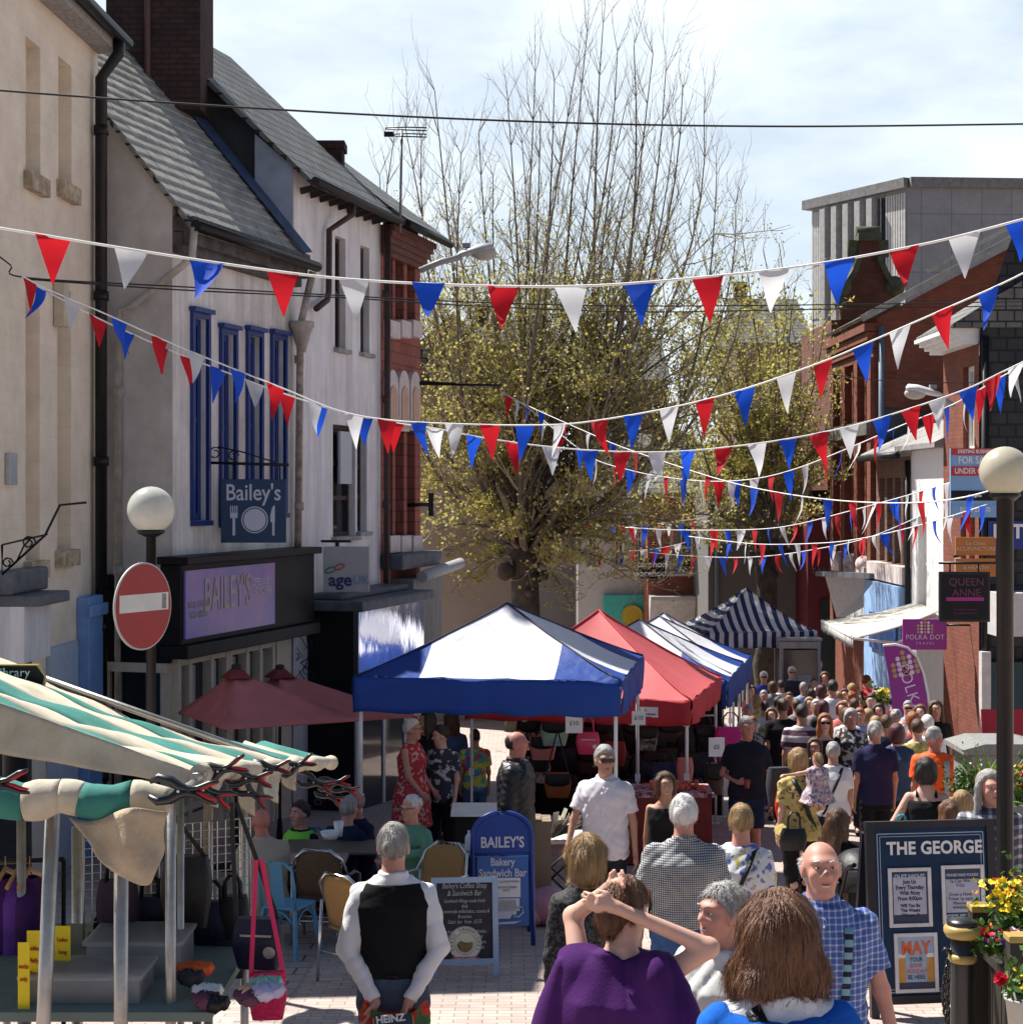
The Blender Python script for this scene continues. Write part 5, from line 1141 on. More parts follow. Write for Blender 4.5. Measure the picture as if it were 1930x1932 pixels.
tb = empty('stall_table', V(-1.9, 7.7, G(7.7)), 'trestle table under the stall with a pale cloth', 'table')
q = MB(); q.box((-1.95, 8.0, ZD(1900, 7.4)), (1.35, 1.5, .04)); q.build('table_top', mat('pale_green_cloth', (.16, .20, .18), .9, var=.1), tb)
for sx in (-2.55, -1.35):
    for sy in (7.35, 8.65): q = MB(); q.tube([V(sx, sy, ZD(1900, 7.4)), V(sx, sy, G(sy))], .02, 8); q.build('leg', m_galv, tb)
cz = ZD(1888, 7.3)
for k, (mm, lb) in enumerate([(m_blackbag, 'black'), (m_c4, 'dark printed'), (m_c6, 'white'), (mat('charcoal_knit', (.03, .03, .035), .9), 'charcoal'), (m_c5, 'orange')]):
    cloth_heap('%s folded garment in the heap on the stall table', V(-1.25-.035*k, 7.2+.09*k, cz+.014*k), .1, .1, .02, [(mm, lb)], 40+k)
for k, (mm, lb) in enumerate([(m_c4, 'plum printed'), (m_c3, 'peach'), (m_c2, 'lilac'), (m_c1, 'mint green')]):
    cloth_heap('%s scarf piled on the outer corner of the stall', W(474+7*k, 1880-6*k, 7.2), .06, .06, .02, [(mm, lb)], 50+k, name='scarf', cat='scarf')
m_tub = mat('clear_plastic_tub', (.66, .66, .66), .15, var=.05, trans=.6)
nodes_of(m_tub)[1].inputs['Alpha'].default_value = .4
def tub(label, c, w, dp, h):
    t = empty('plastic_tub', c, label, 'storage tub'); q = MB(); th = .006
    for (x, y, sx, sy) in ((0, -dp/2, w, th), (0, dp/2, w, th), (-w/2, 0, th, dp-th*2), (w/2, 0, th, dp-th*2)): q.box((x, y, h/2), (sx, sy, h))
    q.box((0, 0, .004), (w-.02, dp-.02, .008)); q.build('box', m_tub, t, local=True)
    q = MB(); q.box((0, 0, h+.012), (w+.04, dp+.04, .022)); q.build('lid', m_tub, t, local=True, bevel=.008)
    q = MB(); q.box((w*.1, 0, h*.45), (w*.7, dp*.7, h*.7)); q.build('contents', print_mat('mixed_folded_cloth', (.40, .39, .42), [(.62, .60, .60), (.16, .14, .24), (.10, .12, .16)], scale=9, thr=.5), t, local=True, bevel=.03)
tub('large clear plastic tub with a lid behind the front pole of the stall', V(XD(262, 7.9), 7.95, ZD(1900, 7.4)+.022), .42, .34, .14)
tub('smaller clear plastic tub with white cloth at the bottom edge of the stall', V(XD(160, 7.45), 7.52, ZD(1900, 7.4)+.022), .50, .3, .10)
m_yell = mat('yellow_card', (.78, .60, .02), .7, var=.05); m_redprint = mat('red_print', (.5, .05, .02), .7, var=0)
for i, (px, py, d, hh, ww, txt, lb) in enumerate([(45, 1845, 7.3, .30, .05, 'socks\n\nonly', 'yellow price card folded narrow at the far left of the stall'), (64, 1822, 7.4, .30, .06, 'Ladies\n\nFluffy\n\nGloves', 'yellow card lettered for ladies gloves left of the leaning pole'), (118, 1805, 7.6, .27, .07, 'Ladies\n\nLong\n\nGloves', 'yellow card with red and black lettering right of the leaning pole')]):
    c = W(px, py, d); t = empty('price_card', c, lb, 'price card'); q = MB(); q.box((0, 0, 0), (ww, .004, hh)); b = q.build('card', m_yell, t, local=True)
    text_on('lettering', txt, .027, (0, -.005, .02), (1, 0, -.04), (0, 0, 1), m_redprint, b, local=True, squash=.7)
    q = MB(); q.box((.01, .012, -hh/2-.03), (.03, .03, .09)); q.build('stand', m_clamp, t, local=True)
# purple clothes on a rail
rl_ = W(-30, 1628, 8.4); t = empty('clothes_rail', rl_, 'dark metal clothes rail crossing behind the stall poles', 'clothes rail'); q = MB(); q.tube([rl_, W(122, 1622, 8.4)], .012, 8); q.build('bar', m_metal_black, t)
q = MB(); q.tube([rl_+V(.05,0,0), V(rl_.x+.05, 8.4, G(8.4))], .012, 8); q.tube([W(120, 1622, 8.4), V(W(120, 1622, 8.4).x, 8.4, G(8.4))], .012, 8); q.build('upright', m_metal_black, t)
for i, (px, mcol, lb) in enumerate([(10, (.075, .012, .13), 'deep purple velvet jacket hanging first on the stall rail'), (34, (.13, .04, .26), 'brighter purple jacket on a white hanger on the stall rail'), (56, (.05, .008, .09), 'patterned dark purple top hanging last on the stall rail')]):
    o = W(px, 1655, 8.3); t = empty('hanging_jacket', o, lb, 'garment'); q = MB(); rows = []
    for r in range(13):
        f = r/12; w_ = .10*(1 if f > .15 else .4+4*f) + .03*f; rows.append([V(w_*cos(a)*(1+.12*sin(5*a+f*4)), .16*(.3+min(1, f*6)*.7)*sin(a), -.62*f*(1 if f else 0)) for a in [2*pi*k/20 for k in range(21)]])
    q.grid(rows); q.build('jacket', mat('purple_velvet_%s' % 'abc'[i], mcol, .8, var=.4, scale=9, bump=.3), t, local=True)
    q = MB(); q.tube([V(-.01, -.15, -.02), V(0, 0, .04), V(.01, .15, -.02)], .012, 6); q.tube([V(0,0,.04), V(.0, 0, .10)], .003, 5); q.build('hanger', mat('wooden_hanger', (.45, .25, .12), .5), t, local=True)

# ------------------------------------------------------------------ globe lamps, road sign, street lights
m_globe = mat('milky_globe_glass', (.62, .62, .58), .22, var=.12, scale=5, trans=.35, spec=.5)
m_globe2 = mat('yellowed_globe_glass', (.60, .56, .45), .25, var=.10, scale=4, trans=.35, spec=.5, stretch=(2, 2, .5))
def globe_lamp(label, px, py, d, R, rp, mg, top=None):
    c = W(px, py, d); zb = G(d); t = empty('globe_lamp', V(c.x, d, zb), label, 'street lamp'); h = c.z-zb
    q = MB(); q.lathe([(rp*1.6, 0), (rp*1.6, .5), (rp*1.25, .6), (rp*1.2, 1.0), (rp, 1.06), (rp, h-R*1.15), (rp*1.2, h-R*1.15), (R*.55, h-R*1.0), (R*.62, h-R*.92), (R*.5, h-R*.8)], 20); q.build('post', m_metal_black, t, local=True)
    q = MB(); q.ball((0, 0, h), R, 32, 20); q.build('globe', mg, t, local=True)
    return t
globe_lamp('slim black lamp post with a milky globe beside the no entry sign', 285, 962, 14, .192, .040, m_globe)
ns = W(270, 1144, 13.74); t = empty('no_entry_sign', ns, 'round red no entry sign turned half away on the left lamp post', 'road sign')
M = Matrix.Rotation(radians(63), 3, 'Z') @ Matrix.Rotation(radians(90), 3, 'X'); Rn = .352
q = MB(); q.lathe([(Rn, -.012), (Rn, .006)], 48, M=M); pl = q.build('plate', mat('grey_sign_back', (.45, .45, .43), .5), t, local=True)
q = MB(); q.lathe([(Rn*.965, .006), (Rn*.965, .010)], 48, M=M); q.build('red_disc', mat('faded_red_reflective', (.30, .012, .018), .35, var=.12, scale=5), pl, local=True)
q = MB(); R3 = Matrix.Rotation(radians(63), 3, 'Z'); q.box((R3 @ V(0, -.012, .03)), (Rn*1.72, .006, Rn*.40), rot=R3); q.build('white_bar', mat('dirty_white_reflective', (.58, .58, .56), .4, var=.12, scale=4), pl, local=True)
q = MB(); q.box((R3 @ V(.245, -.016, .03)), (.05, .003, .12), rot=R3); q.build('sticker_scrap', mat('torn_grey_sticker', (.25, .25, .25), .8, var=.5, scale=30), pl, local=True)
q = MB(); o = R3 @ V(0, .03, 0)
for z in (.2, -.2): q.bar(V(o.x, o.y, z), V(XD(285, 14)-ns.x, 14-ns.y, z), .04, .05)
q.build('bracket', m_metal_black, t, local=True)
globe_lamp('tall black lamp post with a yellowed globe at the right edge', 1896, 890, 11.5, .17, .056, m_globe2)
def street_light(label, a, b, head0, head1, d, yaw=0, name='street_light', m=None):
    A, B, H0, H1 = W(*a, d), W(*b, d), W(*head0, d), W(*head1, d); t = empty(name, A, label, 'street light')
    q = MB(); q.tube([A, A.lerp(B, .5)+V(0,0,.03), B], .05, 10); q.build('arm', mat('grey_light_arm', (.30, .31, .32), .5), t)
    q = MB(); ax = (H1-H0); L = ax.length; ax.normalize(); up = V(0,0,1); sd = V(0,1,0); up = sd.cross(ax)*-1
    if up.z < 0: up = -up
    pr = [(0, .05), (.1, .09), (.3, .12), (.7, .15), (.95, .12), (1, .04)]; rows = [[H0+ax*L*f+sd*(w*1.1)*cos(k*pi/8)+up*(w*.8)*(sin(k*pi/8) if sin(k*pi/8) > 0 else .25*sin(k*pi/8)) for k in range(17)] for f, w in pr]
    q.grid(rows); q.build('housing', m or mat('grey_lantern_housing', (.36, .38, .42), .45, var=.1), t)
    q = MB(); q.ball(H0+ax*L*.72-up*.05, (.20, .14, .11), 14, 8); q.build('lens', mat('dusty_lens', (.60, .58, .52), .3, trans=.3), t)
    q = MB(); q.box(H0+ax*L*.3+up*.14, (.12, .1, .07)); q.build('photocell', mat('grey_cell', (.25, .25, .26), .6), t)
street_light('grey street light on a long arm from the brick building on the left', (792, 510), (872, 484), (862, 484), (932, 468), 27)
street_light('pale street light on an arm over the roofs on the right', (1800, 768), (1770, 748), (1778, 748), (1708, 733), 31, m=mat('white_lantern_housing', (.60, .60, .60), .4))
# TV aerial
ba = W(755, 405, 29); t = empty('tv_aerial', ba, 'thin aerial mast with loop elements above the brick building roof', 'aerial'); q = MB(); q.tube([ba-V(0,0,.3), W(758, 244, 29)], .022, 8); q.build('mast', mat('grey_aerial', (.2, .2, .2), .4, metal=.6), t)
tp = W(758, 247, 29); q = MB()
for dy, r in ((.06, .012), (-.05, .012)): q.tube([tp+V(-.28, 0, dy), tp+V(.1, .1, dy+.03), tp+V(.42, 0, dy+.0), tp+V(.42, 0, dy-.05), tp+V(.1, -.1, dy-.06), tp+V(-.28, 0, dy-.02)], r, 6)
q.box(tp+V(-.22, 0, -.05), (.16, .06, .08)); q.build('elements', m_metal_black, t)
# wrought iron brackets and hanging signs
def scroll(mb, c, r, u, w, turns=1.2, a0=0, th=.01):
    mb.tube([c+u*(r*(1-.6*i/20)*cos(a0+turns*2*pi*i/20))+w*(r*(1-.6*i/20)*sin(a0+turns*2*pi*i/20)) for i in range(21)], th, 5)
t0, zq = F1.uz(5, 1080); p0 = W(4, 1082, 17.9); d_ = 17.6
t = empty('iron_bracket', W(4, 1030, d_), 'curly wrought iron bracket without a sign on the cream wall', 'bracket'); q = MB(); U_, W_ = V(1,0,0), V(0,0,1)
q.tube([W(4, 1028, d_), W(4, 1084, d_), W(85, 1010, d_), W(113, 953, d_), W(163, 948, d_)], .014, 6); q.tube([W(4, 1028, d_), W(90, 1008, d_)], .011, 6); q.tube([W(30, 1062, d_), W(45, 1030, d_), W(56, 1018, d_)], .01, 6)
scroll(q, W(14, 1062, d_), .055, U_, W_); scroll(q, W(54, 1024, d_), .07, U_, W_); q.build('ironwork', m_metal_black, t)
ds = 23.0; bx0, bx1, by0, by1 = 417, 540, 903, 1023
t = empty('hanging_sign', W(478, 963, ds), "navy square sign lettered Bailey's with a plate, fork and knife, hanging from an iron bar", 'sign')
q = MB(); c = W(478.5, 964, ds); wS, hS = XD(bx1, ds)-XD(bx0, ds), ZD(by0, ds)-ZD(by1, ds); q.box(c, (wS, .05, hS)); brd = q.build('board', mat('navy_sign_board', (.012, .045, .12), .45, var=.1), t, bevel=.008)
m_signwhite = mat('pale_blue_white_lettering', (.55, .58, .68), .5, var=0)
text_on('lettering', "Bailey's", .31, c+V(0, -.03, hS*.28), (1,0,0), (0,0,1), m_signwhite, brd, squash=.83, bold=.003)
q = MB(); y = c.y-.032
def disc(mb, cx, cz, r0, r1, n=32): mb.add([V(cx+r*cos(2*pi*k/n), y, cz+r*sin(2*pi*k/n)) for r in (r0, r1) for k in range(n)], [(k, (k+1) % n, n+(k+1) % n, n+k) for k in range(n)])
cz_ = c.z-hS*.14; disc(q, c.x+.02, cz_, .165, .18); disc(q, c.x+.02, cz_, .0, .15)
fx_ = c.x-.26; q.box((fx_, y, cz_-.09), (.035, .004, .24)); q.box((fx_, y, cz_+.06), (.10, .004, .07))
for k in range(4): q.box((fx_-.042+.028*k, y, cz_+.14), (.014, .004, .10))
kx = c.x+.27; q.box((kx, y, cz_-.12), (.032, .004, .18)); q.prism([(-.03, -.03), (.03, -.03), (.03, .2), (-.005, .17), (-.03, .06)], (kx-.01, y, cz_), (1,0,0), (0,0,1), (0, .004, 0)); q.build('emblem', m_signwhite, brd, fix=False)
q = MB(); q.tube([W(395, 873, ds), W(545, 877, ds)], .022, 6); q.tube([W(395, 840, ds), W(395, 878, ds)], .025, 6); scroll(q, W(406, 855, ds), .09, U_, W_, 1.3); scroll(q, W(440, 860, ds), .075, U_, W_, 1.3); q.tube([W(412, 843, ds), W(455, 852, ds), W(520, 872, ds)], .01, 5)
for px in (440, 528): q.tube([W(px, 876, ds), W(px, 905, ds)], .01, 5)
q.build('bracket', m_metal_black, t)
ds = 26.4; t = empty('hanging_sign', W(653, 1074, ds), 'silver grey square sign lettered age UK with a looped ribbon', 'sign'); c = W(653.5, 1074, ds); wS, hS = XD(697, ds)-XD(610, ds), ZD(1031, ds)-ZD(1117, ds)
q = MB(); q.box(c, (wS, .1, hS)); brd = q.build('board', mat('silver_sign_board', (.42, .42, .44), .45, var=.12, scale=3), t, bevel=.01)
text_on('lettering', 'age', .27, c+V(-.09, -.055, -hS*.24), (1,0,0), (0,0,1), mat('navy_letters', (.035, .035, .14), .5, var=0), brd, bold=.008); text_on('lettering', 'UK', .19, c+V(.23, -.055, -hS*.24), (1,0,0), (0,0,1), mat('light_blue_letters', (.18, .26, .52), .5, var=0), brd)
for px, cc, nm in ((-.24, (.08, .28, .14), 'green_loop'), (-.10, (.55, .12, .06), 'red_loop')):
    q = MB(); o = c+V(px, -.056, -.01 if px < -.2 else .04); q.tube([o+V(.075*cos(a), 0, .04*sin(a)+.02*cos(a)) for a in [2*pi*k/16 for k in range(17)]], .012, 6, cap=False); q.build('ribbon', mat(nm, cc, .5, var=0), brd)
q = MB(); q.tube([c+V(-wS*.2, 0, hS/2), c+V(-wS*.2, 0, hS/2+.1)], .03, 8); q.tube([c+V(-wS*.55, 0, hS/2+.08), c+V(wS*.1, 0, hS/2+.08)], .02, 8); q.build('bracket', m_metal_black, t)
t = empty('iron_bracket', W(795, 953, 30.8), 'black iron bracket with an upright end plate on the red brick wall', 'bracket'); q = MB(); q.tube([W(768, 953, 30.8), W(808, 952, 30.8)], .035, 8); q.box(W(813, 952, 30.8), (.09, .06, .42)); q.build('ironwork', m_metal_black, t)
t = empty('iron_bracket', W(870, 726, 30.9), 'long thin black bar bracket holding the bunting out from the brick wall', 'bracket'); q = MB(); q.tube([W(792, 724, 30.9), W(945, 727, 30.4)], .025, 6); q.tube([W(792, 722, 30.9), W(860, 724, 30.8)], .03, 6); scroll(q, W(938, 728, 30.4), .07, U_, W_); q.build('ironwork', m_metal_black, t)
# finger post sign
fd = 9.6; t = empty('finger_sign', W(30, 1277, fd), 'black finger post sign with gold edge reading Library', 'sign'); q = MB(); pts = [(-110, 24), (72, 24), (86, -2), (80, -32), (-110, -32)]; kk = fd/F
q.prism([(x*kk, y*kk) for x, y in pts], W(0, 1278, fd), (1,0,0), (0,0,1), (0, .03, 0)); bd_ = q.build('gold_edge', mat('gold_edge', (.45, .36, .12), .4), t)
q = MB(); q.prism([((x-3 if x > 0 else x)*kk, (y-3 if y > 0 else y+3)*kk) for x, y in pts], W(0, 1278, fd-.004), (1,0,0), (0,0,1), (0, .038, 0)); bd_ = q.build('blade', m_blackpaint, t)
text_on('lettering', 'Library\nBureau', .068, W(22, 1281, fd-.012), (1,0,0), (0,0,1), mat('white_letters', (.75, .75, .76)), bd_, spacing=1.05)
q = MB(); q.tube([W(-60, 1250, fd+.02), V(XD(-60, fd), fd+.02, G(fd))], .04, 10); q.build('post', m_metal_black, t)
# ------------------------------------------------------------------ cafe: parasols, chairs, tables
m_maroon = mat('faded_maroon_canvas', (.70, .245, .235), .85, var=.12, scale=3, trans=.35, bump=.2, bscale=5)
def parasol(label, px, py, d, w, rise, yaw=.1, sk=.38):
    c = W(px, py, d); zb = G(d); t = empty('parasol', V(c.x, d, zb), label, 'parasol', 'maroon cafe parasols', rz=yaw); h = c.z-zb
    q = MB(); n = 8
    for s in range(4):
        M = Matrix.Rotation(pi/2*s, 3, 'Z')
        q.grid([[M @ V((-1+2*j/n)*w*(1-v)-0, -w*(1-v)-(.0 if v else .0), h-rise*(1-v)-.05*sin(pi*v)*(1-(2*j/n-1)**2))+V(sk*(1-v), -.1*(1-v), 0) for j in range(n+1)] for v in [i/8*.93 for i in range(9)]])
    q.build('canopy', m_maroon, t, local=True, solid=.004)
    q = MB()
    for s in range(4):
        M = Matrix.Rotation(pi/2*s, 3, 'Z'); q.grid([[M @ V((-1+2*j/6)*w*.17*(1-v*.8), -w*.17*(1-v*.8), h+.06-.13*(1-v)) for j in range(7)] for v in (0, .5, 1)])
    q.build('vent_cap', mat('dark_maroon_canvas', (.20, .035, .035), .85), t, local=True, solid=.004)
    q = MB(); q.tube([V(0,0,0), V(0,0,h+.1)], .022, 8); q.lathe([(.06, h+.0), (.06, h+.09)], 10); q.build('pole', mat('dark_wood_pole', (.03, .022, .018), .6), t, local=True)
    q = MB()
    for k in range(4): a = pi/4+pi/2*k; q.bar(V(0,0,h-rise*.55), V(w*1.38*cos(a)+sk, w*1.38*sin(a)-.1, h-rise-.01), .018, .025)
    q.build('ribs', MATS['dark_wood_pole'], t, local=True)
    q = MB(); q.lathe([(.26, 0), (.26, .06), (.05, .1), (.03, .35)], 18); q.build('base', m_metal_black, t, local=True)
parasol('maroon square parasol nearer the camera in front of the cafe window', 446, 1268, 20.3, .86, .54, .5)
parasol('maroon square parasol farther along, half behind the first and beside the black shop', 528, 1268, 22.3, .96, .56, .5, .55)
m_cblue = mat('turquoise_blue_steel', (.085, .26, .42), .4, var=.1, spec=.5)
def tolix(label, x, d, yaw):
    t = empty('metal_chair', V(x, d, G(d)), label, 'chair', 'blue metal cafe chairs', rz=yaw)
    q = MB(); q.box((0, 0, .45), (.36, .36, .025)); q.build('seat', m_cblue, t, local=True, bevel=.012)
    for sx in (-1, 1):
        for sy in (-1, 1): q = MB(); q.bar(V(sx*.15, sy*.15, .44), V(sx*.215, sy*.215+(-.03 if sy < 0 else 0), 0), .045, .022, up=(sx, 0, 0)); q.build('leg', m_cblue, t, local=True)
    q = MB(); pts = [V(.165*c_, -.17-.06*s_, .45+.41*s_) for c_, s_ in [(1, 0), (1.05, .5), (.95, .85), (.6, .99), (0, 1.03), (-.6, .99), (-.95, .85), (-1.05, .5), (-1, 0)]]; q.tube(pts, .013, 8); q.build('back_frame', m_cblue, t, local=True)
    q = MB(); q.bar(V(0, -.165, .45), V(0, -.232, .87), .12, .006, up=(0,1,0)); q.build('back_slat', m_cblue, t, local=True)
    q = MB()
    for sx in (-1, 1):
        a = [V(sx*.17, -.15+.3*k/8, .32+.1*sin(pi*k/8)) for k in range(9)]; q.tube(a, .008, 6)
    a = [V(-.15+.3*k/8, -.17, .32+.1*sin(pi*k/8)) for k in range(9)]; q.tube(a, .012, 6); q.build('apron', m_cblue, t, local=True)
tolix('turquoise metal chair with its back to the camera behind the bald seated man', XD(541, 14.9), 15.0, radians(-22))
tolix('turquoise metal chair half hidden beyond the bald seated man', XD(575, 17.6), 17.6, radians(20))
m_wick = mat('brown_wicker_weave', (.12, .075, .042), .8, var=.35, scale=60, bump=.6, bscale=120); m_alu = mat('polished_aluminium', (.6, .6, .6), .22, metal=.9, var=.05)
def wicker(label, x, d, yaw, m=None):
    t = empty('wicker_chair', V(x, d, G(d)), label, 'chair', 'wicker cafe chairs with aluminium frames', rz=yaw); m = m or m_wick
    q = MB(); q.grid([[V(-.21+.42*i/6, -.2+.42*j/5, .44-.015*sin(pi*i/6)) for i in range(7)] for j in range(6)]); q.build('seat', m, t, local=True, solid=.02)
    q = MB(); q.grid([[V((-.22+.44*i/8)*(1-.12*(j/6)**3), -.21-.10*j/6-.05*(1-((i-4)/4)**2)+.03, .47+.42*j/6-.05*((i-4)/4)**4*(j/6)) for i in range(9)] for j in range(7)]); q.build('backrest', m, t, local=True, solid=.015)
    q = MB(); pts = [V(.26, .22, 0), V(.27, .2, .60), V(.27, .0, .66), V(.26, -.2, .66), V(.22, -.29, .82), V(.12, -.33, .91), V(-.12, -.33, .91), V(-.22, -.29, .82), V(-.26, -.2, .66), V(-.27, 0, .66), V(-.27, .2, .60), V(-.26, .22, 0)]; q.tube(pts, .014, 8); q.build('frame', m_alu, t, local=True)
    for sx in (-1, 1): q = MB(); q.tube([V(sx*.25, -.24, .66), V(sx*.26, -.28, 0)], .013, 8); q.build('leg', m_alu, t, local=True)
    q = MB(); q.tube([V(-.26, .1, .2), V(.26, .1, .2)], .008, 6); q.tube([V(-.26, -.26, .25), V(.26, -.26, .25)], .008, 6); q.build('stretcher', m_alu, t, local=True)
wicker('brown wicker chair with its back to the camera at the far cafe table', XD(617, 15.8), 15.7, radians(-8))
m_tan = mat('tan_brown_weave', (.30, .17, .06), .75, var=.15, scale=50, bump=.4, bscale=100)
wicker('tan backed chair leaning behind the man in the waistcoat', XD(682, 13.6), 13.9, radians(-38), m_tan)
wicker('tan backed chair beside the chalkboard, right of the waistcoat man', XD(806, 14.9), 15.2, radians(150), m_tan)
def table(label, x, d, h, rx, ry, m, cat='table'):
    t = empty('cafe_table', V(x, d, G(d)), label, cat); q = MB(); q.box((0,0,h), (rx*2, ry*2, .025)); q.build('table_top', m, t, local=True, bevel=.008)
    for sx in (-1, 1):
        q = MB(); q.tube([V(sx*rx*.75, 0, h), V(sx*rx*.75, 0, .03)], .02, 8); q.tube([V(sx*rx*.75, -ry*.8, .015), V(sx*rx*.75, ry*.8, .015)], .016, 8); q.build('leg', m_alu, t, local=True)
    return t
table('long dark cafe table with cups where the dark clothed men sit', XD(655, 16.6), 16.7, .74, .62, .32, mat('mottled_table_top', (.10, .08, .06), .4, var=.5, scale=80))
table('small square aluminium table behind the turquoise chair', XD(592, 16.0), 16.2, .70, .30, .28, m_alu)
def cup(label, px, py, d, r, h, m, name='cup'):
    o = W(px, py, d); q = MB(); q.lathe([(r*.7, 0), (r, h), (r*.94, h), (r*.6, .01)], 14); 
    q.v = [tuple(V(*v)+o) for v in q.v]; return tag(q.build(name, m, loc=o), label, 'cup')
m_china = mat('white_china', (.75, .75, .74), .2, var=0)
cup('white bowl of food on the dark cafe table', 623, 1583, 16.5, .10, .07, m_china, 'bowl'); cup('tall white paper cup with a crumpled napkin on the dark cafe table', 639, 1578, 16.5, .05, .14, m_china)
# wheeled walker beside the old lady
wd = 15.9; t = empty('wheeled_walker', V(XD(808, wd), wd, G(wd)), 'dark wheeled walking frame with curved handles beside the old lady', 'walker'); q = MB()
for sx in (-.2, .2): q.tube([V(sx, -.1, .9), V(sx, -.22, .88), V(sx+.02, -.3, .8)], .018, 7); q.tube([V(sx, -.1, .9), V(sx, .05, .5), V(sx*1.1, .3, .08)], .016, 7); q.tube([V(sx, .05, .5), V(sx*1.1, -.3, .08)], .016, 7)
q.tube([V(-.2, .05, .5), V(.2, .05, .5)], .016, 7); q.build('frame', m_metal_black, t, local=True)
for sx in (-.22, .22):
    for sy in (-.3, .3): q = MB(); q.lathe([(.09, -.015), (.09, .015)], 16, (sx, sy, .09), M=Matrix.Rotation(pi/2, 3, 'Y')); q.build('wheel', m_blackbag, t, local=True)
# slatted table, bottle, folding tables, box, newspapers under the first gazebo
td = 16.6; t = empty('slatted_table', V(XD(868, td), td, G(td)), 'dark slatted table with a pale striped edge behind the blue pavement sign', 'table'); q = MB()
for i in range(12): q.box((-.36+.065*i, 0, .72), (.05, .5, .025))
q.build('table_top', mat('pale_wood_slats', (.32, .27, .2), .7, var=.2), t, local=True); q = MB(); q.box((0, -.24, .69), (.8, .04, .04)); q.box((0, .24, .69), (.8, .04, .04)); q.tube([V(-.35,-.2,.7), V(.3,.2,0)], .015, 6); q.tube([V(.35,-.2,.7), V(-.3,.2,0)], .015, 6); q.build('frame', m_metal_black, t, local=True)
o = V(XD(885, td), td-.1, G(td)+.735); q = MB(); q.lathe([(.035, 0), (.038, .02), (.038, .12), (.03, .15), (.012, .17), (.012, .2)], 14); q.v = [tuple(V(*v)+o) for v in q.v]; tag(q.build('squeezy_bottle', m_china, loc=o), 'white squeezy sauce bottle on the slatted table', 'bottle')
td = 17.8; t = empty('folding_table', V(XD(1040, td), td, G(td)), 'folding table with papers under the blue gazebo', 'table'); q = MB(); q.box((0,0,.70), (.95, .6, .03)); q.build('table_top', mat('pale_table_top', (.55, .53, .5), .6), t, local=True); q = MB()
for s in (-1, 1): q = MB(); q.tube([V(-.4, s*.25, .7), V(.35, s*.25, 0)], .013, 6); q.tube([V(.4, s*.25, .7), V(-.35, s*.25, 0)], .013, 6); q.build('leg_pair', m_metal_black, t, local=True)
o = V(XD(1000, 17.2), 17.3, G(17.3)+.02); t = empty('cardboard_box', o, 'tall brown cardboard box behind the blue pavement sign', 'box'); q = MB(); q.box((0,0,.47), (.42, .35, .93)); q.build('carton', mat('brown_cardboard', (.25, .19, .14), .85, var=.08), t, local=True); q = MB(); q.box((-.04, -.02, .945), (.3, .3, .014)); q.build('flap', MATS['brown_cardboard'], t, local=True)
R = random.Random(9); 
for k in range(3):
    o = V(XD(1035+14*k, 17.5), 17.5, G(17.5)+.73+.02*k); q = MB()
    for i in range(9): a = R.uniform(-.5, 1.1); q.bar(o+V(.05*R.random(), .1*R.random(), 0), o+V(.3*cos(a)*.7-.05, R.uniform(-.1, .1), .04+.22*max(0, sin(a))*R.random()+.02*i), .09, .004)
    tag(q.build('newspaper_pile', mat('old_newsprint', (.40, .36, .30), .9, var=.25), loc=o), ['loose fanned newspapers on the folding table, left end', 'loose newspapers on the folding table, middle', 'loose newspapers on the folding table, right end'][k], 'newspapers')
o = V(XD(1035, 16.6), 16.6, G(16.6)); q = MB(); q.ball(o+V(0,0,.18), (.24, .2, .19), 18, 10); q.ball(o+V(-.15,-.05,.12), (.14, .14, .12), 14, 8); tag(q.build('bin_bag', mat('pink_plastic_sack', (.42, .20, .26), .5, var=.25, bump=.8, bscale=9), loc=o), 'dusky pink plastic sack on the ground beside the blue pavement sign', 'sack')
# counter in the first gazebo
td = 19.3; t = empty('market_counter', V(XD(915, td), td, G(td)), 'sunlit white topped counter behind the dark jacketed bald man', 'counter'); q = MB(); q.box((0,0,.82), (.75, .7, .03)); q.build('counter_top', m_white_paint, t, local=True); q = MB(); q.box((0,.05,.4), (.65, .55, .8)); q.build('cloth_front', m_blackbag, t, local=True)
# --------------------------------------------------- pavement signs
ad = 15.5; t = empty('pavement_sign', V(XD(950, ad), ad, G(ad)), "blue round topped pavement sign reading BAILEY'S Bakery Sandwich Bar", 'pavement sign', rz=radians(4)); kk = ad/F
hT = 1.17; wB = .27
m_sblue = mat('blue_sign_frame', (.016, .05, .27), .35, var=.1); m_spanel = mat('mid_blue_sign_panel', (.045, .14, .42), .4, var=.05)
def arch(w, h, n=14): return [(-w, 0), (w, 0)]+[(w*cos(pi*i/n), h-w*.75+w*.75*sin(pi*i/n)) for i in range(n+1)]
lean = V(0, .18, 1).normalized()
q = MB(); q.tube([V(-wB, 0, 0)]+[V(wB*-cos(pi*i/14), (hT-.2+.2*sin(pi*i/14))*.18, hT-.2+.2*sin(pi*i/14)) for i in range(15)]+[V(wB, 0, 0)], .022, 8); q.tube([V(-wB, .5, 0)]+[V(wB*-cos(pi*i/14), .5-(hT-.2)*.27, hT-.22+.2*sin(pi*i/14)) for i in range(15)]+[V(wB, .5, 0)], .02, 8); q.tube([V(-wB, .14, .80), V(wB, .14, .80)], .012, 6); q.build('frame', m_sblue, t, local=True)
q = MB(); q.prism([(-wB+.02, .81), (wB-.02, .81)]+[((wB-.02)*cos(pi*i/14), hT-.21+.19*sin(pi*i/14)) for i in range(15)], (0, 0, 0), (1,0,0), lean*1.016, (0, .012, 0)); top = q.build('top_panel', m_sblue, t, local=True)
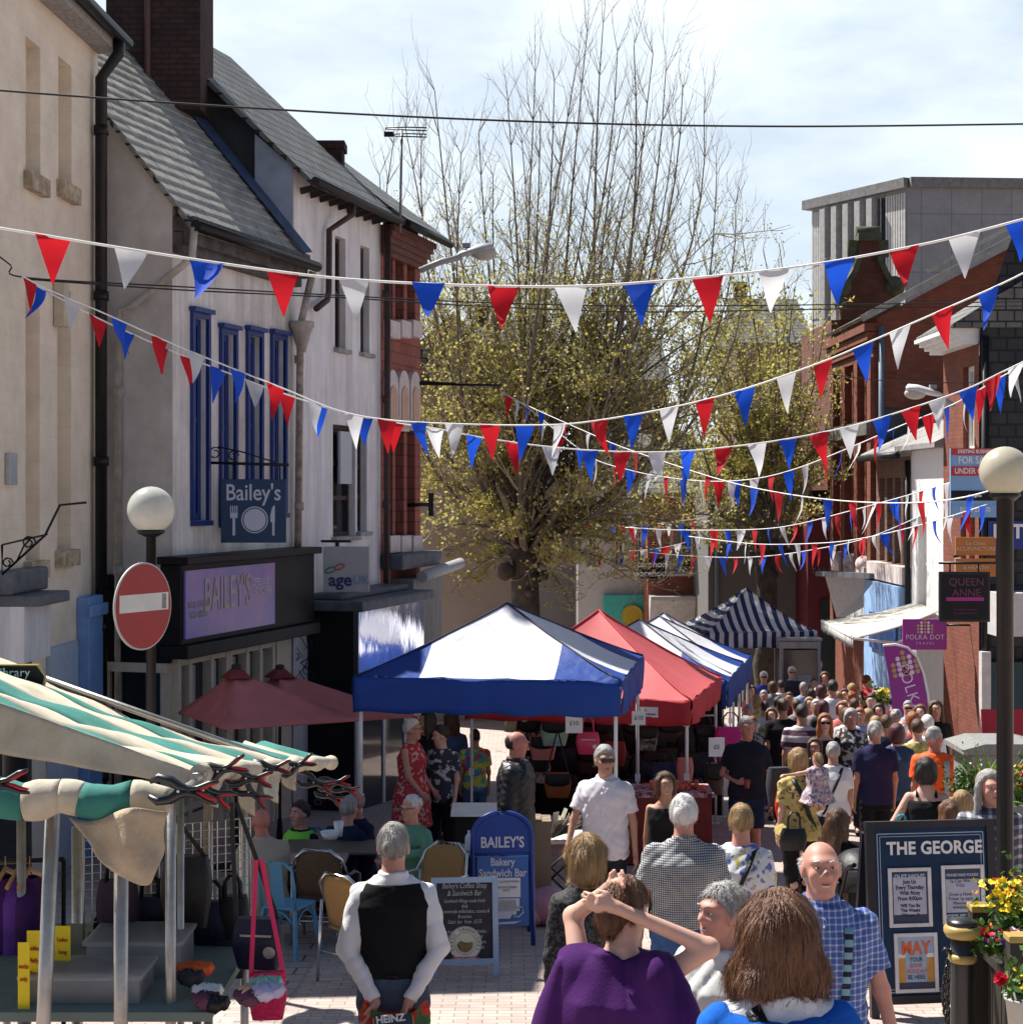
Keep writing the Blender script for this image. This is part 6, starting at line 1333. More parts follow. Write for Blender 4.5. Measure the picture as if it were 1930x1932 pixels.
q = MB(); q.prism([(-wB+.035, .17), (wB-.035, .17), (wB-.035, .78), (-wB+.035, .78)], (0, 0, 0), (1,0,0), lean*1.016, (0, .012, 0)); pn = q.build('poster_panel', m_spanel, t, local=True)
m_swhite = mat('off_white_sign_lettering', (.62, .62, .66), .6, var=0)
def onp(x, z): return V(x, 0, 0)+lean*1.016*z+V(0, -.004, 0)
text_on('lettering', "BAILEY'S", .135, onp(0, .90), (1,0,0), lean, m_swhite, top, local=True, squash=.80, bold=.003)
text_on('lettering', "Bakery\nSandwich Bar", .098, onp(0, .68), (1,0,0), lean, m_swhite, pn, local=True, squash=.82, bold=.002)
q = MB()
for (x0, x1, z0, z1) in ((-.12, .16, .42, .59), (-.12, .15, .30, .41), (-.12, .12, .27, .40)): q.add([onp(x0, z0), onp(x1, z0), onp(x1, z1), onp(x0, z1)], [(0,1,2,3)])
pg = q.build('paper_notice', mat('white_card', (.78, .78, .78)), pn, local=True)
q = MB(); o = V(0, -.006, 0)
q.add([onp(-.12, .30)+o, onp(.10, .30)+o, onp(.06, .235)+o, onp(-.10, .235)+o], [(0,1,2,3)]); q.tube([onp(.11, .33)+o, onp(.17, .335)+o, onp(.185, .29)+o, onp(.14, .25)+o, onp(.09, .255)+o], .009, 5); q.add([onp(-.16, .20)+o, onp(.17, .215)+o, onp(.10, .19)+o, onp(-.1, .185)+o], [(0,1,2,3)]); q.build('cup_picture', m_swhite, pn, local=True)
text_on('lettering', 'HOT & COLD FOOD\n\nCUP OF COFFEE\n£2.75', .026, onp(.03, .52)+o, (1,0,0), lean, mat('grey_print', (.2, .2, .25), .7, var=0), pg, local=True)
m_slateboard = mat('chalkboard_black', (.018, .020, .026), .75, var=.4, scale=5, col2=(.035, .038, .045)); m_chalk = mat('chalk', (.38, .39, .42), .9, var=.3, scale=60)
def aboard(label, px, d, w, h, leg, mframe, yaw, name='chalkboard', lean_=.2, spread=.38, fw=.045):
    t = empty(name, V(XD(px, d), d, G(d)), label, 'chalkboard', rz=yaw); ln = V(0, lean_, 1).normalized()
    f = MB()
    for s in (-1, 1): f.bar(V(s*(w/2-fw/2), 0, 0), V(s*(w/2-fw/2), 0, 0)+ln*h, fw, .03, up=(0,1,0))
    f.bar(V(-w/2, 0, 0)+ln*(h-fw/2)+V(0,-.002,0), V(w/2, 0, 0)+ln*(h-fw/2)+V(0,-.002,0), .034, fw, up=ln); f.bar(V(-w/2+fw, 0, 0)+ln*(leg+fw/2), V(w/2-fw, 0, 0)+ln*(leg+fw/2), .028, fw, up=ln); f.build('frame', mframe, t, local=True)
    q = MB(); q.prism([(-w/2+fw, leg+fw), (w/2-fw, leg+fw), (w/2-fw, h-fw), (-w/2+fw, h-fw)], V(0, .004, 0), (1,0,0), ln, (0, .008, 0)); b = q.build('board', m_slateboard, t, local=True)
    q = MB()
    for s in (-1, 1): q.bar(V(s*(w/2-fw/2), spread, 0), V(s*(w/2-fw/2), .035, 0)+ln*(h-.03), .03, .025, up=(0,1,0))
    q.build('back_leg', mat('dark_brown_wood', (.04, .028, .02), .7), t, local=True)
    return t, b, (lambda x, z: V(x, 0, 0)+ln*z+V(0, -.002, 0)), ln
t, b, on, ln = aboard('pale blue framed chalkboard with a chalked cafe menu and round badge, behind the waistcoat man', 878, 14.0, .55, .80, .10, mat('pale_blue_frame_paint', (.26, .36, .52), .6, var=.1), radians(5))
text_on('chalk_writing', "Bailey's Coffee Shop\n& Sandwich Bar", .060, on(0, .70), (1,0,0), ln, m_chalk, b, local=True, shear=.2, squash=.75); text_on('chalk_writing', "Sandwich fillings made fresh\ndaily\nHomemade milkshakes, scones &\nBrownies\nSalad  bar  from  £3.75", .042, on(-.0, .525), (1,0,0), ln, m_chalk, b, local=True, shear=.2, squash=.72)
text_on('chalk_writing', "Jacket           Hot drinks\nTeas             & cold\nCakes            ice cream\nSoups            & cakes", .042, on(0, .30), (1,0,0), ln, m_chalk, b, local=True, shear=.2, squash=.85)
def ring3(mb, on, cx, cz, r0, r1, off, n=36, a0=0, a1=2*pi):
    vs = [on(cx+r*cos(a0+(a1-a0)*k/n), cz+r*sin(a0+(a1-a0)*k/n))+V(0, off, 0) for r in (r0, r1) for k in range(n+1)]; mb.add(vs, [(k, k+1, n+2+k, n+1+k) for k in range(n)])
q = MB(); ring3(q, on, 0, .27, 0.002, .138, -.003); bd = q.build('badge', mat('cream_badge', (.55, .53, .48), .6), b, local=True, fix=False)
q = MB(); ring3(q, on, 0, .27, .087, .09, -.005); ring3(q, on, 0, .27, .132, .135, -.005); q.build('badge_rings', MATS['dark_print'], bd, local=True, fix=False)
q = MB(); ring3(q, on, 0, .27, .002, .084, -.005); q.build('badge_field', mat('pale_badge_field', (.50, .50, .40), .6), bd, local=True, fix=False)
q = MB(); ring3(q, on, 0, .265, .002, .066, -.007, a0=pi, a1=2*pi); q.add([on(x*.066, .27+z*.05)+V(0,-.007,0) for x, z in ((-1,-.1), (1,-.1), (.95,.25), (.2,.1), (-.6,.45))], [(0,1,2,3,4)]); q.build('sandwich_picture', mat('brown_sandwich', (.17, .12, .05), .8, var=.4, scale=40), bd, local=True, fix=False)
for k, ch in enumerate('FRESH SANDWICHES'):
    a = radians(205-230*k/15); text_on('badge_letter', ch, .036, on(.111*cos(a), .27+.111*sin(a))+V(0,-.006,0), V(sin(a), 0, 0)+ln*(-cos(a)), V(cos(a), 0, 0)+ln*sin(a), MATS['dark_print'], bd, local=True, depth=.0005) if ch != ' ' else None
q = MB(); q.add([on(x, z)+V(0,-.008,0) for x, z in ((-.13,.145), (-.10,.165), (.10,.165), (.13,.145), (.12,.12), (.10,.128), (-.10,.128), (-.12,.12))], [(0,1,2,3,4,5,6,7)]); rb = q.build('ribbon', mat('red_ribbon', (.35, .06, .06), .6), bd, local=True)
text_on('lettering', 'SOLD HERE', .034, on(0, .146)+V(0,-.009,0), (1,0,0), ln, m_swhite, rb, local=True, depth=.0005)
# the dark pub board
gd = 12.4; xg = XD(1772, gd); t = empty('pub_board', V(xg, gd+.1, G(gd)), 'large navy pub board headed THE GEORGE with framed posters', 'pavement sign', rz=radians(7)); wG, hG = .98, 1.36; ln = V(0, .10, 1).normalized()
f = MB(); fw = .06
for s in (-1, 1): f.bar(V(s*(wG/2-fw/2), 0, 0), V(s*(wG/2-fw/2), 0, 0)+ln*hG, fw, .05, up=(0,1,0)); f.bar(V(s*(wG/2-fw/2), .45, 0), V(s*(wG/2-fw/2), .09, 0)+ln*(hG-.05), fw, .05, up=(0,1,0))
f.bar(V(-wG/2, 0, 0)+ln*(hG+.02), V(wG/2, 0, 0)+ln*(hG+.02), .07, .05, up=ln); f.bar(V(-wG/2+fw, 0, 0)+ln*.12, V(wG/2-fw, 0, 0)+ln*.12, .05, .06, up=ln); f.build('frame', mat('black_gloss_wood', (.012, .012, .018), .35), t, local=True)
on = lambda x, z, o=0.0: V(x, -.012-o, 0)+ln*z
q = MB(); q.prism([(-wG/2+fw, .15), (wG/2-fw, .15), (wG/2-fw, hG), (-wG/2+fw, hG)], V(0, -.01, 0), (1,0,0), ln, (0, .02, 0)); b = q.build('panel', mat('deep_teal_navy_panel', (.008, .030, .075), .5, var=.15, spec=.2), t, local=True)
q = MB()
for off, th in ((.025, .006), (.045, .004)):
    x, z0, z1 = wG/2-fw-off, .15+off, hG-off-.02
    q.bar(on(-x, z0), on(-x, z1), th, .002, up=(0,1,0)); q.bar(on(x, z0), on(x, z1), th, .002, up=(0,1,0)); q.bar(on(-x, z0), on(x, z0), .002, th, up=ln); q.bar(on(-x, z1), on(x, z1), .002, th, up=ln)
q.build('border_line', mat('pale_blue_line', (.40, .48, .6), .5, var=0), b, local=True)
text_on('lettering', 'THE GEORGE', .128, on(.03, 1.205, .003), (1,0,0), ln, mat('white_letters', (.75, .75, .76)), b, local=True, bold=.004, squash=.92, spacing=1.04)
def poster(cx, cz, w, h, mpaper, lines):
    q = MB()
    for s in (-1, 1): q.bar(on(cx+s*w/2, cz-h/2-.014, .006), on(cx+s*w/2, cz+h/2+.014, .006), .028, .018, up=(0,1,0)); q.bar(on(cx-w/2+.014, cz+s*h/2, .006), on(cx+w/2-.014, cz+s*h/2, .006), .018, .028, up=ln)
    fr = q.build('poster_frame', mat('silver_snap_frame', (.58, .58, .60), .35, metal=.3), t, local=True, bevel=.003)
    q = MB(); q.add([on(cx-w/2, cz-h/2, .001), on(cx+w/2, cz-h/2, .001), on(cx+w/2, cz+h/2, .001), on(cx-w/2, cz+h/2, .001)], [(0,1,2,3)]); p = q.build('poster', mpaper, fr, local=True)
    for (txt, sz, x, z, mm, kw) in lines: text_on('lettering', txt, sz, on(cx+x, cz+z, .004), (1,0,0), ln, mm, p, local=True, depth=.0005, **kw)
    return p
m_navyp = mat('navy_poster', (.03, .045, .085), .35, var=.1); m_ink = mat('navy_print', (.03, .035, .09), .7, var=0); m_org = mat('orange_print', (.68, .13, .03), .6, var=0)
def patch(p, cx, cz, w, h, m, o=.0025, name='paper'): q = MB(); q.add([on(cx-w/2, cz-h/2, o), on(cx+w/2, cz-h/2, o), on(cx+w/2, cz+h/2, o), on(cx-w/2, cz+h/2, o)], [(0,1,2,3)]); return q.build(name, m, p, local=True)
p = poster(-.17, .855, .30, .40, m_navyp, [('QUIZ NIGHT', .05, 0, .145, mat('pale_blue_line', (.4, .48, .6)), dict(bold=.002, squash=.8)), ('Join Us\nEvery Thursday\nWith Ricey\nFrom 8:00pm', .040, 0, .05, m_ink, dict(bold=.001, squash=.85)), ('Will You Be\nThis Weeks\nWinner  ??', .034, 0, -.095, m_ink, dict(bold=.001, squash=.9))]); patch(p, -.17, .865, .25, .27, mat('pale_lilac_paper', (.46, .46, .55), .6))
p = poster(.235, .865, .30, .40, m_navyp, [('PENNIES MAKE POUNDS', .028, 0, .14, mat('pale_blue_line', (.4, .48, .6)), dict(bold=.001, squash=.8)), ('1p Can Win\nYOU\n\nDraw a Note\nTicket 1p each\nMinimum\nWINNER', .032, -.02, .0, m_ink, dict()), ('GET IT', .05, -.06, -.165, mat('pale_blue_line', (.4, .48, .6)), dict(bold=.002))]); patch(p, .235, .855, .26, .24, MATS['pale_lilac_paper'])
p = poster(-.14, .385, .30, .40, mat('pale_blue_poster', (.32, .44, .60), .4, var=.1), [('MAY', .135, 0, .10, m_org, dict(bold=.004, squash=.8)), ('YOUR', .046, 0, .02, m_ink, dict(squash=.8)), ('BANK', .046, 0, -.022, m_org, dict(squash=.8)), ('HOLIDAY', .046, 0, -.064, m_org, dict(squash=.8)), ('BE HERE', .046, 0, -.105, m_ink, dict(squash=.8))])
for s in (-1, 1): patch(p, -.14+s*.115, .33, .07, .18, mat('amber_beer', (.55, .28, .06), .4, var=.2), .002, 'beer_glass'); patch(p, -.14+s*.115, .435, .07, .03, m_china, .002, 'beer_froth')
patch(p, -.14, .215, .30, .06, m_navyp, .002, 'footer')
t, b, on2, ln2 = aboard('wooden framed chalkboard half hidden behind the navy pub board', 1640, 13.6, .42, .86, .08, mat('brown_wood_frame', (.16, .09, .055), .6, var=.2), radians(-12))
text_on('chalk_writing', 'To\n~~~\nfresh\ncoffee\n& tea', .075, on2(0, .52), (1,0,0), ln2, m_chalk, b, local=True, squash=.7)
t, b, on2, ln2 = aboard('black chalkboard with white writing beyond the pushchair', 1697, 16.2, .46, .80, .06, m_blackpaint, radians(6))
text_on('chalk_writing', 'Today\n\nfresh cream\ncakes', .07, on2(0, .5), (1,0,0), ln2, m_chalk, b, local=True, squash=.7)

# ------------------------------------------------------------------ bags for sale under the red gazebo
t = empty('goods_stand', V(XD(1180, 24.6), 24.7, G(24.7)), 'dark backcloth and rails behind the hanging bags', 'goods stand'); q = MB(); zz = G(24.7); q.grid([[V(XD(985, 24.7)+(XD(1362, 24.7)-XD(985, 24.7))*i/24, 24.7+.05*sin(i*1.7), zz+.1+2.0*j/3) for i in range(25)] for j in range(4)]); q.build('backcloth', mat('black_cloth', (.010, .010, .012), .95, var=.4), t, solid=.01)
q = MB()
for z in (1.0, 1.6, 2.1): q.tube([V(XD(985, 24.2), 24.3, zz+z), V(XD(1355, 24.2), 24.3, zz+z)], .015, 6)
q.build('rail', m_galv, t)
m_mint = print_mat('mint_print', (.34, .47, .40), [(.55, .25, .2), (.2, .35, .5)], scale=9, thr=.6); m_pinkb = mat('salmon_canvas', (.58, .20, .19), .7, var=.1); m_tanb = mat('tan_leather', (.30, .085, .022), .5, var=.15, bump=.2); m_hot = mat('hot_pink_vinyl', (.66, .05, .13), .3, var=.05); m_mag = mat('magenta_canvas', (.55, .02, .22), .6, var=.15, bump=.3, bscale=7)
m_flor = print_mat('grey_floral_print', (.28, .28, .26), [(.03, .03, .04), (.45, .40, .35), (.30, .09, .08)], scale=13, thr=.5); m_brownb = mat('dark_brown_leather', (.045, .022, .014), .45, var=.3, bump=.2); m_redb = mat('dark_red_leather', (.20, .015, .015), .45, var=.2); m_camo = print_mat('olive_print', (.13, .13, .10), [(.28, .27, .22), (.03, .03, .03)], scale=11, thr=.5); m_denim = mat('navy_canvas_bag', (.02, .035, .09), .7, var=.2)
sp = [('mint printed rucksack with dark piping, uppermost of the bag display', 1046, 1355, 22.3, .36, .36, m_mint, ('handle', .1), True), ('salmon pink rucksack hanging under the mint one', 1024, 1388, 22.5, .34, .32, m_pinkb, ('handle', .1), True), ('grey floral rucksack at the left end of the bag display', 1000, 1350, 22.7, .36, .42, m_flor, ('handle', .08), True), ('floral rucksack hanging lowest under the salmon one', 1013, 1430, 22.9, .36, .34, m_flor, ('handle', .08), True),
      ('tan leather satchel on a long strap', 1052, 1458, 22.0, .34, .32, m_tanb, ('point', (0, .05, .50)), True), ('hot pink handbag with a hoop handle and silver padlock', 1109, 1382, 21.2, .29, .27, m_hot, ('handle', .19), False), ('olive printed rucksack by the second price sheet', 1222, 1368, 22.2, .26, .33, m_camo, ('handle', .08), True), ('large magenta holdall hung at the corner of the red gazebo', 1378, 1372, 23.4, .44, .50, m_mag, ('handle', .2), False), ('dark brown leather handbag hanging by the red gazebo leg', 1347, 1440, 21.8, .24, .40, m_brownb, ('handle', .2), True),
      ('dark red shoulder bag in the middle of the display', 1160, 1400, 22.6, .30, .32, m_redb, ('point', (0, .05, .3)), False), ('tan brown slouch bag low beside the woman in black', 1233, 1478, 22.6, .34, .24, m_tanb, ('point', (-.1, .05, .35)), False), ('navy canvas holdall in the middle of the display', 1255, 1440, 22.5, .40, .26, m_denim, ('handle', .14), False), ('salmon pink lined bag with a black strap near the right end', 1292, 1430, 22.3, .22, .32, m_pinkb, ('point', (.12, .05, .25)), False)]
for lb, px, py, d, w_, h_, mm, st, fl in sp: blob_bag(lb, W(px, py, d), w_, h_, .14, mm, st, m_blackbag if mm is not m_hot else m_hot, flap=fl, zip_=(mm is m_hot) or None, name='rucksack' if 'rucksack' in lb else 'handbag', group='bags for sale under the red gazebo')
R = random.Random(21)
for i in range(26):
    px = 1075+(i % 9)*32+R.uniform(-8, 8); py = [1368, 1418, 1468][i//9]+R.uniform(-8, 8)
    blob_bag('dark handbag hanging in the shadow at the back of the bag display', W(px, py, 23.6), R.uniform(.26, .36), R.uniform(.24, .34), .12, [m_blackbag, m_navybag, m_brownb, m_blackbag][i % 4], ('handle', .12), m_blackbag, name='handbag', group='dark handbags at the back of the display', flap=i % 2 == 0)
for i, (px, py, d, w_, h_, txt, lb) in enumerate([(1083, 1365, 21.0, .21, .24, '£10', 'white price sheet reading £10 beside the pink handbag'), (1205, 1355, 21.3, .17, .17, '£10', 'white price sheet under the corner of the blue gazebo'), (1352, 1410, 21.6, .20, .24, '£5', 'white price sheet tied to the red gazebo leg')]):
    o = W(px, py, d); t = empty('price_sheet', o, lb, 'price sheet', 'white price sheets on the bag display'); q = MB(); q.box((0,0,0), (w_, .004, h_)); b = q.build('paper', MATS['white_card'], t, local=True); text_on('lettering', txt, .075, (0, -.004, .0), (1,0,0), (0,0,1), MATS['dark_print'], b, local=True)
td = 20.6; t = empty('goods_table', V(XD(1245, td), td+.3, G(td)), 'table of pink patterned goods behind the woman in the black dress', 'table'); q = MB(); q.box((0,0,.85), (1.3, .7, .05)); q.build('table_top', print_mat('pink_pattern_cloth', (.45, .16, .18), [(.6, .4, .4), (.1, .03, .05)], scale=14), t, local=True); q = MB(); q.box((0,-.02,.42), (1.25, .6, .8)); q.build('cloth_front', m_redb, t, local=True); q = MB()
for i in range(40): q.ball((.12+R.uniform(-.2,.42), R.uniform(-.3,.1), .9+R.uniform(0,.05)), .035, 8, 5)
tag(q.build('punnet_of_sweets', mat('orange_red_sweets', (.62, .10, .04), .4, var=.3), None, loc=V(0,0,0)), 'heap of small orange red goods on the pink table', 'goods', kind='stuff').location = t.location

# ------------------------------------------------------------------ right hand signs, awning, banner, phone box
m_purple = mat('magenta_purple_sign', (.26, .018, .24), .4, var=.05)
ds = 31.0; c = W(1744, 1197, ds); t = empty('shop_sign', c, 'purple square hanging sign lettered POLKA DOT TRAVEL', 'sign'); wS, hS = XD(1786, ds)-XD(1703, ds), ZD(1168, ds)-ZD(1226, ds)
q = MB(); q.box(c, (wS, .08, hS)); b = q.build('board', m_purple, t, bevel=.02); text_on('lettering', 'POLKA DOT', .125, c+V(0, -.045, -.05), (1,0,0), (0,0,1), mat('pale_pink_letters', (.70, .55, .70), .6, var=0), b, squash=.92, spacing=1.12); text_on('lettering', 'TRAVEL', .06, c+V(0, -.045, -.16), (1,0,0), (0,0,1), MATS['pale_pink_letters'], b, spacing=1.8)
m_gold = mat('gold_dots', (.42, .30, .10), .5, var=.1)
def dots(c, s, parent, u=V(1,0,0), w=V(0,0,1)):
    q = MB(); q2 = MB(); n = u.cross(w)
    for i, hh in enumerate((3, 4, 5, 4, 3)[:5]):
        for j in range(hh):
            o = c+u*(s*(i-2)*1.25)+w*(s*(j-1.5)*1.15); (q2 if i in (1, 3) else q).add([o+(u*cos(a)+w*sin(a))*s*.52 for a in [2*pi*k/8 for k in range(8)]], [tuple(range(8))])
    q.build('gold_dot_logo', m_gold, parent, fix=False); q2.build('pink_dot_logo', MATS['pale_pink_letters'], parent, fix=False)
dots(c+V(0, -.046, .13), .05, b)
q = MB(); q.tube([c+V(wS/2, 0, hS*.3), V(8.4, ds, c.z+hS*.3)], .02, 6); q.build('bracket', m_metal_black, t)
db = 27.5; x0 = XD(1755, db); zt = ZD(1218, db); zg_ = G(db); k_ = db/F
t = empty('feather_banner', V(x0, db, zg_), 'tall purple feather banner with gold dots lettered POLKA DOT', 'banner'); outl = [(1666, 1218), (1690, 1216), (1712, 1222), (1730, 1240), (1742, 1270), (1750, 1310), (1757, 1370), (1760, 1440), (1700, 1440), (1690, 1380), (1680, 1300), (1672, 1250)]
q = MB(); q.prism([(XD(x, db)-x0, ZD(y, db)-zg_) for x, y in reversed(outl)], (0,0,0), (1,0,0), (0,0,1), (0, .012, 0)); fl = q.build('cloth', m_purple, t, local=True)
q = MB(); q.tube([V(XD(x, db)-x0, 0, ZD(y, db)-zg_) for x, y in outl[:8]]+[V(.05, 0, .02)], .022, 6); q.build('pole', m_white_pole, t, local=True)
text_on('lettering', 'POLKA DOT', .26, (XD(1728, db)-x0, -.004, ZD(1335, db)-zg_), V(.32, 0, -1), V(1, 0, .32), MATS['pale_pink_letters'], fl, local=True, squash=.9, spacing=1.15)
dots(V(XD(1707, db), db-.006, ZD(1256, db)), .075, fl, V(.97, 0, .2), V(-.2, 0, .97))
ds = 24.0; c = W(1819, 1126, ds); t = empty('hanging_sign', c, 'dark square hanging sign lettered QUEEN ANNE with a pink bar', 'sign'); wS, hS = XD(1867, ds)-XD(1771, ds), ZD(1078, ds)-ZD(1173, ds)
q = MB(); q.box(c, (wS, .07, hS)); b = q.build('board', mat('black_brown_board', (.016, .014, .018), .5), t, bevel=.01); q = MB(); q.box(c+V(0, -.038, 0), (wS*.9, .01, hS*.9)); q.build('inner_panel', m_blackpaint, b)
text_on('lettering', 'QUEEN\nANNE', .15, c+V(.02, -.046, .13), (1,0,0), (0,0,1), mat('dim_plum_letters', (.13, .03, .08), .5, var=0), b); text_on('lettering', 'boutique beauty\nby appointment', .05, c+V(0, -.046, -.2), (1,0,0), (0,0,1), MATS['dim_plum_letters'], b)
q = MB(); q.box(c+V(0, -.045, -.03), (wS*.74, .01, .05)); q.build('pink_bar', mat('magenta_bar', (.35, .02, .20), .5, var=0), b); q = MB(); q.tube([c+V(-wS*.5, 0, hS/2+.12), c+V(wS, 0, hS/2+.12)], .02, 6); q.tube([c+V(-.2, 0, hS/2), c+V(-.2, 0, hS/2+.12)], .012, 6); q.tube([c+V(.2, 0, hS/2), c+V(.2, 0, hS/2+.12)], .012, 6); q.build('bracket', m_metal_black, t)
ds = 25.5; c = W(1838, 911, ds); t = empty('estate_board', c, 'estate agent board reading EXISTING BUSINESS FOR SALE UNDER OFFER', 'sign'); wS, hS = .72, ZD(846, ds)-ZD(976, ds)
q = MB(); q.box(c, (wS, .06, hS)); b = q.build('board', mat('sky_blue_board', (.20, .38, .62), .5, var=.05), t); m_rs = mat('red_sign_strip', (.50, .035, .05), .5, var=0); wl_ = mat('white_letters', (.75, .75, .76))
for (z, h_, mm, txt, sz) in ((.465, .10, m_rs, 'EXISTING BUSINESS', .075), (.335, .15, MATS['sky_blue_board'], 'FOR SALE', .15), (.175, .14, m_rs, 'UNDER OFFER', .12), (-.19, .15, m_blackpaint, 'the agents', .06), (-.40, .14, MATS['sky_blue_board'], '01743 235070', .10)):
    q = MB(); q.box(c+V(0, -.034, z), (wS-.02, .008, h_)); s_ = q.build('strip', mm, b); text_on('lettering', txt, sz, c+V(0, -.042, z), (1,0,0), (0,0,1), wl_, s_, squash=.78, bold=.002)
q = MB(); q.tube([c+V(wS/2, 0, -.3), V(8.3, ds+5.5, c.z-.3)], .03, 6); q.tube([c+V(wS/2, 0, .3), V(8.3, ds+5.5, c.z+.3)], .03, 6); q.build('bracket', m_metal_black, t)
ds = 26.5; c = W(1840, 1050, ds); t = empty('hanging_sign', c, 'orange brown double sign lettered ACUPUNCTURE', 'sign')
for z, txt in ((.16, 'Le Clinic\nACUPUNCTURE'), (-.17, '& HEALTH')): q = MB(); q.box(c+V(0,0,z), (.62, .05, .28)); b = q.build('board', mat('ochre_sign_board', (.42, .15, .03), .5, var=.1), t, bevel=.008); text_on('lettering', txt, .085, c+V(0, -.03, z), (1,0,0), (0,0,1), mat('cream_letters', (.6, .45, .3), .6, var=0), b)
q = MB(); q.tube([c+V(-.32, .0, 0), c+V(1.4, 4.2, .02)], .022, 6); q.build('bracket', m_metal_black, t)
dr = 18.6; t = empty('pavement_sign', V(XD(1930, dr), dr, G(dr)), 'red pavement sign with white lettering cut by the right edge', 'pavement sign'); q = MB(); q.bar(V(0, 0, .1), V(0, .3, 1.95), .75, .03, up=(0,1,0)); b = q.build('board', mat('crimson_board', (.36, .012, .03), .45), t, local=True); text_on('lettering', 'Shoes\nKeys\nWatches\nEngraving\nPhones', .11, (-.02, .17, 1.42), (1,0,0), V(0, .16, 1), wl_, b, local=True, bold=.002)
aw = empty('shop_awning', V(7.5, 34.5, .2), 'bright cream shop awning with a fringed front edge', 'awning'); pA, pB, pC, pD = W(1730, 1137, 36), W(1770, 1154, 33.4), W(1611, 1205, 32.6), W(1551, 1172, 36)
q = MB(); q.grid([[(pA.lerp(pB, j/8)).lerp(pD.lerp(pC, j/8), i/8)+V(0,0,-.05*sin(pi*i/8)) for j in range(9)] for i in range(9)]); q.build('canvas', mat('cream_awning_cloth', (.72, .69, .60), .8, var=.05, trans=.15), aw, solid=.02)
q = MB(); q.grid([[pD.lerp(pC, j/40)+V(-.02+.015*sin(j*2.1)*i, 0, -.02-.16*i*(1+.25*sin(j*2.9))) for j in range(41)] for i in (0, .5, 1)]); q.build('fringe', mat('grey_fringe', (.40, .39, .36), .9, var=.2), aw, solid=.01); q = MB(); q.tube([pD, pC], .035, 8); q.build('front_bar', m_white_pole, aw)
q = MB(); q.tube([pB+V(0,0,-.3), pC.lerp(pB, .5)+V(0,0,-.35), pC], .03, 6); q.tube([pA+V(0,0,-.3), pD.lerp(pA, .5)+V(0,0,-.35), pD], .03, 6); q.build('folding_arm', m_white_pole, aw)
sgn = empty('fascia_sign', W(1606, 1115, 40), 'white tapering shop canopy box below the brick pilasters', 'canopy'); q = MB(); a_, b_, c_, d_ = W(1556, 1085, 43), W(1660, 1090, 39), W(1655, 1165, 39), W(1578, 1165, 43); q.hexa([d_, c_, c_+V(.5,0,0), d_+V(.5,0,0), a_, b_, b_+V(.8,0,0), a_+V(.8,0,0)]); bx = q.build('box', mat('offwhite_fascia', (.52, .52, .54), .6, var=.15, scale=6), sgn); q = MB(); q.bar(a_+V(-.1,-.05,.04), b_+V(-.1,-.05,.04), .3, .12); q.build('lead_top', m_lead, bx)
pb = empty('phone_box', V(XD(1508, 38.5), 38.8, G(38.6)), 'grey framed glass phone box behind the man in the dark suit', 'phone box'); hh = 2.25; q = MB()
for sx in (-.42, .42):
    for sy in (-.4, .4): q.box((sx, sy, hh/2), (.07, .07, hh))
q.box((0, 0, hh-.06), (.92, .88, .16)); q.box((0, 0, hh+.06), (.98, .94, .05)); q.box((0, 0, .1), (.9, .86, .2)); q.build('frame', mat('grey_steel_frame', (.30, .28, .27), .5, var=.2), pb, local=True); q = MB()
for s in (-1, 1): q.box((0, s*.4, 1.15), (.76, .012, 1.85)); q.box((s*.42, 0, 1.15), (.012, .72, 1.85))
q.build('glass', glass_mat('dusty_dark_glass', (.06, .055, .055), .12), pb, local=True); q = MB(); q.box((.1, -.42, 1.4), (.3, .012, .22)); q.box((.0, -.42, 1.1), (.4, .012, .2)); q.build('notice', mat('grey_notice', (.32, .31, .30), .8, var=.3, scale=25), pb, local=True)

# ------------------------------------------------------------------ planters, flowers, bollard
FLW = [mat('yellow_petals', (.85, .62, .02), .6, var=.08, trans=.2), mat('white_petals', (.80, .80, .80), .6, var=.05, trans=.2), mat('violet_petals', (.10, .03, .35), .6, var=.15, trans=.2), mat('red_petals', (.55, .012, .03), .6, var=.15, trans=.2), mat('orange_petals', (.80, .18, .02), .6, var=.1, trans=.2)]
m_green = mat('fresh_green_leaves', (.06, .13, .02), .6, var=.4, scale=9, trans=.25)
def flower(mb, c, r, R, mi=0):
    nrm = V(R.gauss(0,.6), R.gauss(-.5,.5), R.gauss(.7,.4)).normalized(); a = nrm.orthogonal().normalized(); b = nrm.cross(a); a0 = R.random()*6
    for k in range(5):
        an = a0+2*pi*k/5; d = a*cos(an)+b*sin(an); e = a*cos(an+.62)+b*sin(an+.62); g = a*cos(an-.62)+b*sin(an-.62)
        mb.add([c, c+g*r*.75+nrm*.1*r, c+d*r+nrm*.28*r, c+e*r*.75+nrm*.1*r], [(0,1,2,3)], mi, True)
